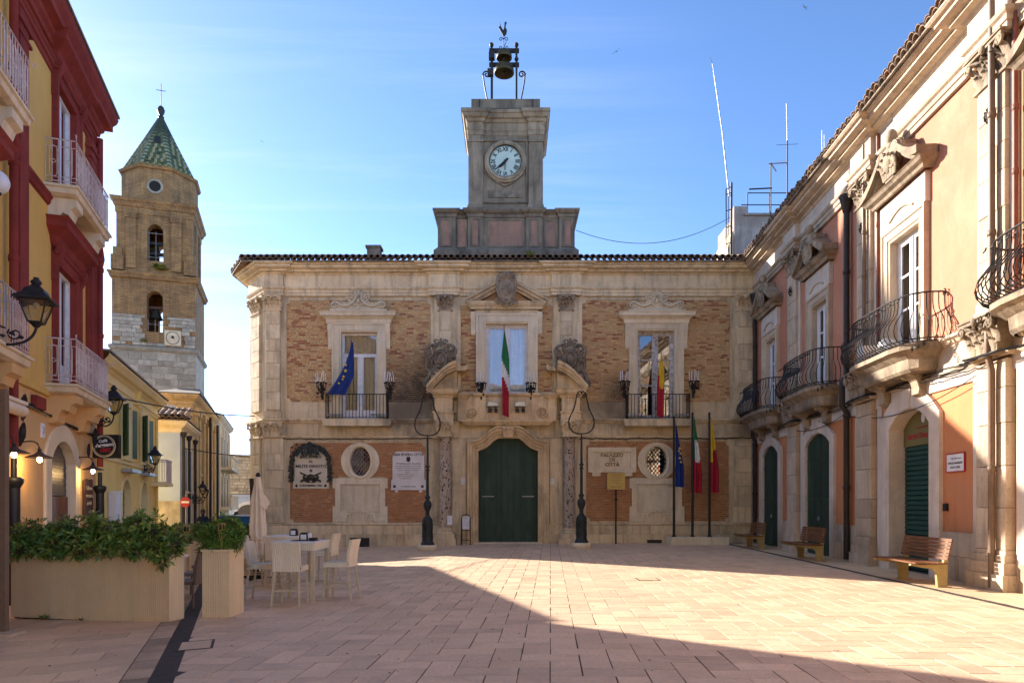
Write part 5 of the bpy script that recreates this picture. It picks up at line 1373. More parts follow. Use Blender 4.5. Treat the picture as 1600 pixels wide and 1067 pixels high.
def notice_stand():
    x, y = on_ground(728, 850.5); y = min(y, YF-.75); x = (728-800)/F*y
    t = thing('notice_stand', 'black metal notice stand with a printed sheet, left of the door', 'notice stand', (x, y, gz(x,y)))
    m = MB(); h = 1.26
    m.tube([(-.19,-.1,0),(-.17,0,h-.15),(-.12,.01,h-.04),(0,.01,h),(.12,.01,h-.04),(.17,0,h-.15),(.19,-.1,0)], .018, 5); m.tube([(-.18,.25,0),(-.15,.02,h-.25)], .016, 5); m.tube([(.18,.25,0),(.15,.02,h-.25)], .016, 5)
    m.tube([(-.18,-.05,.6),(.18,-.05,.6)], .014, 4); m.tube([(-.185,-.08,.2),(.185,-.08,.2)], .014, 4); m.build('stand_frame', m_black, t)
    m = MB(); m.add([(-.145,-.05,.66),(.145,-.05,.66),(.14,-.01,1.16),(-.14,-.01,1.16)], [(0,1,2,3)]); m.build('sheet', m_paper, t)
    text('lettering', 'AVVISO', .07, (0,-.035,1.08), m_letter, t, .001)
    for k in range(5): text('lettering', 'orario di apertura al pubblico', .026, (0,-.045+.003*k*0,1.0-.06*k), m_letter, t, .001, .75)
notice_stand()
for px, py, w_, h_, d, lab in ((703,811,.2,.38,.82,'white paper sheet taped to the left column'),(724,752,.16,.26,.1,'small white notice on the jamb left of the door'),(862.5,752,.16,.26,.1,'small white notice on the jamb right of the door')):
    m = MB(); x, z, y = PX(px), PZ(py), PY(d)
    if d > .5: x, z, y = x*.975, z*.98, PY(.77)
    m.grid([[(x-w_/2+w_*i/4, y-.008-.01*math.sin(i), z-h_/2+h_*j) for i in range(5)] for j in (0, .5, 1)]); o = m.build('paper_notice', m_paper); tag(o, lab, 'notice')
# cables along the ledge
def cable(name, label, pts, r, mat=m_black, group=None):
    m = MB(); m.tube(pts, r, 4); o = m.build(name, mat); tag(o, label, 'cable', group); return o
def sagged(a, b, n, sag, wob=0, seed=1):
    rd = random.Random(seed); a, b = Vector(a), Vector(b)
    return [a.lerp(b, i/n)+Vector((rd.uniform(-wob,wob)*.2, rd.uniform(-wob,wob)*.3, -sag*4*(i/n)*(1-i/n)+rd.uniform(-wob,wob))) for i in range(n+1)]
cable('cable', 'black cables running along the ledge of the palace, left of the door', sagged((PX(444),PY(.12),4.33),(PX(676),PY(.1),4.35),40,.03,.02), .018)
cable('cable', 'black cables running along the ledge of the palace, right of the door', sagged((PX(905),PY(.1),4.34),(PX(1172),PY(.1),4.36),40,.02,.02,2), .022)
cable('cable', 'thin wire sagging from the clock tower to the mast on the right', sagged((TX(903),TY+1,TZ(345)),(10.45,32.5,15.3),30,.9), .014)
# ---------------------------------------------------------------- the long building on the right (local x runs towards the camera, y into the wall)
RB_ROT = math.atan2(-.9984, -.0561)
rb = thing('orange_building', 'long orange palazzo with stone pilasters and bulging iron balconies', 'building', (XR, YF, 0), RB_ROT)
RM = Matrix.Translation((XR, YF, 0)) @ Matrix.Rotation(RB_ROT, 4, 'Z')
UE = 24.0
WINS = [(1.57,2.75,5.2,7.95),(6.3,7.5,5.2,7.95),(11.42,12.78,5.2,8.1),(17.1,18.4,5.2,8.1)]
DOORS = [(1.15,3.05,0,3.5,.36),(5.75,7.75,0,3.5,.36),(11.38,13.2,0,3.45,.42),(17.0,18.6,0,3.45,.4)]
PILS = [4.75, 10.2, 15.5, 21.0]
def rb_walls():
    holes = [rect(*w) for w in WINS]
    mb = MB(); mb.prism([(UE,5.0),(UE,11.3),(.0,11.3),(.0,5.0)], 0, .4, holes, back=True); mb.build('upper_wall', m_stucco_up, rb)
    dh = [arc_open(a,b,-.3,zs,rs,12) for a,b,_,zs,rs in DOORS]
    mb = MB(); mb.prism([(UE,-.4),(UE,4.999),(0,4.999),(0,-.4)], 0, .4, dh, back=True); mb.build('lower_wall', m_stucco, rb)
    mb = MB(); mb.box(UE-.3, UE, .4, 12, -.4, 11.3); mb.box(0, UE, 11.6, 12, -.4, 11.3); mb.box(.2, UE-.5, 1.0, 1.05, 0, 11); mb.build('inner_wall', m_room, rb)
    ST = (ENDD, None)
    dd = Vector((-.9984, .0561))                  # palace run direction in world, expressed for the mitre below
    # start of every run: mitre with the palace (in local axes the palace front runs towards (sin, cos))
    R_ = Matrix.Rotation(-RB_ROT, 3, 'Z'); d0 = R_ @ Vector((1,0,0)); d0 = (d0.x, d0.y)
    pth = [(-.03,-.03)]
    for c in PILS: pth += [(c-.55,-.03),(c-.55,-.2),(c+.55,-.2),(c+.55,-.03)]
    pth.append((UE,-.03))
    prof = [(d, z+.004) for d, z in ENT]
    A = [p for p in prof if p[1] <= 10.62]; B = [p for p in prof if p[1] >= 10.61 and p[1] <= 11.11]; C = [p for p in prof if p[1] >= 11.10]
    for nm, pr, m in (('architrave', A, m_rstone), ('frieze', B, m_band), ('cornice', C, m_rstone)):
        mb = MB(); mb.plan(pth, pr, d0=d0); mb.build(nm, m, rb)
    p2 = [(-.02,-.02)]
    for c in PILS: p2 += [(c-.5,-.02),(c-.5,-.15),(c+.5,-.15),(c+.5,-.02)]
    p2.append((UE,-.02))
    for pr in (LEDGE, LOW): mb = MB(); mb.plan(p2, [(d, z+.004) for d, z in pr], d0=d0); mb.build('string_course', m_rstone, rb)
    mb = MB(); mb.box(.02, UE, -.03, .0, 4.44, 4.97); mb.build('frieze_band', m_rstone, rb)
    mb = MB(); mb.box(.02, UE, -.045, .0, 4.08, 4.35); mb.build('white_band', m_band, rb)
    # pilasters
    for i, c in enumerate(PILS):
        if c > 18: continue
        mb = MB(); mb.box(c-.56, c+.56, -.07, .01, 5.18, 10.24); mb.build('pilaster_backing', m_band, rb)
        for a, b in ((c-.74,c-.54),(c+.54,c+.76)): mb = MB(); mb.box(a, b, -.046, .01, .0, 4.08); mb.build('white_strip', m_band, rb)
        stone_stack(rb, c-.40, c+.40, 5.5, 9.62, .16, 0, m_rstone, .5, .95, 40+i)
        stone_stack(rb, c-.44, c+.44, .75, 4.3, .17, 0, m_rstone, .4, .8, 50+i)
        mb = MB(); capital(mb, c-.44, c+.44, 9.62, 10.3, .15, 0); mb.build('capital', m_orn, rb)
        mb = MB(); mb.box(c-.46, c+.46, -.2, 0, 5.18, 5.34); mb.box(c-.43, c+.43, -.18, 0, 5.34, 5.5); mb.build('pilaster_base', m_rstone, rb)
        mb = MB(); mb.box(c-.56, c+.56, -.30, 0, -.3, .30); mb.box(c-.52, c+.52, -.26, 0, .30, .52); mb.box(c-.48, c+.48, -.22, 0, .52, .66); mb.box(c-.46, c+.46, -.19, 0, .66, .75); mb.build('pilaster_plinth', m_rstone, rb)
        mb = MB(); capital(mb, c-.40, c+.40, 4.40, 5.14, .30, 0); mb.build('leafy_bracket', m_orn, rb)
        m = MB(); rd = random.Random(i)
        for k in range(8):
            a = R(45*k); m.tube([(c,-.2,9.0),(c+.07*math.cos(a),-.24,9.0+.09*math.sin(a)),(c+.14*math.cos(a+.4),-.19,9.0+.16*math.sin(a+.4))], .018, 4)
        m.ell((c,-.22,9.0), (.05,.05,.05), 6, 4); m.build('iron_rosette', m_iron, rb)
    # plinth blocks between
    segs = [(.05,.85),(3.4,4.2),(5.3,5.45),(8.1,9.6),(10.8,10.95),(13.62,14.9),(16.1,16.6),(19.0,20.4)]
    rd = random.Random(4)
    for a, b in segs:
        x = a
        while x < b-.03:
            L = min(rd.uniform(.4,.7), b-x)
            if b-(x+L) < .2: L = b-x
            for z0, z1 in ((-.3,.52),(.524,1.02)):
                m = MB(); m.box(x+.003, x+L-.003, -.05+rd.uniform(-.008,.008), .01, z0, z1-.004); m.build('plinth_block', m_rstone, rb)
            x += L
    # orange panel edges: narrow moulded frames beside the white pilaster strips
    for k, (a, b, _, zs, rs) in enumerate(DOORS):
        mb = MB(); o = .34 if k < 2 else .44
        mb.face(arc_open(a,b,-.05,zs,rs,12), [(-.01,.38),(-.01,-.07),(.03,-.09),(o,-.09),(o,.02)]); mb.build('door_surround', m_band, rb)
        mb = MB(); c = (a+b)/2; zt = zs+rs; mb.prism([(c-.14,zt-.02),(c+.14,zt-.02),(c+.19,zt+o+.02),(c-.19,zt+o+.02)], -.115, -.05); mb.build('keystone', m_band, rb)
rb_walls()
def rb_doors():
    for k in (0, 1):
        a, b, _, zs, rs = DOORS[k]; d = part('shutter_door', rb); n = 7; y = .02
        O = arc_open(a,b,0,zs,rs,30)
        def top(x):
            w = (b-a)/2; r = (w*w+rs*rs)/(2*rs); return zs+rs-r+math.sqrt(max(0, r*r-(x-(a+b)/2)**2))
        for i in range(n):
            x0, x1 = a+(b-a)*i/n+.008, a+(b-a)*(i+1)/n-.008
            m = MB(); m.prism([(x0,.02),(x1,.02),(x1,top(x1)-.01),((x0+x1)/2,top((x0+x1)/2)-.01),(x0,top(x0)-.01)], y+random.uniform(-.006,.006), y+.06); m.build('plank', m_doorgreen, d)
        for z in (.95, 1.75, 3.0):
            m = MB(); m.box(a+.02, (a+b)/2-.02, y-.02, y, z, z+.05); m.box((a+b)/2+.02, b-.02, y-.02, y, z, z+.05); m.build('strap_hinge', m_doorgreen, d)
        m = MB(); m.box((a+b)/2-.03, (a+b)/2+.05, y-.05, y-.01, 1.1, 1.22); m.build('padlock', m_grey, d)
    a, b, _, zs, rs = DOORS[2]; d = part('roller_shutter', rb); y = .32; z = 0.02
    while z < 3.0:
        m = MB(); m.add([(a,y+.03,z),(b,y+.03,z),(b,y,z+.02),(a,y,z+.02),(b,y,z+.10),(a,y,z+.10),(b,y+.03,z+.118),(a,y+.03,z+.118)], [(0,1,2,3),(3,2,4,5),(5,4,6,7)]); m.build('slat', m_rollgreen, d); z += .12
    sgn = thing('office_sign', 'olive sign with red lettering over the green roller shutter', 'sign'); sgn.matrix_world = RM @ Matrix.Translation(((a+b)/2, y-.03, 0))
    m = MB(); O = arc_open(-(b-a)/2+.01,(b-a)/2-.01,3.02,zs,rs-.02,12); m.prism(O, 0, .03); m.build('board', M('olive_sign', (.17,.15,.055,1), (.14,.12,.045,1), bump=.03, speck=.06), sgn)
    text('lettering', 'Servizi Demografici', .215, (0,-.006,3.25), m_redplain, sgn, .003, .84, bold=.004)
    text('lettering', 'Comune di San Severo', .07, (0,-.006,3.44), m_redplain, sgn, .002, .9)
    m = MB(); m.prism(ellipse(.0, 3.66, .075, .12), -.008, 0); m.build('emblem', m_whiteplain, sgn)
    a, b = DOORS[3][:2]
    m = MB(); m.box(a, b, .3, .34, 0, 3.9); m.build('door_leaf', m_doorgreen, rb)
    for nm, lab, cat, x, z, w_, h_ in (('office_plate', 'white wall sign with dark printed lines right of the roller shutter', 'sign', 14.12, 2.48, .62, .36),
                                        ('number_plate', 'small white house number tile left of the roller shutter arch', 'house number', 10.55, 3.9, .16, .2)):
        t = thing(nm, lab, cat); t.matrix_world = RM @ Matrix.Translation((x, -.006, z))
        m = MB(); m.box(-w_/2, w_/2, -.02, .0, -h_/2, h_/2); m.build('plate', m_whiteplain, t)
        if nm == 'office_plate':
            m = MB(); m.face(rect(-w_/2,w_/2,-h_/2,h_/2), [(0,.0),(0,-.03),(.02,-.03),(.02,0)], closed=True); m.build('edge', m_redplain, t)
            text('lettering', 'Città di San Severo', .05, (.03,-.022,.09), m_blueflag, t, .001); text('lettering', 'UFFICIO ANAGRAFE', .056, (0,-.022,-.01), m_letter, t, .001, bold=.002); text('lettering', 'STATO CIVILE', .056, (0,-.022,-.10), m_letter, t, .001, bold=.002)
        else: text('lettering', '4', .15, (0,-.022,0), m_letter, t, .001)
    m = MB(); m.box(13.72, 13.84, -.06, -.005, 1.46, 1.62); o = m.build('intercom', m_black); o.matrix_world = RM; tag(o, 'black intercom box on the orange wall right of the roller shutter', 'intercom')
rb_doors()
def scroll_pediment(mb, cx, hw, z, d):
    prof = [(0,z),(.04,z+.02),(.07,z+.09),(.16,z+.14),(.2,z+.2),(.24,z+.23),(-.05,z+.25)]
    mb.plan([(cx-hw,0),(cx-hw,-d),(cx+hw,-d),(cx+hw,0)], prof)
    for s in (-1, 1):
        P = []
        for k in range(11):
            t = k/10; x = cx+s*(hw+.2-(hw-.15)*t); zz = z+.25+.62*(t**1.6)*(1)
            P.append((x, zz))
        top = [(x, zz+.18) for x, zz in P]
        mb.prism(P+top[::-1], -d-.28, -.02)
        P2 = [(x-s*.03, zz-.08) for x, zz in P]; mb.prism(P2+P[::-1], -d-.16, -.02)
        xe, ze = P[-1]
        sp = spiral(xe-s*.02, ze-.02, -d-.16, .2, R(90), 1.5, 16, -s)
        mb.tube(sp, .07, 6); Mx = Matrix.Translation((xe-s*.02, -.02, ze-.0)) @ Matrix.Rotation(R(90), 4, 'X')
        mb.lathe([(0,0),(.19,0),(.19,d+.25),(0,d+.25)], 14, M=Mx, sm=False)
def finial(mb, cx, z, d):
    mb.box(cx-.2, cx+.2, -d, -.02, z, z+.2)
    for k in range(-2, 3): leaf_orn(mb, cx+k*.11, z+.1, .62-.07*abs(k), .15, d+.02, .1, k*.06)
    mb.ell((cx,-d+.05,z+.5), (.2,.18,.34), 10, 6); mb.ell((cx,-d+.05,z+.85), (.13,.12,.12), 8, 5); mb.ell((cx,-d+.05,z+1.08), (.14,.14,.19), 10, 6)
    for s in (-1, 1): mb.tube(spiral(cx+s*.22, z+.42, -d-.02, .17, R(90), 1.3, 12, s), .05, 5)
def rb_windows():
    for i, wi in enumerate(WINS):
        x0, x1, z0, z1 = wi; cx = (x0+x1)/2
        surround(rb, wi, .32, m_rstone, .1, .16); window(rb, wi, 'tall', 3, m_white, m_curtain_white, .14)
        mb = MB(); hw = (x1-x0)/2+.42
        mb.box(cx-hw+.06, cx+hw-.06, -.12, .01, z1+.32, z1+1.0)
        mb.build('window_frieze', m_band, rb)
        mb = MB(); P = [(cx-.55+1.1*k/10, z1+.46+.16*math.sin(math.pi*k/10)) for k in range(11)]; mb.tube([(x,-.13,z) for x, z in P], .035, 5); mb.build('eyebrow_moulding', m_rstone, rb)
        mb = MB(); scroll_pediment(mb, cx, hw+.06, z1+1.0, .2); mb.build('scroll_pediment', m_orn, rb)
        mb = MB(); finial(mb, cx, z1+1.22, .4); mb.build('finial', m_orn, rb)
        # balcony
        bal = part('balcony', rb); hl = 1.62; dp = .80
        plan = [(cx-hl,-.02),(cx-hl,-.30),(cx-hl+.12,-.55),(cx-hl+.38,-.74),(cx-hl+.75,-dp),(cx+hl-.75,-dp),(cx+hl-.38,-.74),(cx+hl-.12,-.55),(cx+hl,-.30),(cx+hl,-.02)]
        m = MB(); 
        m.plan(plan, [(-.28,4.55),(-.22,4.62),(-.2,4.84),(-.05,4.95),(.06,5.0),(.06,5.1),(.02,5.14)])
        for zz in (4.55, 5.14): m.add([(x + (-.0), y, zz) for x, y in (plan if zz > 5 else [(cx+(x-cx)*.84, min(-.02, y+.26)) for x, y in plan])], [tuple(range(len(plan)))])
        m.build('balcony_slab', m_orn, bal)
        P = []
        ext = [(cx-hl,-.02),(cx-hl,-.30),(cx-hl+.05,-.45),(cx-hl+.14,-.58),(cx-hl+.27,-.69),(cx-hl+.46,-.76),(cx-hl+.72,-dp),(cx,-dp-.03),(cx+hl-.72,-dp),(cx+hl-.46,-.76),(cx+hl-.27,-.69),(cx+hl-.14,-.58),(cx+hl-.05,-.45),(cx+hl,-.30),(cx+hl,-.02)]
        rail(bal, ext, 5.12, 6.2, m_iron, gap=.12, bulge=.27, r=.013, top=.02)
        m = MB()
        for s in (-1, 1):
            m.tube(spiral(cx+s*(hl+.06), 6.16, -.06, .08, R(90), 1.3, 10, -s), .016, 4)
            for k in range(5):
                x = cx+s*(hl-.1); m.tube(spiral(x+s*.12, 5.2-.06*k, -.2-.13*k, .07, R(60*k), 1.2, 8, s), .014, 4)
        for k in range(14):
            x = cx-hl+.3+(2*hl-.6)*k/13; m.tube([(x,-dp-.02,6.13),(x+.03,-dp-.05,6.08),(x-.02,-dp-.06,6.05)], .016, 4)
        m.build('iron_scroll', m_iron, bal, kind='stuff')
        for s in (-1, 1): m = MB(); console(m, cx+s*.8, 4.05 if i else 4.1, 4.75, .3, .5); m.build('balcony_bracket', m_orn, bal)
    m = MB(); a = 11.1; m.box(a-.25, a+.1, -.6, -.3, 5.16, 5.62); m.box(a-.2, a+.05, -.61, -.6, 5.25, 5.5); o = m.build('air_conditioner', m_marble); o.matrix_world = RM; tag(o, 'cream box behind the railing of the sunlit balcony', 'air conditioner')
    m = MB(); rd = random.Random(2); rows = []
    for j in range(8):
        rows.append([(12.0+j*.09+rd.uniform(-.04,.04), -.55+.22*math.cos(k)*math.sin(.4+j*.35), 5.18+max(0,.34*math.sin(.2+j*.4)*(.5+.5*math.sin(k)))+rd.uniform(0,.04)) for k in (0,.9,1.8,2.7,3.6,4.5,5.4)])
    m.grid(rows, closed=True); o = m.build('cloth_bundle', m_grey); o.matrix_world = RM; tag(o, 'grey crumpled cloth lying on the sunlit balcony floor', 'cloth')
rb_windows()
def rb_roof():
    rf = part('roof', rb); sl = math.tan(R(17))
    m = MB(); m.add([(.0,-.62,11.495),(UE,-.62,11.495),(UE,7,11.495+7.6*sl),(0,7,11.495+7.6*sl),(UE,14,11.4),(0,14,11.4)], [(0,1,2,3),(3,2,4,5)]); m.build('roof_slope', m_tile, rf)
    m = MB(); m.plan([(.5,-.64),(UE,-.64)], [(0,11.475),(.06,11.475),(.06,11.52),(0,11.53)]); m.build('eave_board', m_stone_dark, rf)
    tile_row(rf, (.3,-.68,11.52), (20,-.68,11.52), m_tile, upv=(0,1,0), seed=9)
rb_roof()
def pipe(name, label, pts, r, mat, parent=None, M_=RM, extra=None):
    m = MB(); m.tube(pts, r, 8)
    for k in range(1, 5):
        z = pts[0][2]+(pts[-1][2]-pts[0][2])*k/5; x, y = pts[-1][0], pts[-1][1]
        m.lathe([(r,z-.06),(r*1.25,z-.05),(r*1.25,z+.05),(r,z+.06)], 8, (x, y, 0))
    if extra: extra(m)
    o = m.build(name, mat); o.matrix_world = M_; tag(o, label, 'pipe', 'downpipes'); return o
def funnel(x, y, z):
    return lambda m: m.lathe([(.06,z-.5),(.1,z-.42),(.17,z-.1),(.21,z),(.21,z+.04),(.15,z+.05),(.02,z+.05)], 10, (x,y,0))
pipe('downpipe', 'dark downpipe with funnel top in the corner between the two palaces', [(.38,-.12,10.1),(.38,-.12,5.3),(.38,-.22,5.0),(.38,-.22,4.4),(.38,-.12,4.2),(.38,-.12,.05)], .075, m_pipe_dark, extra=funnel(.38,-.12,10.2))
pipe('downpipe', 'dark downpipe with greenish funnel, full height of the orange wall', [(9.12,-.14,10.2),(9.12,-.14,5.3),(9.12,-.26,5.05),(9.12,-.26,4.4),(9.12,-.14,4.2),(9.12,-.14,.05)], .085, m_pipe_dark, extra=funnel(9.12,-.14,10.3))
pipe('downpipe', 'brown downpipe on the second sunlit pilaster', [(15.68,-.26,11.1),(15.68,-.26,9.5),(15.68,-.26,5.3),(15.68,-.33,5.0),(15.68,-.33,4.4),(15.68,-.26,4.1),(15.68,-.26,.05)], .06, m_pipe_brown)
pipe('downpipe', 'red-brown pipe at the right edge of the second sunlit pilaster', [(16.12,-.12,11.1),(16.12,-.12,5.3)], .045, m_pipe_red)
pipe('downpipe', 'brown pipe running down the first sunlit pilaster', [(10.42,-.24,11.1),(10.42,-.24,5.3)], .05, m_pipe_brown)
pipe('downpipe', 'red-brown pipe right of the first sunlit pilaster', [(10.92,-.12,11.1),(10.92,-.12,5.3)], .04, m_pipe_red)
pipe('conduit', 'thin grey conduit on the palace corner beside the dark downpipe', [(.1,-.16,4.3),(.1,-.16,.9)], .03, m_grey)
for k, (z, s) in enumerate(((4.46, 1), (4.40, 2), (4.36, 3))):
    m = MB(); pts = []
    rd = random.Random(s)
    for i in range(90):
        u = .3+19.5*i/89; near = min(abs(u-c) for c in PILS); pts.append((u, -.12-(.26 if near < .62 else 0)-.03*k, z+.04*math.sin(u*1.1+k)+rd.uniform(-.02,.02)))
    m.tube(pts, .016, 4); o = m.build('cable', m_black); o.matrix_world = RM; tag(o, ['uppermost black cable along the ledge of the orange building', 'middle black cable along the ledge of the orange building', 'lowest black cable along the ledge of the orange building'][k], 'cable', 'cables on the orange building')
for a, b, sg, lab in (((9.2,-.12,4.1),(15.1,-.16,4.15),.35,'slack dark wire sagging over the roller shutter arch'),((4.9,-.12,4.15),(9.0,-.12,4.2),.18,'slack dark wire sagging over the second green door')):
    m = MB(); m.tube(sagged(a, b, 24, sg), .011, 4); o = m.build('cable', m_black); o.matrix_world = RM; tag(o, lab, 'cable')
# ---- rooftop block, mast and aerials behind the corner
def rooftop():
    t = thing('rooftop_block', 'grey rendered roof block with a brick top behind the inner corner', 'roof block', (0,0,0))
    m = MB(); m.box(10.25,12.6,31.5,34,11.0,14.9); m.box(10.7,12.6,31.4,34.1,14.9,15.0); m.box(10.25,10.9,31.5,32.1,14.9,15.35); m.build('block', M('block_render', (.42,.38,.33,1), (.24,.2,.17,1), scale=1.1, streak=.7, streakcol=(.12,.1,.09,1), dirt=.5, bump=.6, bscale=8), t)
    m = MB(); m.prism([(9.65,11.0),(10.25,11.0),(10.25,14.3),(10.1,14.0)], 31.6, 33.8); m.build('sloping_wall', m_cream, t)
    m = MB(); 
    for a, b in (((10.9,31.6,15),(10.9,31.6,16.0)),((11.9,31.6,15),(11.9,31.6,16.0)),((12.9,31.6,14.9),(12.9,31.6,16.0)),((10.9,31.6,16.0),(13,31.6,16.0)),((10.6,31.6,15.45),(13,31.6,15.45))): m.tube([a,b], .025, 5)
    m.build('roof_railing', m_iron, t)
    t = thing('radio_mast', 'tall thin white whip aerial leaning on a dark lattice pole', 'aerial', (0,0,0))
    m = MB(); m.tube([(9.95,31,12.6),(9.97,31,16.2)], .05, 6); m.tube([(9.72,31,13.2),(9.72,31,15.9),(9.9,31,16.0)], .03, 5); m.tube([(9.84,31.1,13.1),(9.84,31.1,15.8)], .025, 5)
    for k in range(4): m.tube([(9.72,31,13.4+k*.75),(9.95,31,13.5+k*.75)], .02, 4)
    m.build('lattice_pole', m_iron, t)
    m = MB(); m.tube([(9.86,31,15.6),(9.55,31,18.5),(9.1,31,21.6)], [.035,.026,.014], 6); m.tube([(9.1,31,21.6),(9.0,31,21.9)], .012, 4); m.build('whip', m_grey, t)
    t = thing('roof_aerial', 'slim white rod aerial on a pole beside the television aerial', 'aerial', (12.5,31,0), 0, 'roof aerials')
    m = MB(); m.tube([(0,0,12),(0,0,18.1)], .03, 5); m.tube([(-.5,0,17.9),(.5,0,17.95)], .01, 4); m.build('pole', m_iron, t)
    m = MB(); m.tube([(0,0,18.1),(-.03,0,19.8)], .02, 5); m.build('rod', m_grey, t)
    t = thing('roof_aerial', 'television aerial with folded elements on the roof', 'aerial', (11.75,31,0), 0, 'roof aerials')
    m = MB(); m.tube([(0,0,12),(0,0,17.1)], .025, 5); m.tube([(-1.0,0,15.9),(.05,0,15.95)], .035, 4); m.tube([(-.1,0,17.05),(.75,0,17.1)], .02, 4); m.build('pole', m_iron, t)
    m = MB()
    for k in range(7): m.tube([(.2+.09*k,-.25,17.1),(.2+.09*k,.25,17.1)], .01, 4)
    m.tube([(.0,0,17.1),(.25,0,16.7)], .03, 4); m.tube([(.05,.1,17.1),(.3,.1,16.75)], .03, 4); m.build('element', m_grey, t)
    t = thing('roof_aerial', 'short white rod aerial rising behind the eave on the right', 'aerial', (13.9,30.5,0), 0, 'roof aerials')
    m = MB(); m.tube([(0,0,12),(0,0,17.4)], .025, 5); m.build('pole', m_iron, t)
    m = MB(); m.tube([(-.05,0,17.4),(-.05,0,18.3)], .02, 5); m.tube([(.05,0,17.4),(.05,0,18.1)], .015, 5); m.build('rod', m_whiteplain, t)
rooftop()
# ---- benches
def bench(loc, label):
    t = thing('park_bench', label, 'bench', loc, RB_ROT, 'benches along the orange building')
    L = 1.75
    for s in (-1, 1):
        x = s*.72; m = MB(); w_ = .075
        prof = [(.20,0),(.38,0),(.385,.38),(.44,.92),(.40,.93),(.31,.46),(-.08,.43),(-.30,.45),(-.31,.42),(-.08,.375),(.12,.35),(.18,.28)]
        n = len(prof); tr = tessellate_polygon([[Vector((p[0],p[1],0)) for p in prof]])
        vs = [(x-w_/2, p[0]-.3, p[1]) for p in prof]+[(x+w_/2, p[0]-.3, p[1]) for p in prof]
        m.add(vs, [tuple(q) for q in tr]+[tuple(i+n for i in q) for q in tr]+[(i, (i+1)%n, (i+1)%n+n, i+n) for i in range(n)])
        m.box(x-.1, x+.1, -.14, .14, 0, .012)
        m.build('leg', m_benchmetal, t)
    for k in range(6):
        y = -.30-.28+.105*k; m = MB(); m.box(-L/2, L/2, y, y+.085, .445+.004*(abs(k-3)), .475+.004*abs(k-3)); m.build('slat', m_benchwood, t)
    for k in range(6):
        z = .56+.085*k*.82; y = -.3+.33+.10*(z-.46)/.46; M_ = Matrix.Translation((0, y-.02, z)) @ Matrix.Rotation(R(-12), 4, 'X')
        m = MB(); m.obox(M_, L, .03, .058); m.build('slat', m_benchwood, t)
    return t
e1 = Vector((.9984,-.0561,0)); e2 = Vector((.0561,.9984,0))
for v, lab in ((14.4, 'wooden slat bench half in the sun, nearest to the camera'), (20.4, 'wooden slat bench in shade before the second green door'), (25.7, 'wooden slat bench in shade in the far corner by the first green door')):
    bench(e1*7.58+e2*v, lab)
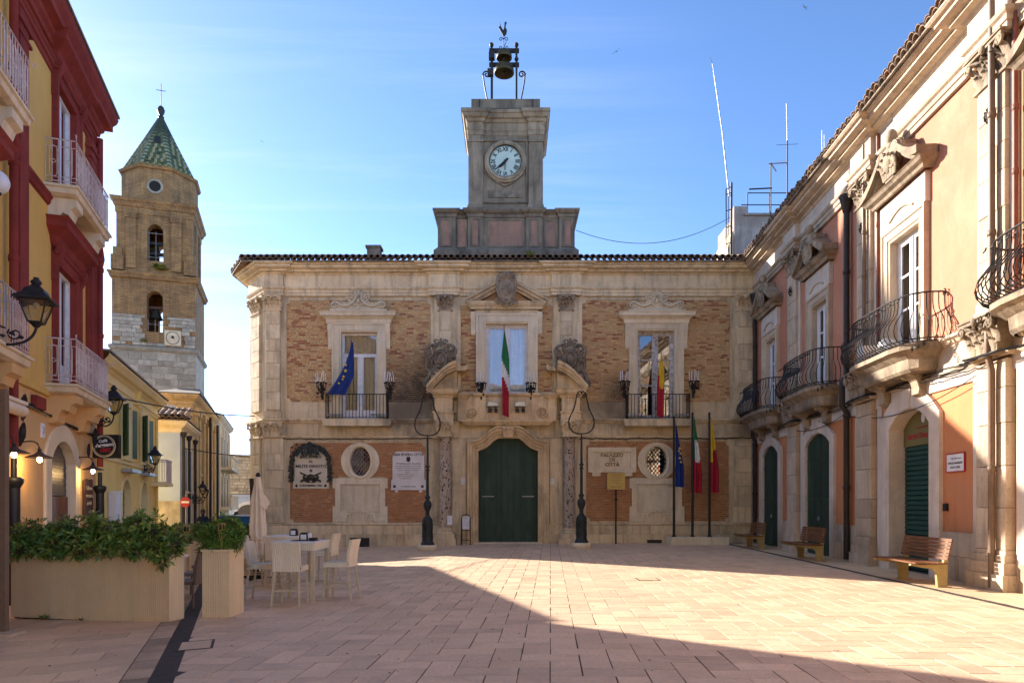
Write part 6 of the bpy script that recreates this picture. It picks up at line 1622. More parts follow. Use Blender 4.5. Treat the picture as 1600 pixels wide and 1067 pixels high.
# ---------------------------------------------------------------- left side: local x runs away from the camera along the street, y into the wall
LB_ROT = math.atan2(.9502, -.3117)
LC = (-11.40, 19.0, 0)
LM = Matrix.Translation(LC) @ Matrix.Rotation(LB_ROT, 4, 'Z')
lb = thing('red_trimmed_building', 'ochre house with oxblood red cornice, window frames and white railings', 'building', (LC[0]+.7*.3117, LC[1]-.7*.9502, 0), LB_ROT)
LX0 = -24.0
LW = [(-3.32,-1.96),(-8.9,-7.54),(-14.5,-13.14)]
def lb_walls():
    holes = [rect(a,b,z0,z1) for a,b in LW for z0,z1 in ((4.25,6.95),(8.5,11.0)) ]
    mb = MB(); mb.prism([(0,3.9),(0,12.0),(LX0,12.0),(LX0,3.9)], 0, .4, holes, back=True); mb.box(-.4,0,.4,10,-.6,12); mb.box(LX0,LX0+.4,.4,10,-.6,12); mb.box(LX0,0,10,10.3,-.6,12.3); mb.box(LX0,0,.4,10,11.9,12.2); mb.box(LX0+1,-.6,.9,.95,0,11.5); mb.build('upper_wall', m_ochre, lb)
    d = arc_open(-3.75,-1.98,-.4,2.55,.5,12)
    mb = MB(); mb.prism([(0,-.6),(0,3.899),(LX0,3.899),(LX0,-.6)], 0, .4, [d], back=True); mb.build('lower_wall', m_ochre_low, lb)
    CP = [(LX0,-.02),(0,-.02),(0.02,10)]
    mb = MB(); mb.plan([(LX0,-.0),(.0,-.0),(.0,10)], [(0,11.0),(.03,11.02),(.05,11.1),(.09,11.12),(.09,11.2),(.13,11.24),(.13,11.28),(.02,11.3)]); mb.build('architrave', m_red, lb)
    mb = MB(); mb.plan([(LX0,-.0),(.0,-.0),(.0,10)], [(0.0,11.48),(.08,11.5),(.1,11.6),(.16,11.66),(.18,11.74),(.26,11.78),(.34,11.81),(.34,11.96),(.37,12.0),(.42,12.08),(.45,12.18),(.45,12.22),(-.3,12.26)]); mb.build('cornice', m_red, lb)
    mb = MB(); mb.box(LX0,.48,-.48,.3,12.262,12.32); mb.build('eave_board', m_tile, lb)
    for a, b in ((-.98,-.04),(-5.9,-5.25),(-11.5,-10.8),(-16.8,-16.1)):
        m = MB(); m.box(a, b, -.09, .01, 4.35, 11.0); m.box(a+.1,b-.1,-.12,.01,4.35,11.0)
        m.box(a-.05, b+.05, -.16, 0, 10.72, 10.8); m.box(a-.03, b+.03, -.14, 0, 10.5, 10.56)
        if a > -2: m.box(-.04,.07,-.09,.9,4.35,11.0); m.box(-.02,.12,-.14,.95,10.72,10.8); m.prism([(b-.3,10.3),(b+.1,10.72),(b-.3,10.72)], -.1, .5)
        m.build('red_pilaster', m_red, lb)
    mb = MB(); mb.plan([(LX0,-.0),(.0,-.0),(.0,6)], [(0,8.02),(.05,8.05),(.07,8.14),(.1,8.18),(.1,8.24),(0,8.26)]); mb.build('string_course', m_red, lb)
    mb = MB(); mb.plan([(LX0,-.0),(.0,-.0),(.0,6)], [(0,3.9),(.06,3.92),(.06,4.05),(0,4.08)]); mb.build('string_course', m_ochre, lb)
    t = part('chimney', lb); m = MB(); m.box(-1.6,-.4,1.2,2.2,12.2,13.6); m.box(-1.7,-.3,1.1,2.3,13.6,13.72); m.build('chimney_stack', m_yellow, t)
    # windows
    for i, (a, b) in enumerate(LW):
        for z0, z1, lvl in ((4.25,6.95,0),(8.5,11.0,1)):
            cx = (a+b)/2; w = part('window', lb)
            m = MB(); m.face([(b,z0),(b,z1),(a,z1),(a,z0)], [(-.008,.25),(-.008,-.06),(.06,-.09),(.20,-.09),(.22,-.12),(.28,-.12),(.28,.01)]); m.build('window_surround', m_red, w)
            m = MB(); zt = z1+.3; hw = (b-a)/2+.42
            m.box(cx-hw+.1, cx+hw-.1, -.1, 0, z1+.2, zt+.3)
            m.plan([(cx-hw+.1,0),(cx-hw+.1,-.08),(cx+hw-.1,-.08),(cx+hw-.1,0)], [(0,zt),(.05,zt+.05),(.1,zt+.18),(.2,zt+.26),(.3,zt+.34),(.3,zt+.46),(.36,zt+.54),(-.06,zt+.56)])
            if lvl == 1: pass
            m.build('window_hood', m_red, w)
            for s in (-1, 1): m = MB(); console(m, cx+s*(hw-.18), z1-.45, zt+.02, .16, .22); m.build('console', m_red, w)
            m = MB(); m.face([(b,z0),(b,z1),(a,z1),(a,z0)], [(0,.2),(0,.08),(-.09,.08),(-.09,.2)]); m.box(cx-.05,cx+.05,.1,.18,z0,z1-.09)
            for q in (a+.09, cx-.13, cx+.05, b-.17): m.box(q, q+.08, .11, .17, z0, z1-.09)
            m.box(a+.17,cx-.13,.111,.169,z0,z0+.6); m.box(cx+.13,b-.17,.111,.169,z0,z0+.6)
            m.build('window_frame', m_white, w)
            for p, q in ((a+.17,cx-.13),(cx+.13,b-.17)):
                m = MB(); m.box(p, q, .14, .15, z0+.6, z1-.09); m.build('pane', m_glass_dim if lvl else m_glass, w)
            m = MB(); m.box(a, b, .32, .34, z0, z1); m.build('curtain', m_room if lvl else m_curtain_cream, w)
            # balcony: slab on two scroll corbels, white iron railing
            bz = z0-.12; bal = part('balcony', lb); hl = 1.42 if i != 2 else 1.6; dp = .60
            m = MB(); m.plan([(cx-hl,0),(cx-hl,-dp),(cx+hl,-dp),(cx+hl,0)], [(-.12,bz-.16),(-.02,bz-.12),(0,bz-.02),(.04,bz),(.04,bz+.05),(0,bz+.06)]); 
            for zz, e in ((bz-.16,.12),(bz+.06,0)): m.add([(cx-hl+e,0,zz),(cx-hl+e,-dp+e,zz),(cx+hl-e,-dp+e,zz),(cx+hl-e,0,zz)], [(0,1,2,3)])
            m.build('balcony_slab', m_cream, bal)
            for s in (-1, 1):
                m = MB(); xx = cx+s*(hl-.45); z = bz-.16; d = dp-.06
                pr = [(0,z),(-d,z),(-d,z-.16),(-d*.8,z-.22),(-d*.72,z-.36),(-d*.5,z-.32),(-d*.4,z-.42),(-d*.34,z-.58),(-d*.1,z-.62),(0,z-.6)]
                n = len(pr); vs = [(xx-.25,y,q) for y,q in pr]+[(xx+.25,y,q) for y,q in pr]
                tr = tessellate_polygon([[Vector((p[0],p[1],0)) for p in pr]])
                m.add(vs, [tuple(q) for q in tr]+[tuple(k+n for k in q) for q in tr]+[(k,(k+1)%n,(k+1)%n+n,k+n) for k in range(n)])
                m.build('corbel', m_ochre_low if not lvl else m_cream, bal)
            pth = [(cx-hl+.04,-.01),(cx-hl+.04,-dp+.03),(cx+hl-.04,-dp+.03),(cx+hl-.04,-.01)]
            rl = rail(bal, pth, bz+.1, bz+1.02, m_ironwhite, gap=.115, r=.009, top=.016)
            m = MB()                               # looped ornament in the panels
            for s in range(len(pth)-1):
                p, q = Vector(pth[s]), Vector(pth[s+1]); L = (q-p).length; n = max(2, int(L/.235))
                for k in range(n):
                    c = p.lerp(q, (k+.5)/n); d = (q-p).normalized(); r = .07
                    P = []
                    for j in range(13):
                        a_ = math.pi*j/12; P.append((c.x+d.x*r*math.cos(a_), c.y+d.y*r*math.cos(a_), bz+.80+r*math.sin(a_)*1.1))
                    P += [(c.x-d.x*r, c.y-d.y*r, bz+.3)]
                    for j in range(1, 13):
                        a_ = math.pi+math.pi*j/12; P.append((c.x+d.x*r*math.cos(a_), c.y+d.y*r*math.cos(a_), bz+.3+r*math.sin(a_)*1.1))
                    m.tube(P, .009, 4, closed=True)
                    m.tube([(c.x+d.x*.05*math.cos(t), c.y+d.y*.05*math.cos(t), bz+.55+.04*math.sin(t)) for t in (0,1.05,2.1,3.14,4.19,5.24)], .008, 4, closed=True)
            m.tube([(p[0],p[1],bz+.86) for p in pth], .008, 4); m.tube([(p[0],p[1],bz+.22) for p in pth], .008, 4)
            for s in (-1, 1):
                m.tube([(cx+s*(hl-.04),-dp+.03,bz+1.02),(cx+s*(hl+.12),-dp-.02,bz+1.0)]+[Vector(p) for p in spiral(cx+s*(hl+.12), bz+1.05, -dp-.02, .05, R(-90), 1, 8, s)], .012, 4)
            m.build('railing_loops', m_ironwhite, bal)
    # arched café door
    dr = part('cafe_door', lb); a, b = -3.75, -1.98
    m = MB(); m.face(arc_open(a,b,-.2,2.55,.5,12), [(-.01,.42),(-.01,-.05),(.36,-.05),(.38,-.02),(.38,.01)]); m.build('door_surround', m_cream, dr)
    z = 1.8
    while z < 3.0:
        m = MB(); m.box(a+.02, b-.02, .15+.01*(int(z*10)%2), .18, z, z+.075); m.build('roller_slat', m_rollgrey, dr); z += .08
    for k in range(4):
        x0 = a+(b-a)*k/4; m = MB(); m.box(x0+.005, x0+(b-a)/4-.005, .12, .18, -.2, 1.78); m.build('door_board', m_brownwood, dr)
    m = MB(); m.box(a-.5,a-.2,-.09,-.01,.95,1.1); m.build('letter_box', m_grey, dr)
lb_walls()
def lpipe(name, label, pts, r, mat, extra=None): return pipe(name, label, pts, r, mat, None, LM, extra)
for x, lab, lab2 in ((-6.95, 'oxblood downpipe between the two balconies of the ochre house', 'black cast iron foot of the downpipe left of the café door'), (-.95, 'oxblood downpipe on the corner of the ochre house', 'black cast iron foot of the downpipe at the corner of the ochre house')):
    lpipe('downpipe', lab, [(x,-.16,11.3),(x,-.16,8.4),(x,-.2,8.1),(x,-.16,7.9),(x,-.16,2.6)], .075, m_red)
    m = MB(); m.tube([(x,-.16,-.4),(x,-.16,2.0)], .10, 10); m.lathe([(.10,1.9),(.15,2.0),(.16,2.06),(.12,2.1)], 10, (x,-.16,0)); m.lathe([(.10,.2),(.13,.22),(.13,.3),(.10,.32)], 10, (x,-.16,0)); m.tube([(x,-.16,2.08),(x,-.16,2.45)], .05, 8)
    o = m.build('pipe_shoe', m_black); o.matrix_world = LM; tag(o, lab2, 'pipe', 'downpipes')
def wall_thing(name, label, cat, x, y, z, rot=0, group=None, base=None):
    t = thing(name, label, cat, group=group); t.matrix_world = (base or LM) @ Matrix.Translation((x,y,z)) @ Matrix.Rotation(rot, 4, 'Z'); return t
def sconce(x, z, label):
    t = wall_thing('wall_sconce', label, 'wall lamp', x, 0, z, 0, 'café wall lamps')
    m = MB(); m.lathe([(0,0),(.09,0),(.09,.025),(.04,.05),(0,.05)], 12, M=Matrix.Rotation(R(90), 4, 'X')); m.tube(bez((0,-.04,0),(0,-.2,.02),(0,-.32,.06),(0,-.34,-.14),10), .014, 6); m.lathe([(.03,.02),(.035,-.03),(.05,-.06)], 8, (0,-.34,-.14)); m.build('arm', m_black, t)
    m = MB(); m.lathe([(.05,-.05),(.09,-.09),(.24,-.15),(.245,-.16),(.09,-.10),(.04,-.07)], 18, (0,-.34,-.14)); m.build('shade', m_signbrown, t)
    m = MB(); m.ell((0,-.34,-.33), (.045,.045,.06), 10, 7); m.build('bulb', m_bulb, t)
    L = bpy.data.lights.new('sconce_light', 'POINT'); L.energy = 3.5; L.color = (1,.62,.25); L.shadow_soft_size = .06; lo = bpy.data.objects.new('sconce_light', L); COL.objects.link(lo); lo.parent = t; lo.location = (0,-.34,-.42)
sconce(-6.2, 2.8, 'small lit wall lamp left of the café door, second from the left'); sconce(-7.5, 2.8, 'small lit wall lamp nearest the left picture edge, over the menu board'); sconce(-2.4, 2.75, 'small lit wall lamp right of the café door')
def board(x, z, w_, h_, label, lines):
    t = wall_thing('menu_board', label, 'menu board', x, -.02, z, 0, 'brown café boards')
    P = []
    for k in range(9): P.append((w_/2-w_*k/8, h_/2+.03*math.sin(k*1.5)))
    P += [(-w_/2-.02, h_*.2), (-w_/2+.015, 0), (-w_/2-.01,-h_*.3)]
    for k in range(9): P.append((-w_/2+w_*k/8, -h_/2-.03*math.sin(k*1.7)))
    P += [(w_/2+.02,-h_*.2),(w_/2-.01,.05)]
    m = MB(); m.prism(P[::-1], -.05, 0); m.build('board', m_signbrown, t)
    for k, s in enumerate(lines): text('lettering', s, w_*.2, (0,-.056,h_*.28-k*h_*.2), m_marble_cream, t, .001, .9)
    m = MB(); m.tube([(w_*.1*math.cos(a), -.058, -h_*.32+w_*.08*math.sin(a)) for a in (3.3,3.8,4.4,5,5.6,6.1)], .008, 4); m.build('cup_mark', m_marble_cream, t)
board(-1.62, 1.75, .72, .95, 'brown wooden café board with white lettering right of the café door', ['Caffetteria', 'cornetteria', 'aperitivi']); board(-7.35, 1.9, .62, 1.1, 'brown wooden café board at the left picture edge', ['BAR', 'caffè', '1882'])
def cafe_sign():
    t = wall_thing('cafe_sign', 'square black projecting sign of the café with white and red lettering', 'sign', -1.0, -.30, 3.14, R(-108.2+6))
    m = MB(); m.box(-.36,.36,-.08,.08,-.31,.31); m.build('case', m_black, t)
    m = MB(); m.face(ellipse(0,0,.275,.275,36), [(0,-.078),(0,-.092),(.016,-.092),(.016,-.078)], closed=True); m.face(ellipse(0,0,.245,.245,36), [(0,-.078),(0,-.09),(.008,-.09),(.008,-.078)], closed=True); m.build('ring', m_curtain_cream, t)
    text('lettering', 'Caffè', .105, (-.03,-.086,.135), m_whiteplain, t, .003, 1.0, bold=.004, shear=.2, tilt=R(8)); text('lettering', 'Vergnano', .135, (0,-.086,.03), m_whiteplain, t, .003, .92, bold=.005, shear=.2, tilt=R(8)); text('lettering', '1882', .14, (.02,-.086,-.11), m_redplain, t, .003, 1, bold=.004, shear=.2, tilt=R(8))
    m = MB(); m.bar((-.36,0,.1),(-.55,.0,.1),.03); m.bar((-.36,0,-.1),(-.55,.0,-.1),.03); m.build('bracket', m_black, t)
cafe_sign()
def lantern(t, c, s=1.0):
    """four-sided street lantern hanging/standing at c (base of the cage)"""
    x, y, z = c
    def sq(r, zz): return [(x+r*a*s, y+r*b*s, z+zz*s) for a, b in ((-1,-1),(1,-1),(1,1),(-1,1))]
    m = MB()
    lo, hi = sq(.12,.05), sq(.245,.50)
    for a, b in zip(lo, hi): m.tube([a, ((a[0]*.45+b[0]*.55), (a[1]*.45+b[1]*.55), (a[2]+b[2])/2), b], .018*s, 5)
    for q in (lo, hi): m.tube(q, .02*s, 4, closed=True)
    m.lathe([(.0,-.06),(.05,-.05),(.09,0),(.14,.04),(.14,.06),(.0,.06)], 10, c) if s == 1 else m.lathe([(r*s, q*s) for r, q in ((.0,-.06),(.05,-.05),(.09,0),(.14,.04),(.14,.06),(.0,.06))], 10, c)
    m.build('cage', m_iron, t)
    m = MB(); rows = [sq(.34,.50), sq(.34,.53), sq(.20,.66), sq(.17,.74), sq(.10,.80), sq(.07,.84)]
    m.grid(rows, closed=True, sm=False); m.add(rows[0], [(0,1,2,3)]); m.lathe([(q*s, p*s) for q, p in ((.07,.83),(.09,.87),(.11,.9),(.09,.94),(.05,.97),(.06,1.0),(.0,1.02))], 10, c); m.build('cap', m_iron, t)
    m = MB(); a, b = sq(.11,.06), sq(.235,.49); m.grid([a, b], closed=True, sm=False); m.build('glass', m_lens, t)
    m = MB(); m.ell((x,y,z+.42*s), (.06*s,.06*s,.07*s), 8, 6); m.build('bulb', m_marble, t)
def wall_lantern(x, z, reach, s, label, rot=0.0, base=None):
    t = wall_thing('wall_lantern', label, 'street lantern', x, 0, z, rot, 'wall lanterns', base)
    m = MB(); r = reach
    m.tube(bez((0,-.02,-.1),(0,-r*.5,-.55*s),(0,-r*.95,-.45*s),(0,-r,0),14), .028*s, 6); m.box(-.06,.06,-.04,.0,-.4*s,.25*s)
    sp = [(0, -r*.38+.24*s*q[0], -.14*s+.24*s*q[2]) for q in spiral(0,0,0,1,R(200),1.6,20,1)]; m.tube(sp, .022*s, 5)
    sp = [(0, -r*.72+.14*s*q[0], -.16*s+.14*s*q[2]) for q in spiral(0,0,0,1,R(40),1.4,16,-1)]; m.tube(sp, .018*s, 5)
    m.tube([(0,0,.18*s),(0,-r*.25,.1*s),(0,-r*.6,-.05*s)], .02*s, 5)
    for k in range(6): m.ell((0,-r*(.2+.12*k),-.2*s+.05*s*math.sin(k*2)), (.03*s,.06*s,.04*s), 6, 4)
    m.build('scroll_bracket', m_iron, t); lantern(t, (0,-r,.04), s)
wall_lantern(-8.75, 4.45, 1.05, .76, 'large black lantern on a scrolled bracket nearest the camera on the left'); wall_lantern(-1.25, 3.95, .55, .74, 'black lantern by the corner of the ochre house, above the café sign'); wall_lantern(5.75, 3.0, .36, .66, 'black lantern on the yellow house wall beside the green shutters')
# globe lamp, awning roll, wires, satellite boxes on the ochre house
t = wall_thing('globe_lamp', 'round white glass globe lamp at the upper left picture edge', 'globe lamp', -8.3, -.35, 6.9)
m = MB(); m.ell((0,0,0), (.19,.19,.19), 20, 14); m.build('globe', m_whiteplain, t)
m = MB(); m.tube([(0,.33,-.25),(0,.1,-.25),(0,0,-.19)], .02, 6); m.lathe([(.07,-.2),(.08,-.16),(.06,-.15)], 10); m.build('arm', m_black, t)
m = MB(); m.tube([(-10.2,-.3,3.34),(-7.0,-.3,3.30)], .11, 12); m.box(-10.2,-7.0,-.4,-.1,3.40,3.46); o = m.build('awning_roll', m_canvas); o.matrix_world = LM; tag(o, 'rolled cream awning under the lower left balcony', 'awning')
m = MB()
for k in range(5): m.tube(sagged((-11,-.07-.02*k,3.62+.03*k),(-5.6,-.07,3.55),14,.06,.05,k)+sagged((-5.6,-.07,3.55),(-.3,-.07,3.42),14,.05,.03,k+9), .016, 4)
for c, n, r in (((-6.4,-.09,2.9),6,.10),((-6.4,-.12,3.4),5,.13),((-1.3,-.1,3.3),5,.13),((-1.75,-.08,2.95),3,.10)):
    for k in range(n): m.tube([(c[0]+r*math.cos(a)*(.8+.05*k), c[1]-.01*k, c[2]+r*1.7*math.sin(a)+.02*k) for a in (0,.7,1.4,2.1,2.8,3.5,4.2,4.9,5.6)], .010, 4, closed=True)
o = m.build('cable_bundle', m_black); o.matrix_world = LM; tag(o, 'tangled black cable bundle along the ochre house above the café door', 'cable')
m = MB(); m.box(-5.6,-5.05,-.12,-.02,3.55,3.8); o = m.build('street_tile', m_red); o.matrix_world = LM; tag(o, 'red panel behind the cables above the café wall', 'panel')
m = MB(); m.box(-5.0,-4.82,-.03,0,3.0,3.3); o = m.build('number_tile', m_whiteplain); o.matrix_world = LM; tag(o, 'white house number tile above the café door lamp', 'house number')
text('lettering', '3', .2, (-4.91,-.034,3.15), m_letter, o, .001)
# shopfront return in the near left corner (dark red boards with a metal edge)
t = thing('shopfront_corner', 'dark red shopfront side with a brown metal edge at the left picture border', 'shopfront', (-6.96, 9.38, gz(-7.0)))
m = MB(); m.box(-.05,.03,-.05,.03,0,3.35); m.box(-.10,-.06,-.04,.02,0,3.3); m.build('edge_post', m_pipe_brown, t)
for k in range(16):
    m = MB(); m.box(-.7,-.11,-.01+.006*(k%2),.03,.05+.14*k,.05+.14*k+.132); m.build('red_board', m_red, t)
m = MB(); m.box(-.7,-.055,-.03,.03,2.35,3.2); m.build('upper_panel', m_cream, t)
m = MB(); m.box(-.75,.25,-.25,.05,-.1,.04); m.build('threshold', m_kerb, t)
# ---------------------------------------------------------------- yellow house
yb = thing('yellow_house', 'two storey yellow house with pale cornice and green shutters', 'house', LC, LB_ROT)
def yellow():
    X1 = 8.5; holes = [rect(2.55,3.65,3.1,4.75), rect(5.55,6.55,3.1,4.75), arc_open(2.5,3.7,-.4,1.95,.45), arc_open(5.35,6.5,-.4,1.95,.45)]
    m = MB(); m.prism([(X1,-1),(X1,5.2),(-.68,5.2),(-.68,-1)], .04, .4, holes, back=True); m.box(X1-.3,X1,.4,9,-1,5.6); m.box(.4,X1-.3,8.7,9,-1,5.6); m.box(.3,X1-.4,.9,.95,-.5,5.2); m.build('wall', m_yellow, yb)
    m = MB(); m.plan([(-.69,.04),(X1,.04),(X1,9)], [(0,4.95),(.04,4.97),(.06,5.05),(.1,5.08),(.1,5.14),(.03,5.16),(.03,5.36),(.08,5.4),(.14,5.46),(.24,5.5),(.3,5.58),(.36,5.66),(.36,5.7),(-.1,5.74)]); m.build('cornice', m_yellow_trim, yb)
    m = MB(); m.plan([(-.69,.04),(X1,.04)], [(0,2.85),(.05,2.88),(.05,2.98),(0,3.0)]); m.build('string_course', m_yellow_trim, yb)
    m = MB(); m.box(-.69,X1+.4,-.34,9,5.745,5.80); m.build('roof', m_tile, yb)
    for k, (a, b) in enumerate(((2.55,3.65),(5.55,6.55))):
        w = part('window', yb); m = MB(); m.face([(b,3.1),(b,4.75),(a,4.75),(a,3.1)], [(-.008,.3),(-.008,-.02),(.2,-.02),(.2,.05)]); m.box(a-.2,b+.2,-.06,.06,3.0,3.1); m.build('window_surround', m_yellow_trim, w)
        m = MB(); m.box(a,b,.2,.22,3.1,4.75); m.build('pane', m_glass_dim, w)
        for s, hx in ((-1, a), (1, b)):
            sh = MB(); sh.box(-.02,.02,0,.52,0,1.6)
            for q in range(17): sh.bar((0,.05,.08+.09*q),(0,.47,.08+.09*q),.06,.02)
            o = sh.build('shutter', m_shutgreen, w); o.location = (hx, .02, 3.12); o.rotation_euler = (0,0,R(-100 if s > 0 else 118))
    for k, (a, b) in enumerate(((2.5,3.7),(5.35,6.5))):
        d = part('arched_opening', yb); m = MB(); m.face(arc_open(a,b,-.4,1.95,.45), [(-.008,.3),(-.008,.0),(.14,.0),(.14,.06)]); m.build('door_surround', m_yellow_trim, d)
        z = -.4
        while z < 2.3:
            m = MB(); m.box(a,b,.2+.01*(int(z*8)%2),.24,z,z+.115); m.build('shutter_slat', m_rollgrey, d); z += .12
        m = MB(); m.box(a-.1,b+.1,-.28,.02,2.62,2.72); m.build('small_canopy', m_grey, d)
    m = MB(); m.tube([(8.2,-.02,5),(8.2,-.02,-.5)], .05, 6); m.tube([(4.55,-.02,5.5),(4.55,-.02,5.0)], .12, 8); m.build('downpipe', m_yellow, yb)
    b = part('balcony', yb); m = MB(); m.box(7.3,8.5,-.55,.04,2.3,2.42); m.build('balcony_slab', m_yellow_trim, b)
    rail(b, [(7.3,.0),(7.3,-.5),(8.5,-.5),(8.5,.0)], 2.42, 3.3, m_ironwhite, gap=.12, r=.012)
yellow()
m = MB(); m.box(.75,1.55,-.16,.02,1.0,1.95); m.box(.73,1.57,-.17,.02,1.95,1.99); o = m.build('meter_box', m_marble); o.matrix_world = LM; tag(o, 'white meter cabinet on the yellow house wall', 'meter box')
m = MB(); m.box(1.05,1.25,-.175,-.16,1.2,1.32); m.build('lock_plate', m_grey, o)
# ---------------------------------------------------------------- church tower and the far end of the side street
TO = (-24.65, 42.0, -.6); TROT = math.atan2(.3117, .9502)
bt = thing('church_bell_tower', 'tall brick and stone bell tower with green tiled spire', 'bell tower', TO, TROT)
def bell_tower():
    W = 4.75; zo = .6
    def z(q): return q+zo
    def box_ring(mb, e, prof): mb.plan([(-e,W+e),(-e,-e),(W+e,-e),(W+e,W+e),(-e,W+e)], [(d, z(h)) for d, h in prof])
    def wall(name, x0, x1, z0, z1, open_, mat, th=.7):
        """four sides, front and back pierced by arched openings"""
        m = MB(); hs = [arc_open(a,b,z(c),z(d),r,10) for a,b,c,d,r in open_]
        P = [(x1,z(z0)),(x1,z(z1)),(x0,z(z1)),(x0,z(z0))]
        m.prism(P, x0, x0+th, hs); m.prism(P, x1-th, x1, hs)
        m.box(x0,x0+th,x0+th,x1-th,z(z0),z(z1)); m.box(x1-th,x1,x0+th,x1-th,z(z0),z(z1))
        return m.build(name, mat, bt)
    m = MB(); m.box(0,W,0,W,z(-1.2),z(11.2)); m.build('stone_shaft', m_tstone, bt)
    rd = random.Random(12)                          # courses of ashlar on the front face
    zz = 3.6; blocks = []
    while zz < 11.1:
        h = rd.uniform(.28,.46); x = 0
        while x < W-.05:
            L = min(rd.uniform(.4,1.0), W-x); 
            if W-(x+L) < .25: L = W-x
            blocks.append((x,x+L,zz,min(zz+h,11.15))); x += L
        zz += h
    rd.shuffle(blocks)
    st = MB()
    for k, (a,b,c,d) in enumerate(blocks):
        y = -.02-rd.random()*.05; mm = MB() if k < 130 else st
        mm.box(a+.012,b-.012,y,.02,z(c)+.012,z(d)-.012, tone=0 if k < 130 else rd.random())
        if k < 130: mm.build('stone_block', m_tstone, bt)
    st.build('stone_block', m_tstone, bt, kind='stuff')
    m = MB(); box_ring(m, 0, [(0,5.4),(.08,5.45),(.08,5.6),(0,5.65)]); m.build('string_course', m_tstone, bt)
    m = MB(); box_ring(m, 0, [(0,11.1),(.12,11.2),(.16,11.3),(.16,11.42),(0,11.5)]); m.build('string_course', m_tstone, bt)
    o1 = (1.95,2.85,12.4,14.5,.45)
    wall('lower_belfry', .02, W-.02, 11.4, 15.7, [o1], m_tbrick)
    # stone facing of the lower half of this stage, with gaps
    rd = random.Random(3); st = MB(); zz = 11.5
    while zz < 13.3:
        h = rd.uniform(.16,.3); x = .02
        while x < W-.1:
            L = min(rd.uniform(.25,.7), W-.02-x)
            if (x+L < 1.9 or x > 2.9 or zz < 11.6) and not (2.9 < x < 3.9 and zz < 12.6) and rd.random() < .93: st.box(x+.01,min(x+L,W-.02)-.01,-.03-rd.random()*.03,.04,z(zz)+.01,z(zz+h)-.01, tone=rd.random())
            x += L
        zz += h
    st.build('stone_facing', m_tstone, bt, kind='stuff')
    m = MB(); m.box(2.95,3.9,-.04,.05,z(11.6),z(12.55)); m.build('sundial_slab', m_cream, bt)
    m = MB(); m.face(ellipse(3.42,z(12.08),.36,.38,20), [(0,.0),(0,-.06),(.03,-.06),(.03,0)], closed=True); m.tube([(3.42,-.05,z(12.15)),(3.42,-.3,z(12.05)),(3.55,-.32,z(11.95))], .02, 4); m.ell((3.42,-.06,z(12.13)), (.09,.03,.09), 8, 5); m.build('sundial', m_iron, bt)
    m = MB(); box_ring(m, .0, [(0,15.6),(.12,15.66),(.14,15.8),(.2,15.86),(.22,15.98),(-.2,16.1)]); m.build('cornice', m_tbrick, bt)
    e = .22; o2 = (1.95,2.85,16.9,18.75,.45)
    wall('upper_belfry', e, W-e, 15.9, 20.6, [o2], m_tbrick)
    m = MB()
    for a, b in ((e+.55,e+1.1),(W-e-1.2,W-e-.62)): m = MB(); m.box(a,b,e-.14,e+.1,z(16.3),z(19.4)); m.box(a-.06,b+.06,e-.2,e+.1,z(19.4),z(19.7)); m.build('brick_pilaster', m_tbrick, bt)
    for a, b in ((1.2,1.9),(3.1,3.7)): m = MB(); m.box(W-e-.1,W-e+.12,a,b,z(16.3),z(19.7)); m.build('brick_pilaster', m_tbrick, bt)
    for x in (e-.25, W-e-.45): m = MB(); m.box(x,x+.7,e-.3,e+.5,z(16.1),z(17.0)); m.box(x+.1,x+.6,e-.2,e+.4,z(17.0),z(17.5)); m.build('corner_pedestal', m_tbrick, bt)
    E2 = W-e
    m = MB(); m.plan([(e,E2),(e,e),(E2,e),(E2,E2),(e,E2)], [(0,z(19.7)),(.06,z(19.75)),(.06,z(20.1)),(.14,z(20.15)),(.2,z(20.35)),(.29,z(20.45)),(.33,z(20.62)),(-.3,z(20.8))]); m.build('cornice', m_tbrick, bt)
    # octagonal drum with round window
    c = W/2; r = 2.13
    def octo(rr, zz): return [(c+rr*math.cos(R(22.5+45*k)), c+rr*math.sin(R(22.5+45*k)), zz) for k in range(8)]
    rr = r/math.cos(R(22.5))
    m = MB(); m.grid([octo(rr,z(20.6)),octo(rr,z(22.65)),octo(rr+.12,z(22.7)),octo(rr+.2,z(22.85)),octo(rr,z(22.9))], closed=True, sm=False); m.build('octagonal_drum', m_tbrick, bt)
    m = MB(); m.face(ellipse(c,z(21.6),.34,.34,20), [(0,c-r+.05),(0,c-r-.05),(.12,c-r-.07),(.16,c-r+.02)], closed=True); m.build('round_window', m_tstone, bt)
    m = MB(); m.prism(ellipse(c,z(21.6),.34,.34,20), c-r-.012, c-r+.05); m.build('dark_opening', m_room, bt)
    # spire: tiled pyramid, every tile a small scale
    mats = [P('spire_tile_'+n, c, .6, 0, .12) for n, c in (('green',(.115,.15,.07,1)),('yellow',(.44,.33,.12,1)),('white',(.42,.39,.26,1)),('dark',(.06,.07,.045,1)))]
    m = MB(); m.grid([octo(rr*.99,z(22.85)),octo(.16,z(27.05))], closed=True, sm=False); m.build('spire_core', mats[3], bt)
    m = MB(); rows = 30; rd = random.Random(7)
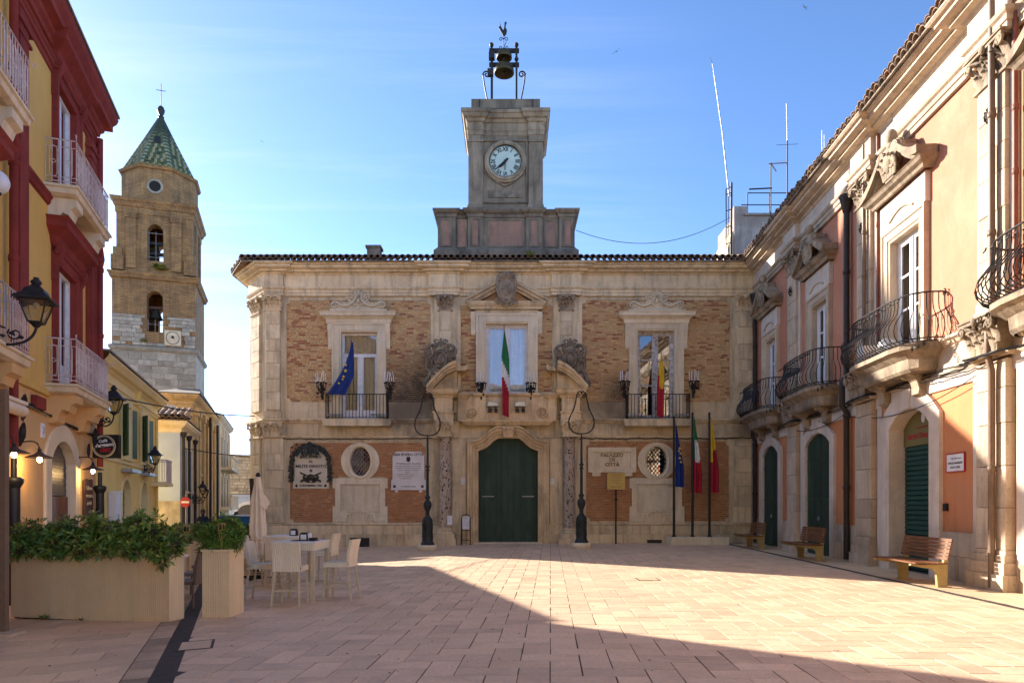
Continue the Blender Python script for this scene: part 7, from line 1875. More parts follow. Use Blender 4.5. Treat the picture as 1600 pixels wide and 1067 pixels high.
    for k in range(8):
        a = Vector(octo(rr,0)[k]); b = Vector(octo(rr,0)[(k+1)%8])
        for j in range(rows):
            t = j/rows; ctr = Vector((c,c,0)); p = a.lerp(ctr, t*.955); q = b.lerp(ctr, t*.955); h = z(22.86+4.2*t); hn = 4.2/rows
            L = (q-p).length; n = max(1, int(L/.17)); o = .5 if j % 2 else 0
            nrm = ((p+q)/2-ctr).normalized()*.03
            for i in range(n):
                u0, u1 = (i+.04)/n, (i+.96)/n
                A = p.lerp(q,u0); B = p.lerp(q,u1); up = (ctr-(p+q)/2).normalized()*(rr*.92/rows)
                edge = i == 0 or i == n-1
                m.mi = (0 if j % 2 else 2) if edge else ((1, 0, 2, 0)[(i+2*(j%2)) % 4] if rd.random() < .92 else 3)
                if j < 2: m.mi = 1 if (i+j) % 2 else 0
                m.add([A+nrm+Vector((0,0,h)), B+nrm+Vector((0,0,h)), B+up+nrm*.2+Vector((0,0,h+hn*1.05)), A+up+nrm*.2+Vector((0,0,h+hn*1.05))], [(0,1,2,3)])
    m.build('spire_tile', mats, bt, kind='stuff')
    yf = c-r*.52
    m = MB(); m.prism(arc_open(c-.2,c+.2,z(24.75),z(25.05),.2,8), yf-.12, yf+.6); m.build('dormer_opening', m_black, bt)
    m = MB(); m.face(arc_open(c-.2,c+.2,z(24.75),z(25.05),.2,8), [(0,yf),(0,yf-.16),(.06,yf-.16),(.06,yf+.3)]); m.build('dormer_frame', mats[0], bt)
    m = MB(); m.lathe([(.12,z(26.9)),(.2,z(27.1)),(.1,z(27.2)),(.2,z(27.35)),(.24,z(27.55)),(.16,z(27.75)),(.04,z(27.85))], 12, (c,c,0)); m.tube([(c,c,z(27.8)),(c,c,z(29.3))], .025, 5); m.tube([(c-.28,c,z(28.85)),(c+.28,c,z(28.85))], .022, 5); m.build('finial_cross', m_bronze, bt)
    for zc, s, x in ((18.0,.34,2.3),(17.35,.3,2.32),(13.9,.42,2.35)):
        b = part('bell', bt); m = MB(); m.lathe([(s,z(zc)-s*1.3),(s*.85,z(zc)-s*1.1),(s*.62,z(zc)-s*.5),(s*.5,z(zc)),(s*.2,z(zc)+s*.2),(0,z(zc)+s*.22)], 14, (x,.75 if zc < 16 else 1.0,0)); m.build('bell_body', m_bell if zc > 17.5 else m_bronze, b)
        m = MB(); m.box(x-.5,x+.5,.6,.9,z(zc)+s*.2,z(zc)+s*.2+.16); m.build('yoke', m_signbrown if zc < 16 else m_iron, b)
    m = MB()
    for zs in (12.9, 17.1, 18.6): m.tube([(1.9,.15,z(zs)),(2.9,.15,z(zs))], .02, 4)
    for x in (2.0, 2.4): m.tube([(x,.15,z(12.4)),(x,.15,z(13.2))], .02, 4); m.tube([(x,.4,z(16.9)),(x,.4,z(18.8))], .02, 4)
    m.build('opening_rail', m_grey, bt)
bell_tower()
sprig('weed', 'dark weeds growing on the lower cornice of the bell tower', 'weed', (-22.0,42.7,16.3), .7, 90, m_leaf, h=.5)
sprig('weed', 'weeds on the upper ledge of the bell tower under the belfry opening', 'weed', (-22.9,42.4,11.7), .4, 40, m_leaf, h=.5)
# white house
def simple_house(name, label, cat, origin, rot, W, D, H, mat, lowmat=None, lowh=0, base=-1.5, corn=None, cm=None, corn2=True):
    t = thing(name, label, cat, (origin[0],origin[1],0), rot)
    m = MB(); m.box(0,W,0,D,lowh if lowmat else base,H); m.build('wall', mat, t)
    if lowmat: m = MB(); m.box(-.01,W+.01,-.01,D+.01,base,lowh-.002); m.build('lower_wall', lowmat, t)
    m = MB(); m.plan([(0,D),(0,0),(W,0),(W,D),(0,D)], [(0,H-.5),(.05,H-.46),(.05,H-.36),(.1,H-.3),(.22,H-.2),(.3,H-.08),(.3,H),(-.1,H+.03)]); m.build('cornice', cm or mat, t)
    m = MB(); m.add([(-.35,-.35,H+.03),(W+.35,-.35,H+.03),(W*.5+.5,D*.5,H+1.0),(W*.5-.5,D*.5,H+1.0),(W+.35,D+.35,H+.03),(-.35,D+.35,H+.03)], [(0,1,2,3),(1,4,2),(4,5,3,2),(5,0,3)]); m.build('roof', m_tile, t)
    return t
def win(parent, face, a, b, z0, z1, mat=m_cream, pane=m_glass_dim, side='front', W=0):
    """window with surround and pane; side 'right' is the flank at local x = W facing +x"""
    w = part('window', parent)
    m = MB(); m.face([(b,z0),(b,z1),(a,z1),(a,z0)], [(0,-.01),(0,-.06),(.12,-.06),(.12,.0)]); m.box(a-.18,b+.18,-.12,0,z0-.1,z0)
    o = m.build('window_frame', mat, w)
    m = MB(); m.box(a,b,-.03,-.02,z0,z1); m.box((a+b)/2-.03,(a+b)/2+.03,-.05,-.03,z0,z1); q = m.build('pane', pane, w)
    if side == 'right':
        w.location = (W,0,0); w.rotation_euler = (0,0,R(90))
    return w
wr = math.atan2(.3117,.9502)
wh = simple_house('white_house', 'bluish white corner house with tiled roof in the side street', 'house', (-16.45,28.85), wr, 2.2, 4.3, 5.2, m_blueish, m_tstone, 1.75, cm=m_cream)
m = MB(); m.box(2.2,2.215,.3,4.3,-1.5,4.75); m.build('flank_wall', m_cream, wh)
for a in (1.0, 2.6): win(wh, 0, a, a+.7, 2.2, 4.1, m_cream, m_rollgrey, 'right', 2.22)
for y in (.15, 1.9, 4.1): m = MB(); m.tube([(2.32,y,4.7),(2.32,y,.0)], .06, 6); m.lathe([(.06,4.5),(.14,4.65),(.14,4.75),(.02,4.76)], 8, (2.32,y,0)); m.build('downpipe', m_pipe_dark, wh)
tile_row(wh, (-.3,-.38,5.24), (2.5,-.38,5.24), m_tile, upv=(0,1,0), limit=20)
b = part('balcony', wh); m = MB(); m.box(-.5,.0,-.6,.0,1.7,1.8); m.build('balcony_slab', m_cream, b); m = MB()
for k in range(6): m.tube([(-.48+.09*k,-.58,1.8),(-.48+.09*k,-.58,2.7)], .014, 4)
m.tube([(-.5,-.58,2.7),(.0,-.58,2.7)], .02, 4); m.build('small_railing', m_iron, b)
wf = simple_house('stone_church_front', 'warm weathered stone church front beyond the white house', 'church', (-17.05,33.2), wr+R(0), 1.4, 9.2, 7.0, m_warmfac, cm=m_warmfac)
for y in (.2, 1.5, 3.4, 5.2, 7.0, 8.8): m = MB(); m.box(1.4,1.56,y,y+.5,-1.5,6.0); m.box(1.4,1.62,y-.06,y+.56,6.0,6.4); m.build('pilaster', m_warmfac, wf)
for a, z0, z1 in ((2.2,3.2,5.0),(5.9,3.6,5.4),(7.7,1.0,3.0)): win(wf, 0, a, a+.7, z0, z1, m_tstone, m_rollgrey, 'right', 1.41)
for y in (5.0, 9.1): m = MB(); m.tube([(1.7,y,6.5),(1.7,y,-1)], .075, 6); m.build('downpipe', m_pipe_dark, wf)
pb = simple_house('pale_palazzo', 'pale cream palazzo with two balconies at the street bend', 'building', (-22.7,42.4), wr, 4.1, 8.5, 7.3, m_cream, m_yellow_trim, 1.2, cm=m_cream)
for z in (1.35, 4.0):
    m = MB(); m.box(4.1,4.85,1.0,7.6,z-.12,z+.05); m.build('balcony_slab', m_cream, pb); m = MB()
    for k in range(26): m.tube([(4.78,1.05+.26*k,z+.05),(4.78,1.05+.26*k,z+.75)], [.05,.05], 5)
    m.box(4.7,4.86,1.0,7.6,z+.75,z+.87); m.build('balustrade', m_cream, pb)
    for a in (1.6, 3.6, 5.8): win(pb, 0, a, a+.9, z+.1, z+2.1, m_cream, m_rollgrey, 'right', 4.11)
for y in (.1, 2.9, 5.1, 7.9): m = MB(); m.box(4.1,4.2,y,y+.4,1.3,6.8); m.build('pilaster', m_cream, pb)
fb = thing('gabled_brick_house', 'brick house with a low gable closing the side street', 'house', (-25.0,56.0,-1.4), 0)
m = MB(); m.prism([(7,0),(7,5.6),(4.6,7.0),(-3,7.4),(-3,0)], 0, 6); m.build('wall', m_tbrick, fb)
m = MB(); m.box(-3,7.02,-.05,.0,0,3.6); m.box(-3,7.05,-.12,.0,3.6,3.8); m.build('lower_wall', m_blueish, fb)
m = MB(); m.prism(arc_open(2.4,4.4,0,2.0,1.0), -.1, -.05); m.build('arched_door', m_rollgrey, fb)
m = MB(); m.face(arc_open(2.4,4.4,0,2.0,1.0), [(0,-.05),(0,-.16),(.25,-.16),(.25,-.05)]); m.build('door_surround', m_marble, fb)
m = MB(); rd = random.Random(5); zz = 3.85
while zz < 7:
    x = -3
    while x < 7:
        L = rd.uniform(.5,1.1)
        if zz+.2 < 7.3-max(0,(x-4))*.5: m.box(x+.02, min(x+L,6.98)-.02, -.03-rd.random()*.03, .02, zz+.015, zz+.235, tone=rd.random())
        x += L
    zz += .25
m.build('stone_course', m_tstone, fb, kind='stuff')
for x, y, z, lab in ((2.24,2.9,2.05,'small black lantern on the white house flank in the side street'),(2.24,3.75,1.9,'small black lantern just past the no entry sign')):
    base = Matrix.Translation((-16.45,28.85,0)) @ Matrix.Rotation(wr, 4, 'Z') @ Matrix.Translation((x,y,z)) @ Matrix.Rotation(R(90), 4, 'Z')
    wall_lantern(0, 0, .55, .62, lab, 0, base)
for y, lab in ((5.6,'first small lantern under the far pale balcony'),(7.4,'second small lantern under the far pale balcony')):
    base = Matrix.Translation((-22.7,42.4,0)) @ Matrix.Rotation(wr, 4, 'Z') @ Matrix.Translation((4.12,y,.3)) @ Matrix.Rotation(R(90), 4, 'Z')
    wall_lantern(0, 0, .6, .75, lab, 0, base)
# no-entry sign
x, y = -13.85, 29.0; t = thing('no_entry_sign', 'round red no entry sign with white bar in the side street', 'road sign', (x,y,gz(x,y)))
m = MB(); m.tube([(0,0,0),(0,0,2.4)], .03, 6); m.build('post', m_grey, t)
zc = 1.7-gz(x,y)
m = MB(); m.prism(ellipse(0,zc,.22,.22,24), -.06, -.035); m.build('disc', m_redplain, t)
m = MB(); m.box(-.16,.16,-.066,-.06,zc-.04,zc+.04); m.build('bar_mark', m_whiteplain, t)
# wires over the street
cable('cable', 'upper pair of wires crossing the side street to the palace', sagged((-12.0,20.5,4.85),(PX(390),YF+2,5.55),20,.18), .022)
cable('cable', 'lower wires crossing the side street behind the bell tower corner', sagged((-16.5,29.5,4.6),(PX(390)-.05,YF+3,3.75),20,.22), .02)
# blue van
def van():
    x, y = -17.2, 45.0; t = thing('blue_van', 'blue van with white roof parked at the end of the side street', 'van', (x, y, gz(x,y)), R(12))
    m = MB()
    prof = [(-2.1,.32),(2.1,.32),(2.15,.75),(2.0,.98),(1.25,1.12),(.75,1.62),(.5,1.72),(-1.9,1.72),(-2.12,1.55),(-2.15,.6)]
    m.prism(prof, -.85, .85); m.build('body', P('blue_car_paint', (.02,.14,.36,1), .3, .1), t)
    m = MB(); m.prism([(.5,1.725),(-1.88,1.725),(-1.8,1.80),(.4,1.80)], -.78, .78); m.build('roof', m_whiteplain, t)
    for s in (-1, 1):
        m = MB(); m.prism([(1.1,1.15),(.68,1.58),(.1,1.58),(.1,1.15)], s*.856-.006, s*.856+.006); m.build('side_window', m_glass_dim, t)
        for xx in (-1.35, 1.4):
            w = part('wheel', t); m = MB(); m.lathe([(0,-.1),(.32,-.1),(.34,-.05),(.34,.05),(.32,.1),(0,.1)], 16, M=Matrix.Translation((xx,s*.8,.33)) @ Matrix.Rotation(R(90),4,'X')); m.build('tyre', m_black, w)
            m = MB(); m.lathe([(0,-.115),(.2,-.115),(.2,.115),(0,.115)], 14, M=Matrix.Translation((xx,s*.8,.33)) @ Matrix.Rotation(R(90),4,'X')); m.build('rim', m_grey, w)
    m = MB(); m.box(-2.165,-2.15,-.7,.7,1.1,1.55); m.build('rear_window', m_glass_dim, t)
    for s in (-1, 1):
        m = MB(); m.box(-2.17,-2.14,s*.72-.08,s*.72+.08,.75,1.05); m.build('tail_light', m_redplain, t)
van()
# ---------------------------------------------------------------- café terrace, plants, person, birds
def open_box(mb, w_, d, h, t=.03, taper=0):
    mb.box(-w_/2,w_/2,0,t,0,h); mb.box(-w_/2,w_/2,d-t,d,0,h); mb.box(-w_/2,-w_/2+t,t,d-t,0,h); mb.box(w_/2-t,w_/2,t,d-t,0,h)
def planter(name, label, a, b, depth, h, mat=None, group='wicker planters'):
    """front edge from ground point a to b"""
    a, b = Vector(a), Vector(b); c = (a+b)/2; d = b-a; ang = math.atan2(d.y, d.x); W = d.length
    t = thing(name, label, 'planter', (c.x, c.y, gz(c.x,c.y)), ang, group)
    m = MB(); open_box(m, W, depth, h); m.build('wicker_box', mat or m_wicker, t)
    m = MB(); k = .018
    for x0,x1,y0,y1 in ((-W/2-k,W/2+k,-k,.04),(-W/2-k,W/2+k,depth-.04,depth+k),(-W/2-k,-W/2+.04,.04,depth-.04),(W/2-.04,W/2+k,.04,depth-.04)): m.box(x0,x1,y0,y1,h,h+.03)
    m.build('rim', mat or m_wicker, t)
    m = MB(); m.box(-W/2+.03,W/2-.03,.03,depth-.03,h-.2,h-.06); m.build('soil', m_soil, t)
    m = MB()
    for x in (-W/2+.06, W/2-.06):
        for y in (.06, depth-.06): m.box(x-.03,x+.03,y-.03,y+.03,-.02,.0)
    m.build('foot', m_black, t)
    return t, ang, W
def shrub(name, label, loc, rotz, blobs, n, leafl, mat, stems, seed=1, wid=.32, up=.35, group='terrace shrubs', whorl=True):
    """leafy shrub: leaf-sized faces in whorls at twig ends through the crown volume"""
    rd = random.Random(seed); t = thing(name, label, 'shrub', loc, rotz, group)
    m = MB(); tw = MB()
    for s in stems:
        p = Vector((s[0], s[1], 0)); q = Vector((s[2], s[3], s[4])); tw.tube([p, p.lerp(q,.5)+Vector((rd.uniform(-.05,.05),rd.uniform(-.04,.04),0)), q], [.014,.010,.006], 5)
    tot = sum(b[3]*b[4]*b[5] for b in blobs)
    for (cx,cy,cz,rx,ry,rz) in blobs:
        for _ in range(int(n*rx*ry*rz/tot)):
            while True:
                v = Vector((rd.uniform(-1,1), rd.uniform(-1,1), rd.uniform(-1,1)))
                if .25 < v.length < 1: break
            if rd.random() < .55: v = v.normalized()*rd.uniform(.75,1.05)
            p = Vector((cx+v.x*rx, cy+v.y*ry, cz+v.z*rz))
            if p.z < -.12: continue
            ax = (v.normalized()+Vector((rd.gauss(0,.4), rd.gauss(0,.4), up+rd.gauss(0,.4)))).normalized()
            tone = rd.random()
            k = rd.randint(4,7) if whorl else 3
            if rd.random() < .6: tw.tube([p-ax*.2, p], .0045, 3)
            for i in range(k):
                a = 6.28*i/k+rd.uniform(-.4,.4); u = ax.orthogonal().normalized(); w_ = ax.cross(u)
                dr = (ax*rd.uniform(.15,.9)+(u*math.cos(a)+w_*math.sin(a))*rd.uniform(.6,1)).normalized()
                L = leafl*rd.uniform(.5,1.25); sd = dr.cross(ax); sd = (sd.normalized() if sd.length > .01 else u)*L*wid*.5
                tip = p+dr*L-Vector((0,0,L*.12)); mid = p+dr*L*.55
                m.add([p, mid+sd, tip, mid-sd+ax*.004], [(0,1,2),(0,2,3)], tone=min(.999, max(.001, tone*.75+rd.random()*.25)))
    m.build('foliage', mat, t); tw.build('stem', m_twig, t)
    return t
# long planter and its hedge
A, B_ = on_ground(17, 966.5), on_ground(264, 971)
t, ang, W = planter('long_planter', 'long cream wicker planter box with dark leafy shrubs, left foreground', A, B_, .32, 1.05)
c = Vector(t.location)
rd = random.Random(11)
n = 7
for i in range(n):
    x = -W/2+W*(i+.5)/n; off = Matrix.Rotation(ang, 4, 'Z') @ Vector((x, .16, 1.05-.06))
    lab = ['leafy oleander at the left end of the long planter','second leafy oleander from the left in the long planter','third leafy oleander from the left in the long planter','leafy oleander in the middle of the long planter','third leafy oleander from the right in the long planter','second leafy oleander from the right in the long planter','leafy oleander at the right end of the long planter, hanging over its edge'][i]
    h = [.34,.31,.36,.42,.40,.44,.31][i]
    bl = [(0,-.02,h*.52,W/n*.62,.26,h*.52),(rd.uniform(-.1,.1),rd.uniform(-.12,.02),h*.95,W/n*.4,.2,.16),(rd.uniform(-.1,.1),-.24,.10,W/n*.45,.14,.14)]
    if i == n-1: bl += [(.12,-.22,-.0,.16,.14,.14),(.22,-.1,.2,.16,.16,.2)]
    for _ in range(3): bl += [(rd.uniform(-.2,.2), rd.uniform(-.15,.1), h*1.08+rd.uniform(0,.12), .07, .07, .10)]
    if i == 0: bl += [(-.05,-.2,.12,.2,.14,.18)]
    shrub('oleander_shrub', lab, c+off, ang, bl, 245, .11, m_leaf, [(rd.uniform(-.1,.1),0,rd.uniform(-.2,.2),rd.uniform(-.15,.1),h*rd.uniform(.6,1)) for _ in range(6)], seed=20+i, group='shrubs in the long planter')
# tall planter with a round bush
A, B_ = on_ground(316, 965), on_ground(359, 964.5)
t, ang, W = planter('tall_planter', 'narrow tall cream wicker planter beside the bar table', A, (A[0]+.42, A[1]-.015), .5, 1.0, m_wicker)
c = Vector(t.location)
shrub('round_bush', 'bright green round bush in the narrow tall planter', c+Vector((0,.24,.95)), ang, [(0,0,.25,.27,.27,.24),(.10,.05,.42,.17,.18,.15),(-.14,0,.30,.18,.2,.17),(.17,-.02,.17,.15,.16,.16),(-.22,-.05,.12,.12,.14,.13),(-.03,.0,.52,.09,.1,.09),(.2,.0,.33,.1,.12,.1)], 760, .085, m_leaf2, [(rd.uniform(-.08,.08),0,rd.uniform(-.25,.25),rd.uniform(-.2,.2),.4) for _ in range(12)], seed=5, wid=.22, up=.6, group='bushes')
p = on_ground(338, 934); t2, a2, w2 = planter('tall_planter', 'second tall wicker planter right behind the narrow one', p, (p[0]+.36,p[1]+.05), .5, 1.0, m_wicker)
shrub('round_bush', 'green bush in the second tall planter behind the bar table', Vector(t2.location)+Vector((0,.24,.95)), a2, [(-.02,0,.24,.24,.26,.24),(.0,.05,.38,.16,.2,.12)], 320, .085, m_leaf2, [(0,0,.1,.1,.4),(0,0,-.1,0,.35)], seed=6, wid=.22, up=.6, group='bushes')
def torch(px, py, dy, h, label, lean):
    x, y = px; t = thing('bamboo_torch', label, 'torch', (x, y, h), 0, 'bamboo torches')
    t.rotation_euler = (0, lean, 0)
    m = MB(); m.tube([(0,0,0),(0,0,.36)], .012, 6)
    for k in range(6):
        a = 1.047*k; m.tube([(.012*math.cos(a),.012*math.sin(a),.2),(.045*math.cos(a),.045*math.sin(a),.40),(.05*math.cos(a),.05*math.sin(a),.52)], .006, 4)
    for z, r in ((.38,.042),(.42,.046),(.52,.05)): m.tube([(r*math.cos(a),r*math.sin(a),z) for a in (0,.78,1.57,2.36,3.14,3.93,4.71,5.5)], .007, 4, closed=True)
    m.build('bamboo_stick', m_bamboo, t)
    m = MB(); m.lathe([(.0,.42),(.035,.42),(.035,.49),(.0,.5)], 10); m.build('oil_can', m_black, t)
torch((c.x+.06, c.y+.06), 0, c.z+.90, c.z+.90, 'bamboo torch stuck in the narrow tall planter', 0.0)
lp = Vector(bpy.data.objects['long_planter'].location); torch((lp.x+1.28, lp.y+.32), 0, lp.z+.92, lp.z+.92, 'bamboo torch leaning at the right end of the long planter', R(9))
# bar tables, stools
def bar_table(loc, rot, label):
    t = thing('bar_table', label, 'table', (loc[0],loc[1],gz(*loc)), rot, 'white wicker bar tables'); s = .39
    m = MB(); m.box(-s,s,-s,s,1.02,1.05); m.build('table_top', m_marble, t)
    for a, b, c_, d in ((-s+.01,s-.01,-s+.01,-s+.03),(-s+.01,s-.01,s-.03,s-.01),(-s+.01,-s+.03,-s+.03,s-.03),(s-.03,s-.01,-s+.03,s-.03)):
        m = MB(); m.box(a,b,c_,d,.90,1.018); m.build('apron', m_wicker_pale, t)
    for x in (-1,1):
        for y in (-1,1):
            m = MB(); m.box(x*(s-.045)-.03,x*(s-.045)+.03,y*(s-.045)-.03,y*(s-.045)+.03,.0,.9); m.build('leg', m_alu, t)
    m = MB(); m.bar((-s+.04,s-.06,.3),(s-.04,s-.06,.3),.03); m.bar((-s+.04,-s+.3,.3),(-s+.04,s-.06,.3),.025); m.build('stretcher', m_alu, t)
    return t
def bar_chair(loc, rot, label, mat=None):
    t = thing('bar_chair', label, 'bar chair', (loc[0],loc[1],gz(*loc)), rot, 'wicker bar chairs'); mt_ = mat or m_wicker_pale; wx, dy = .23, .23
    m = MB(); m.box(-wx,wx,-dy,dy,.60,.66); m.box(-wx-.005,wx+.005,-dy-.005,dy+.005,.58,.605); m.build('seat', mt_, t)
    m = MB(); rows = []
    for z, y in ((.60,dy-.05),(.72,dy-.045),(.85,dy-.03),(.98,dy+.0),(1.06,dy+.02)):
        rows.append([(-wx,y,z),(wx,y,z),(wx,y+.05,z),(-wx,y+.05,z)])
    m.grid(rows, closed=True, sm=False); m.add(rows[-1], [(0,1,2,3)]); m.add(rows[0], [(3,2,1,0)]); m.build('backrest', mt_, t)
    for x in (-1,1):
        for y in (-1,1):
            M_ = MB(); a = Vector((x*(wx-.03),y*(dy-.03),.585)); b = Vector((x*(wx+.0),y*(dy+(.05 if y > 0 else 0)),0)); M_.bar(a,b,.032); M_.build('leg', m_alu, t)
    m = MB(); m.bar((-wx+.02,dy+.0,.26),(wx-.02,dy+.0,.26),.02); m.bar((-wx+.02,-dy+.02,.22),(wx-.02,-dy+.02,.22),.022)
    for x in (-1,1): m.bar((x*(wx-.01),-dy+.03,.24),(x*(wx-.01),dy,.24),.02)
    m.build('footrest', m_alu, t); return t
T1 = on_ground(467, 938); T1 = (T1[0]+.0, T1[1]+.12)
bar_table(T1, R(-4), 'nearest white wicker bar table with a black napkin holder')
bar_chair((T1[0]+.02, T1[1]-.62), R(180), 'ivory wicker bar chair with its back to the camera')
bar_chair((T1[0]-.66, T1[1]+.02), R(90+4), 'ivory wicker bar chair on the left of the nearest table')
bar_chair((T1[0]+.70, T1[1]+.02), R(-90-6), 'ivory wicker bar chair standing alone on the right of the nearest table')
T2 = (T1[0]-1.12, T1[1]+2.7)
bar_table(T2, R(-4), 'second white wicker bar table behind the nearest one')
bar_chair((T2[0]+.06, T2[1]-.66), R(180), 'ivory wicker bar chair between the two tables'); bar_chair((T2[0]-.70, T2[1]+.0), R(90), 'ivory wicker bar chair left of the second table by the parasol'); bar_chair((T2[0]+.72, T2[1]+.3), R(-95), 'ivory wicker bar chair right of the second table')
def napkins(loc, z, label, tray):
    t = thing('napkin_holder', label, 'napkin holder', (loc[0],loc[1],z), 0, 'napkin holders')
    m = MB(); m.prism([(.08,0),(.075,.1),(.05,.145),(-.05,.145),(-.075,.1),(-.08,0)], -.05, .06); m.build('case', m_black, t)
    m = MB(); m.box(-.05,.05,-.056,-.05,.02,.11); m.build('napkin', m_whiteplain, t)
    if tray:
        m = MB(); m.box(-.2,.22,-.14,.14,0,.012); m.box(.11,.21,-.1,.1,.012,.055); m.build('tray', m_black, t)
        m = MB(); m.box(.07,.12,-.04,.04,.012,.13); m.build('card', m_whiteplain, t)
napkins((T1[0]+.06,T1[1]+.0), 1.05+gz(*T1)+.001, 'black napkin holder on a tray, on the nearest table', True); napkins((T2[0]+.16,T2[1]-.1), 1.05+gz(*T2)+.001, 'small black napkin holder on the second table', False)
def parasol():
    x, y = on_ground(401, 912); y += 1.2; x = (403-800)/F*y
    t = thing('parasol', 'closed ecru parasol wrapped round its pole behind the bar table', 'parasol', (x,y,gz(x,y)))
    H = 2.42; m = MB(); rows = []; rd = random.Random(4); n = 40
    prof = [(2.40,.055),(2.32,.075),(2.1,.11),(1.95,.14),(1.8,.165),(1.76,.15),(1.5,.165),(1.25,.18),(1.05,.185),(.95,.165),(.92,.165),(.82,.21),(.6,.235),(.45,.24)]
    for z, r in prof:
        row = []
        for k in range(n):
            a = 2*math.pi*k/n; f = (.78+.26*math.sin(8*a+.35*z*3)+.10*math.sin(3*a+z*2)) if z < 2.3 else 1
            if .9 < z < .98: f = .9+.06*math.sin(8*a)
            zz = z-(0 if z > .65 else .20*(.5+.5*math.sin(4*a+.6))*(1 if z < .5 else .5))
            row.append((r*f*math.cos(a)*1.05, r*f*math.sin(a), zz))
        rows.append(row)
    m.grid(rows, closed=True)
    m.grid([[(.115*math.cos(R(-30+k*12)),.115*math.sin(R(-60)),2.08-j*.12) for k in range(3)] for j in range(2)])
    # pulled-out flap
    m.add([(.05,-.08,2.2),(.30,-.05,1.80),(.22,-.08,1.62),(.10,-.14,1.75)], [(0,1,2,3)])
    m.build('canopy', m_canvas, t)
    m = MB(); m.tube([(.185*math.cos(a)*.95,.185*math.sin(a)*.9,.94+.01*math.sin(a)) for a in [k*.39 for k in range(16)]], .014, 5, closed=True); m.build('tie_strap', m_canvas, t)
    m = MB(); m.tube([(0,0,.03),(0,0,2.46)], .025, 8); m.lathe([(.05,2.41),(.06,2.44),(.03,2.5),(0,2.51)], 10); m.build('pole', m_black, t)
    m = MB(); m.bar((-.55,0,.04),(.55,0,.04),.06,.05); m.bar((0,-.55,.04),(0,.55,.04),.06,.05); m.box(-.1,.1,-.1,.1,.0,.16); m.build('base', m_black, t)
    m = MB(); m.bar((-.18,.35,.1),(-.34,.5,2.38),.11,.07); m.build('boom', m_black, t)
parasol()
# café chairs and low tables behind the long planter
def low_chair(loc, rot, label, mat):
    t = thing('cafe_chair', label, 'chair', (loc[0],loc[1],gz(*loc)), rot, 'café chairs behind the planter'); w_ = .26
    m = MB(); m.box(-w_,w_,-.25,.25,.40,.46); m.build('seat', mat, t)
    m = MB(); m.grid([[(-w_,.22,.4),(w_,.22,.4),(w_,.27,.4),(-w_,.27,.4)],[(-w_,.24,.7),(w_,.24,.7),(w_,.29,.7),(-w_,.29,.7)],[(-w_+.02,.30,.95),(w_-.02,.30,.95),(w_-.02,.34,.95),(-w_+.02,.34,.95)]], closed=True, sm=False); m.add([(-w_+.02,.30,.95),(w_-.02,.30,.95),(w_-.02,.34,.95),(-w_+.02,.34,.95)], [(0,1,2,3)]); m.build('backrest', mat, t)
    for x in (-1,1):
        for y in (-1,1): m = MB(); m.bar((x*.22,y*.21,.4),(x*.24,y*.23,0),.03); m.build('leg', mat, t)
def low_table(loc, rot, label):
    t = thing('cafe_table', label, 'table', (loc[0],loc[1],gz(*loc)), rot, 'café tables behind the planter')
    m = MB(); m.box(-.36,.36,-.36,.36,.70,.74); m.build('table_top', m_wicker_pale, t)
    for x in (-1,1):
        for y in (-1,1): m = MB(); m.box(x*.32-.025,x*.32+.025,y*.32-.025,y*.32+.025,0,.7); m.build('leg', m_alu, t)
for (x, y, r, lab, mt_) in ((-5.55,11.6,105,'taupe wicker chair just behind the right end of the long planter',m_wicker_dark),(-6.0,13.1,100,'taupe wicker chair, second in the row behind the planter',m_wicker_dark),(-6.65,14.9,100,'taupe wicker chair, third in the row behind the planter',m_wicker_dark),(-7.5,17.4,95,'taupe wicker chair farthest down the terrace row',m_wicker_dark)):
    low_chair((x,y), R(-r+18), lab, mt_)
low_table((-6.35,12.0), R(18), 'ivory café table just behind the long planter'); low_table((-6.9,13.7), R(18), 'ivory café table further down the terrace'); 
low_chair((-7.1,12.3), R(90+18), 'ivory café chair hidden behind the long planter shrubs', m_wicker_pale)
# planters further down the street
for k, (px, y, w_, lab1, lab2) in enumerate(((296, 20.5, .9, 'distant wicker planter closing the terrace', 'dark bush in the distant planter closing the terrace'), (268, 18.5, .9, 'wicker planter at the far end behind the long hedge', 'dark bush at the far end behind the long hedge'), (385, 16.5, .5, 'grey planter half hidden by the round bush', 'low bush half hidden behind the parasol'))):
    x = (px-800)/F*y; tt, aa, ww = planter('street_planter', lab1, (x-w_/2,y), (x+w_/2,y+.15), .45, .72, m_wicker, 'planters down the street')
    shrub('street_bush', lab2, Vector(tt.location)+Vector((0,.2,.68)), aa, [(0,0,.28,w_*.6,.32,.30),(w_*.2,0,.42,w_*.3,.25,.2)], 260, .10, m_leaf, [(0,0,.2,0,.4),(0,0,-.2,0,.4)], seed=40+k, group='bushes down the street')
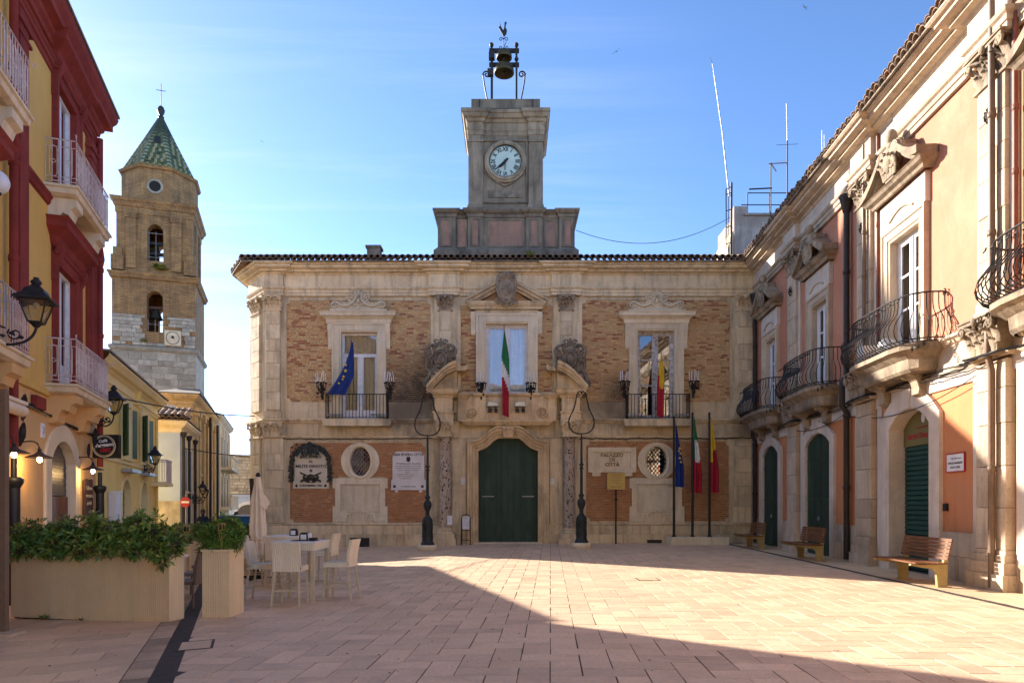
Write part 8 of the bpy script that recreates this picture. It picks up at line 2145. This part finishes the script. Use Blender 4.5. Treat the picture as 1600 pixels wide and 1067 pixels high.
# person far down the street
def person():
    y = 28.0; x = (317-800)/F*y; t = thing('person', 'person in dark clothes walking away down the side street', 'person', (x,y,gz(x,y)), R(15))
    me = bpy.data.meshes.new('body'); V = [(0,0,.92),(0,.0,1.1),(0,.01,1.32),(0,.01,1.43),(0,-.02,1.50),(0,-.03,1.60),(0,-.02,1.68),
        (.17,.01,1.37),(.22,.02,1.12),(.2,-.06,.9),(.2,-.10,.80),(-.17,.01,1.37),(-.22,.02,1.12),(-.2,-.02,.9),(-.2,-.05,.80),
        (.09,0,.86),(.10,-.06,.48),(.10,.02,.08),(.10,-.12,.03),(-.09,0,.86),(-.10,.05,.48),(-.10,.16,.10),(-.10,.05,.03)]
    E = [(0,1),(1,2),(2,3),(3,4),(4,5),(5,6),(2,7),(7,8),(8,9),(9,10),(2,11),(11,12),(12,13),(13,14),(0,15),(15,16),(16,17),(17,18),(0,19),(19,20),(20,21),(21,22)]
    Rr = [.15,.15,.17,.06,.06,.10,.085,.075,.055,.042,.04,.075,.055,.042,.04,.095,.065,.048,.04,.095,.065,.048,.04]
    me.from_pydata(V, E, []); o = link('body', me, t); m1 = P('dark_clothes', (.018,.02,.03,1), .9); me.materials.append(m1)
    sk = o.modifiers.new('skin', 'SKIN'); 
    for i, v in enumerate(me.skin_vertices[0].data): v.radius = (Rr[i]*(1.25 if i in (1,2) else 1), Rr[i]); v.use_root = (i == 0)
    o.modifiers.new('sub', 'SUBSURF').levels = 2; o.modifiers['sub'].render_levels = 2
    m = MB(); m.ell((0,-.01,1.60), (.085,.10,.12), 12, 8); 
    for s in (-1, 1): m.ell((s*.085,-.01,1.59), (.015,.025,.035), 6, 5)
    m.ell((0,-.115,1.585), (.015,.025,.03), 6, 4); m.build('head', P('skin', (.45,.27,.19,1), .6), t)
    m = MB(); m.ell((0,.01,1.635), (.095,.11,.10), 12, 8); m.build('hair', P('dark_hair', (.02,.014,.01,1), .8), t)
    for s, pp in ((1,(.2,-.10,.80)),(-1,(-.2,-.05,.80))):
        m = MB(); p = Vector(pp); m.ell(p-Vector((0,0,.05)), (.02,.04,.05), 7, 5)
        for k in range(4): m.tube([p+Vector((0,-.03+.02*k,-.09)), p+Vector((-s*.008,-.03+.02*k,-.13)), p+Vector((-s*.02,-.03+.019*k,-.16+.008*abs(k-1)))], [.009,.008,.006], 5)
        m.tube([p+Vector((-s*.01,-.035,-.04)), p+Vector((-s*.02,-.06,-.07)), p+Vector((-s*.025,-.065,-.10))], [.01,.009,.007], 5); m.build('hand', bpy.data.materials['skin'], t)
person()
# swifts
def bird(px, py, y, span, yaw, roll, label):
    x = (px-800)/F*y; z = 1.6+(788-py)/F*y; t = thing('flying_bird', label, 'bird', (x,y,z), yaw, 'swifts in the sky'); t.rotation_euler = (R(25), roll, yaw); s = span/2
    m = MB(); m.ell((0,0,0), (.10*s,.42*s,.09*s), 10, 6); m.ell((0,.40*s,.01*s), (.07*s,.11*s,.07*s), 8, 5); m.tube([(0,.49*s,.01*s),(0,.54*s,.0)], [.02*s,.004*s], 5)
    m.add([(-.03*s,-.35*s,0),(.03*s,-.35*s,0),(.12*s,-.72*s,0),(0,-.58*s,.01*s),(-.12*s,-.72*s,0)], [(0,1,3),(1,2,3),(0,3,4)]); m.build('bird_body', m_black, t)
    for q in (-1, 1):
        P_ = [(0,.16,0,.22),(.35,.24,.06,.20),(.7,.08,.09,.13),(1,-.28,.06,.02)]; m = MB(); rows = []
        for a, b, c_, w_ in P_: rows.append([(q*a*s,(b+w_/2)*s,(c_)*s),(q*a*s,b*s,(c_+.02)*s),(q*a*s,(b-w_/2)*s,(c_-.004)*s)])
        m.grid(rows); m.grid([[(p[0],p[1],p[2]-.012*s) for p in r] for r in rows]); m.build('wing', m_black, t)
for a in ((1258,12,40,.48,R(40),R(15),'dark swift highest in the sky at the upper right'),(963,81,40,.55,R(-30),R(-20),'swift with raised wings right of the bell frame'),(409,221,45,.36,R(60),R(10),'small swift between the two towers'),(424,379,60,.34,R(20),R(0),'tiny swift above the left end of the palace roof'),(1112,108,60,.3,R(10),R(0),'tiny swift beside the top of the whip aerial')): bird(*a)
# fallen leaves and weeds by the planter
for k, (px, py, r_, lab) in enumerate(((68,966,.13,'weed sprig at the foot of the long planter, left'),(126,968,.07,'small weed at the foot of the long planter, middle'))):
    q = on_ground(px, py+3); sprig('weed', lab, 'weed', (q[0],q[1],gz(*q)+.02), r_, 26, m_leaf, h=.8)
rd = random.Random(77); m = MB()
for k in range(260):
    x, y = rd.uniform(-7,7), rd.uniform(6.2,24)
    if rd.random() < .6: x = rd.uniform(-6.8,1.5); y = rd.uniform(6.2,13)
    if x < strip_x(y)-3.2: continue
    a = rd.random()*6.28; L = rd.uniform(.006,.022); z = gz(x,y)+.006
    m.add([(x+L*math.cos(a),y+L*math.sin(a),z),(x+.5*L*math.cos(a+2),y+.5*L*math.sin(a+2),z+.006),(x-L*math.cos(a),y-L*math.sin(a),z),(x-.5*L*math.cos(a+2),y-.5*L*math.sin(a+2),z+.008)], [(0,1,2,3)], tone=rd.random())
o = m.build('ground_litter', m_twig); tag(o, 'dry leaf bits scattered over the paving', 'litter', kind='stuff')

def cover(px, py, w_, d, label):
    x, y = on_ground(px, py); t = thing('inspection_cover', label, 'cover', (x, y, gz(x,y)+.002), R(21) if x < 0 else 0, 'covers in the paving')
    if x < 0: t.rotation_euler = (0, -.025, R(21))
    m = MB(); m.box(-w_/2,w_/2,-d/2,d/2,-.01,.006); m.build('lid', m_pave_l, t)
    m = MB()
    for a, b, c_, e in ((-w_/2-.03,w_/2+.03,-d/2-.03,-d/2),(-w_/2-.03,w_/2+.03,d/2,d/2+.03),(-w_/2-.03,-w_/2,-d/2,d/2),(w_/2,w_/2+.03,-d/2,d/2)): m.box(a,b,c_,e,-.01,.0065)
    m.build('cover_frame', m_asph, t)
cover(306, 1008, .34, .5, 'stone inspection cover in the paving beside the dark drain channel, lower left'); cover(1012, 905, .4, .4, 'small square stone cover in the sunlit paving')
# ---------------------------------------------------------------- the sunlit palazzo across the square, behind the photographer (it shows in the window reflections; added to bounce warm sunlight into the shade)
op = thing('opposite_palazzo', 'yellow palazzo with pale cornice across the square, seen only in the window reflections, added for warm bounce light', 'building', (14, -24, 0), R(180))
def opposite():
    hs = [rect(1.5+4.2*k, 2.8+4.2*k, z0, z0+2.6) for k in range(8) for z0 in (5.2, 9.8)]
    m = MB(); m.prism([(35,-.3),(35,15.0),(0,15.0),(0,-.3)], 0, .4, hs); m.build('wall', m_yellow, op)
    m = MB(); m.box(0,35,.7,.75,0,14.9); m.box(0,35,8,8.2,-.3,15.0); m.box(0,.3,.4,8,-.3,15.0); m.box(34.7,35,.4,8,-.3,15.0); m.build('inner_wall', m_room, op)
    m = MB(); m.plan([(0,8),(0,0),(35,0),(35,8)], [(0,12.0),(.1,12.1),(.15,12.4),(.4,14.9),(.6,12.7),(.6,12.85),(-.1,12.9)]); m.build('cornice', m_cream, op)
    m = MB(); m.box(0,35,-.12,0,4.3,4.7); m.box(0,35,-.08,0,8.3,8.5); m.build('string_course', m_cream, op)
    for h in hs:
        w = part('window', op); xs = [p[0] for p in h]; zs = [p[1] for p in h]; a, b, z0, z1 = min(xs), max(xs), min(zs), max(zs)
        m = MB(); m.face([(b,z0),(b,z1),(a,z1),(a,z0)], [(0,.3),(0,-.08),(.25,-.08),(.25,.01)]); m.build('window_surround', m_cream, w)
        m = MB(); m.box(a,b,.25,.27,z0,z1); m.build('pane', m_glass_dim, w)
    m = MB(); m.add([(-.5,-.5,15.31),(35.5,-.5,15.31),(35.5,8.5,15.31),(-.5,8.5,15.31),(4,4,16.6),(31,4,16.6)], [(0,1,5,4),(1,2,5),(2,3,4,5),(3,0,4)]); m.build('roof', m_tile, op)
opposite()
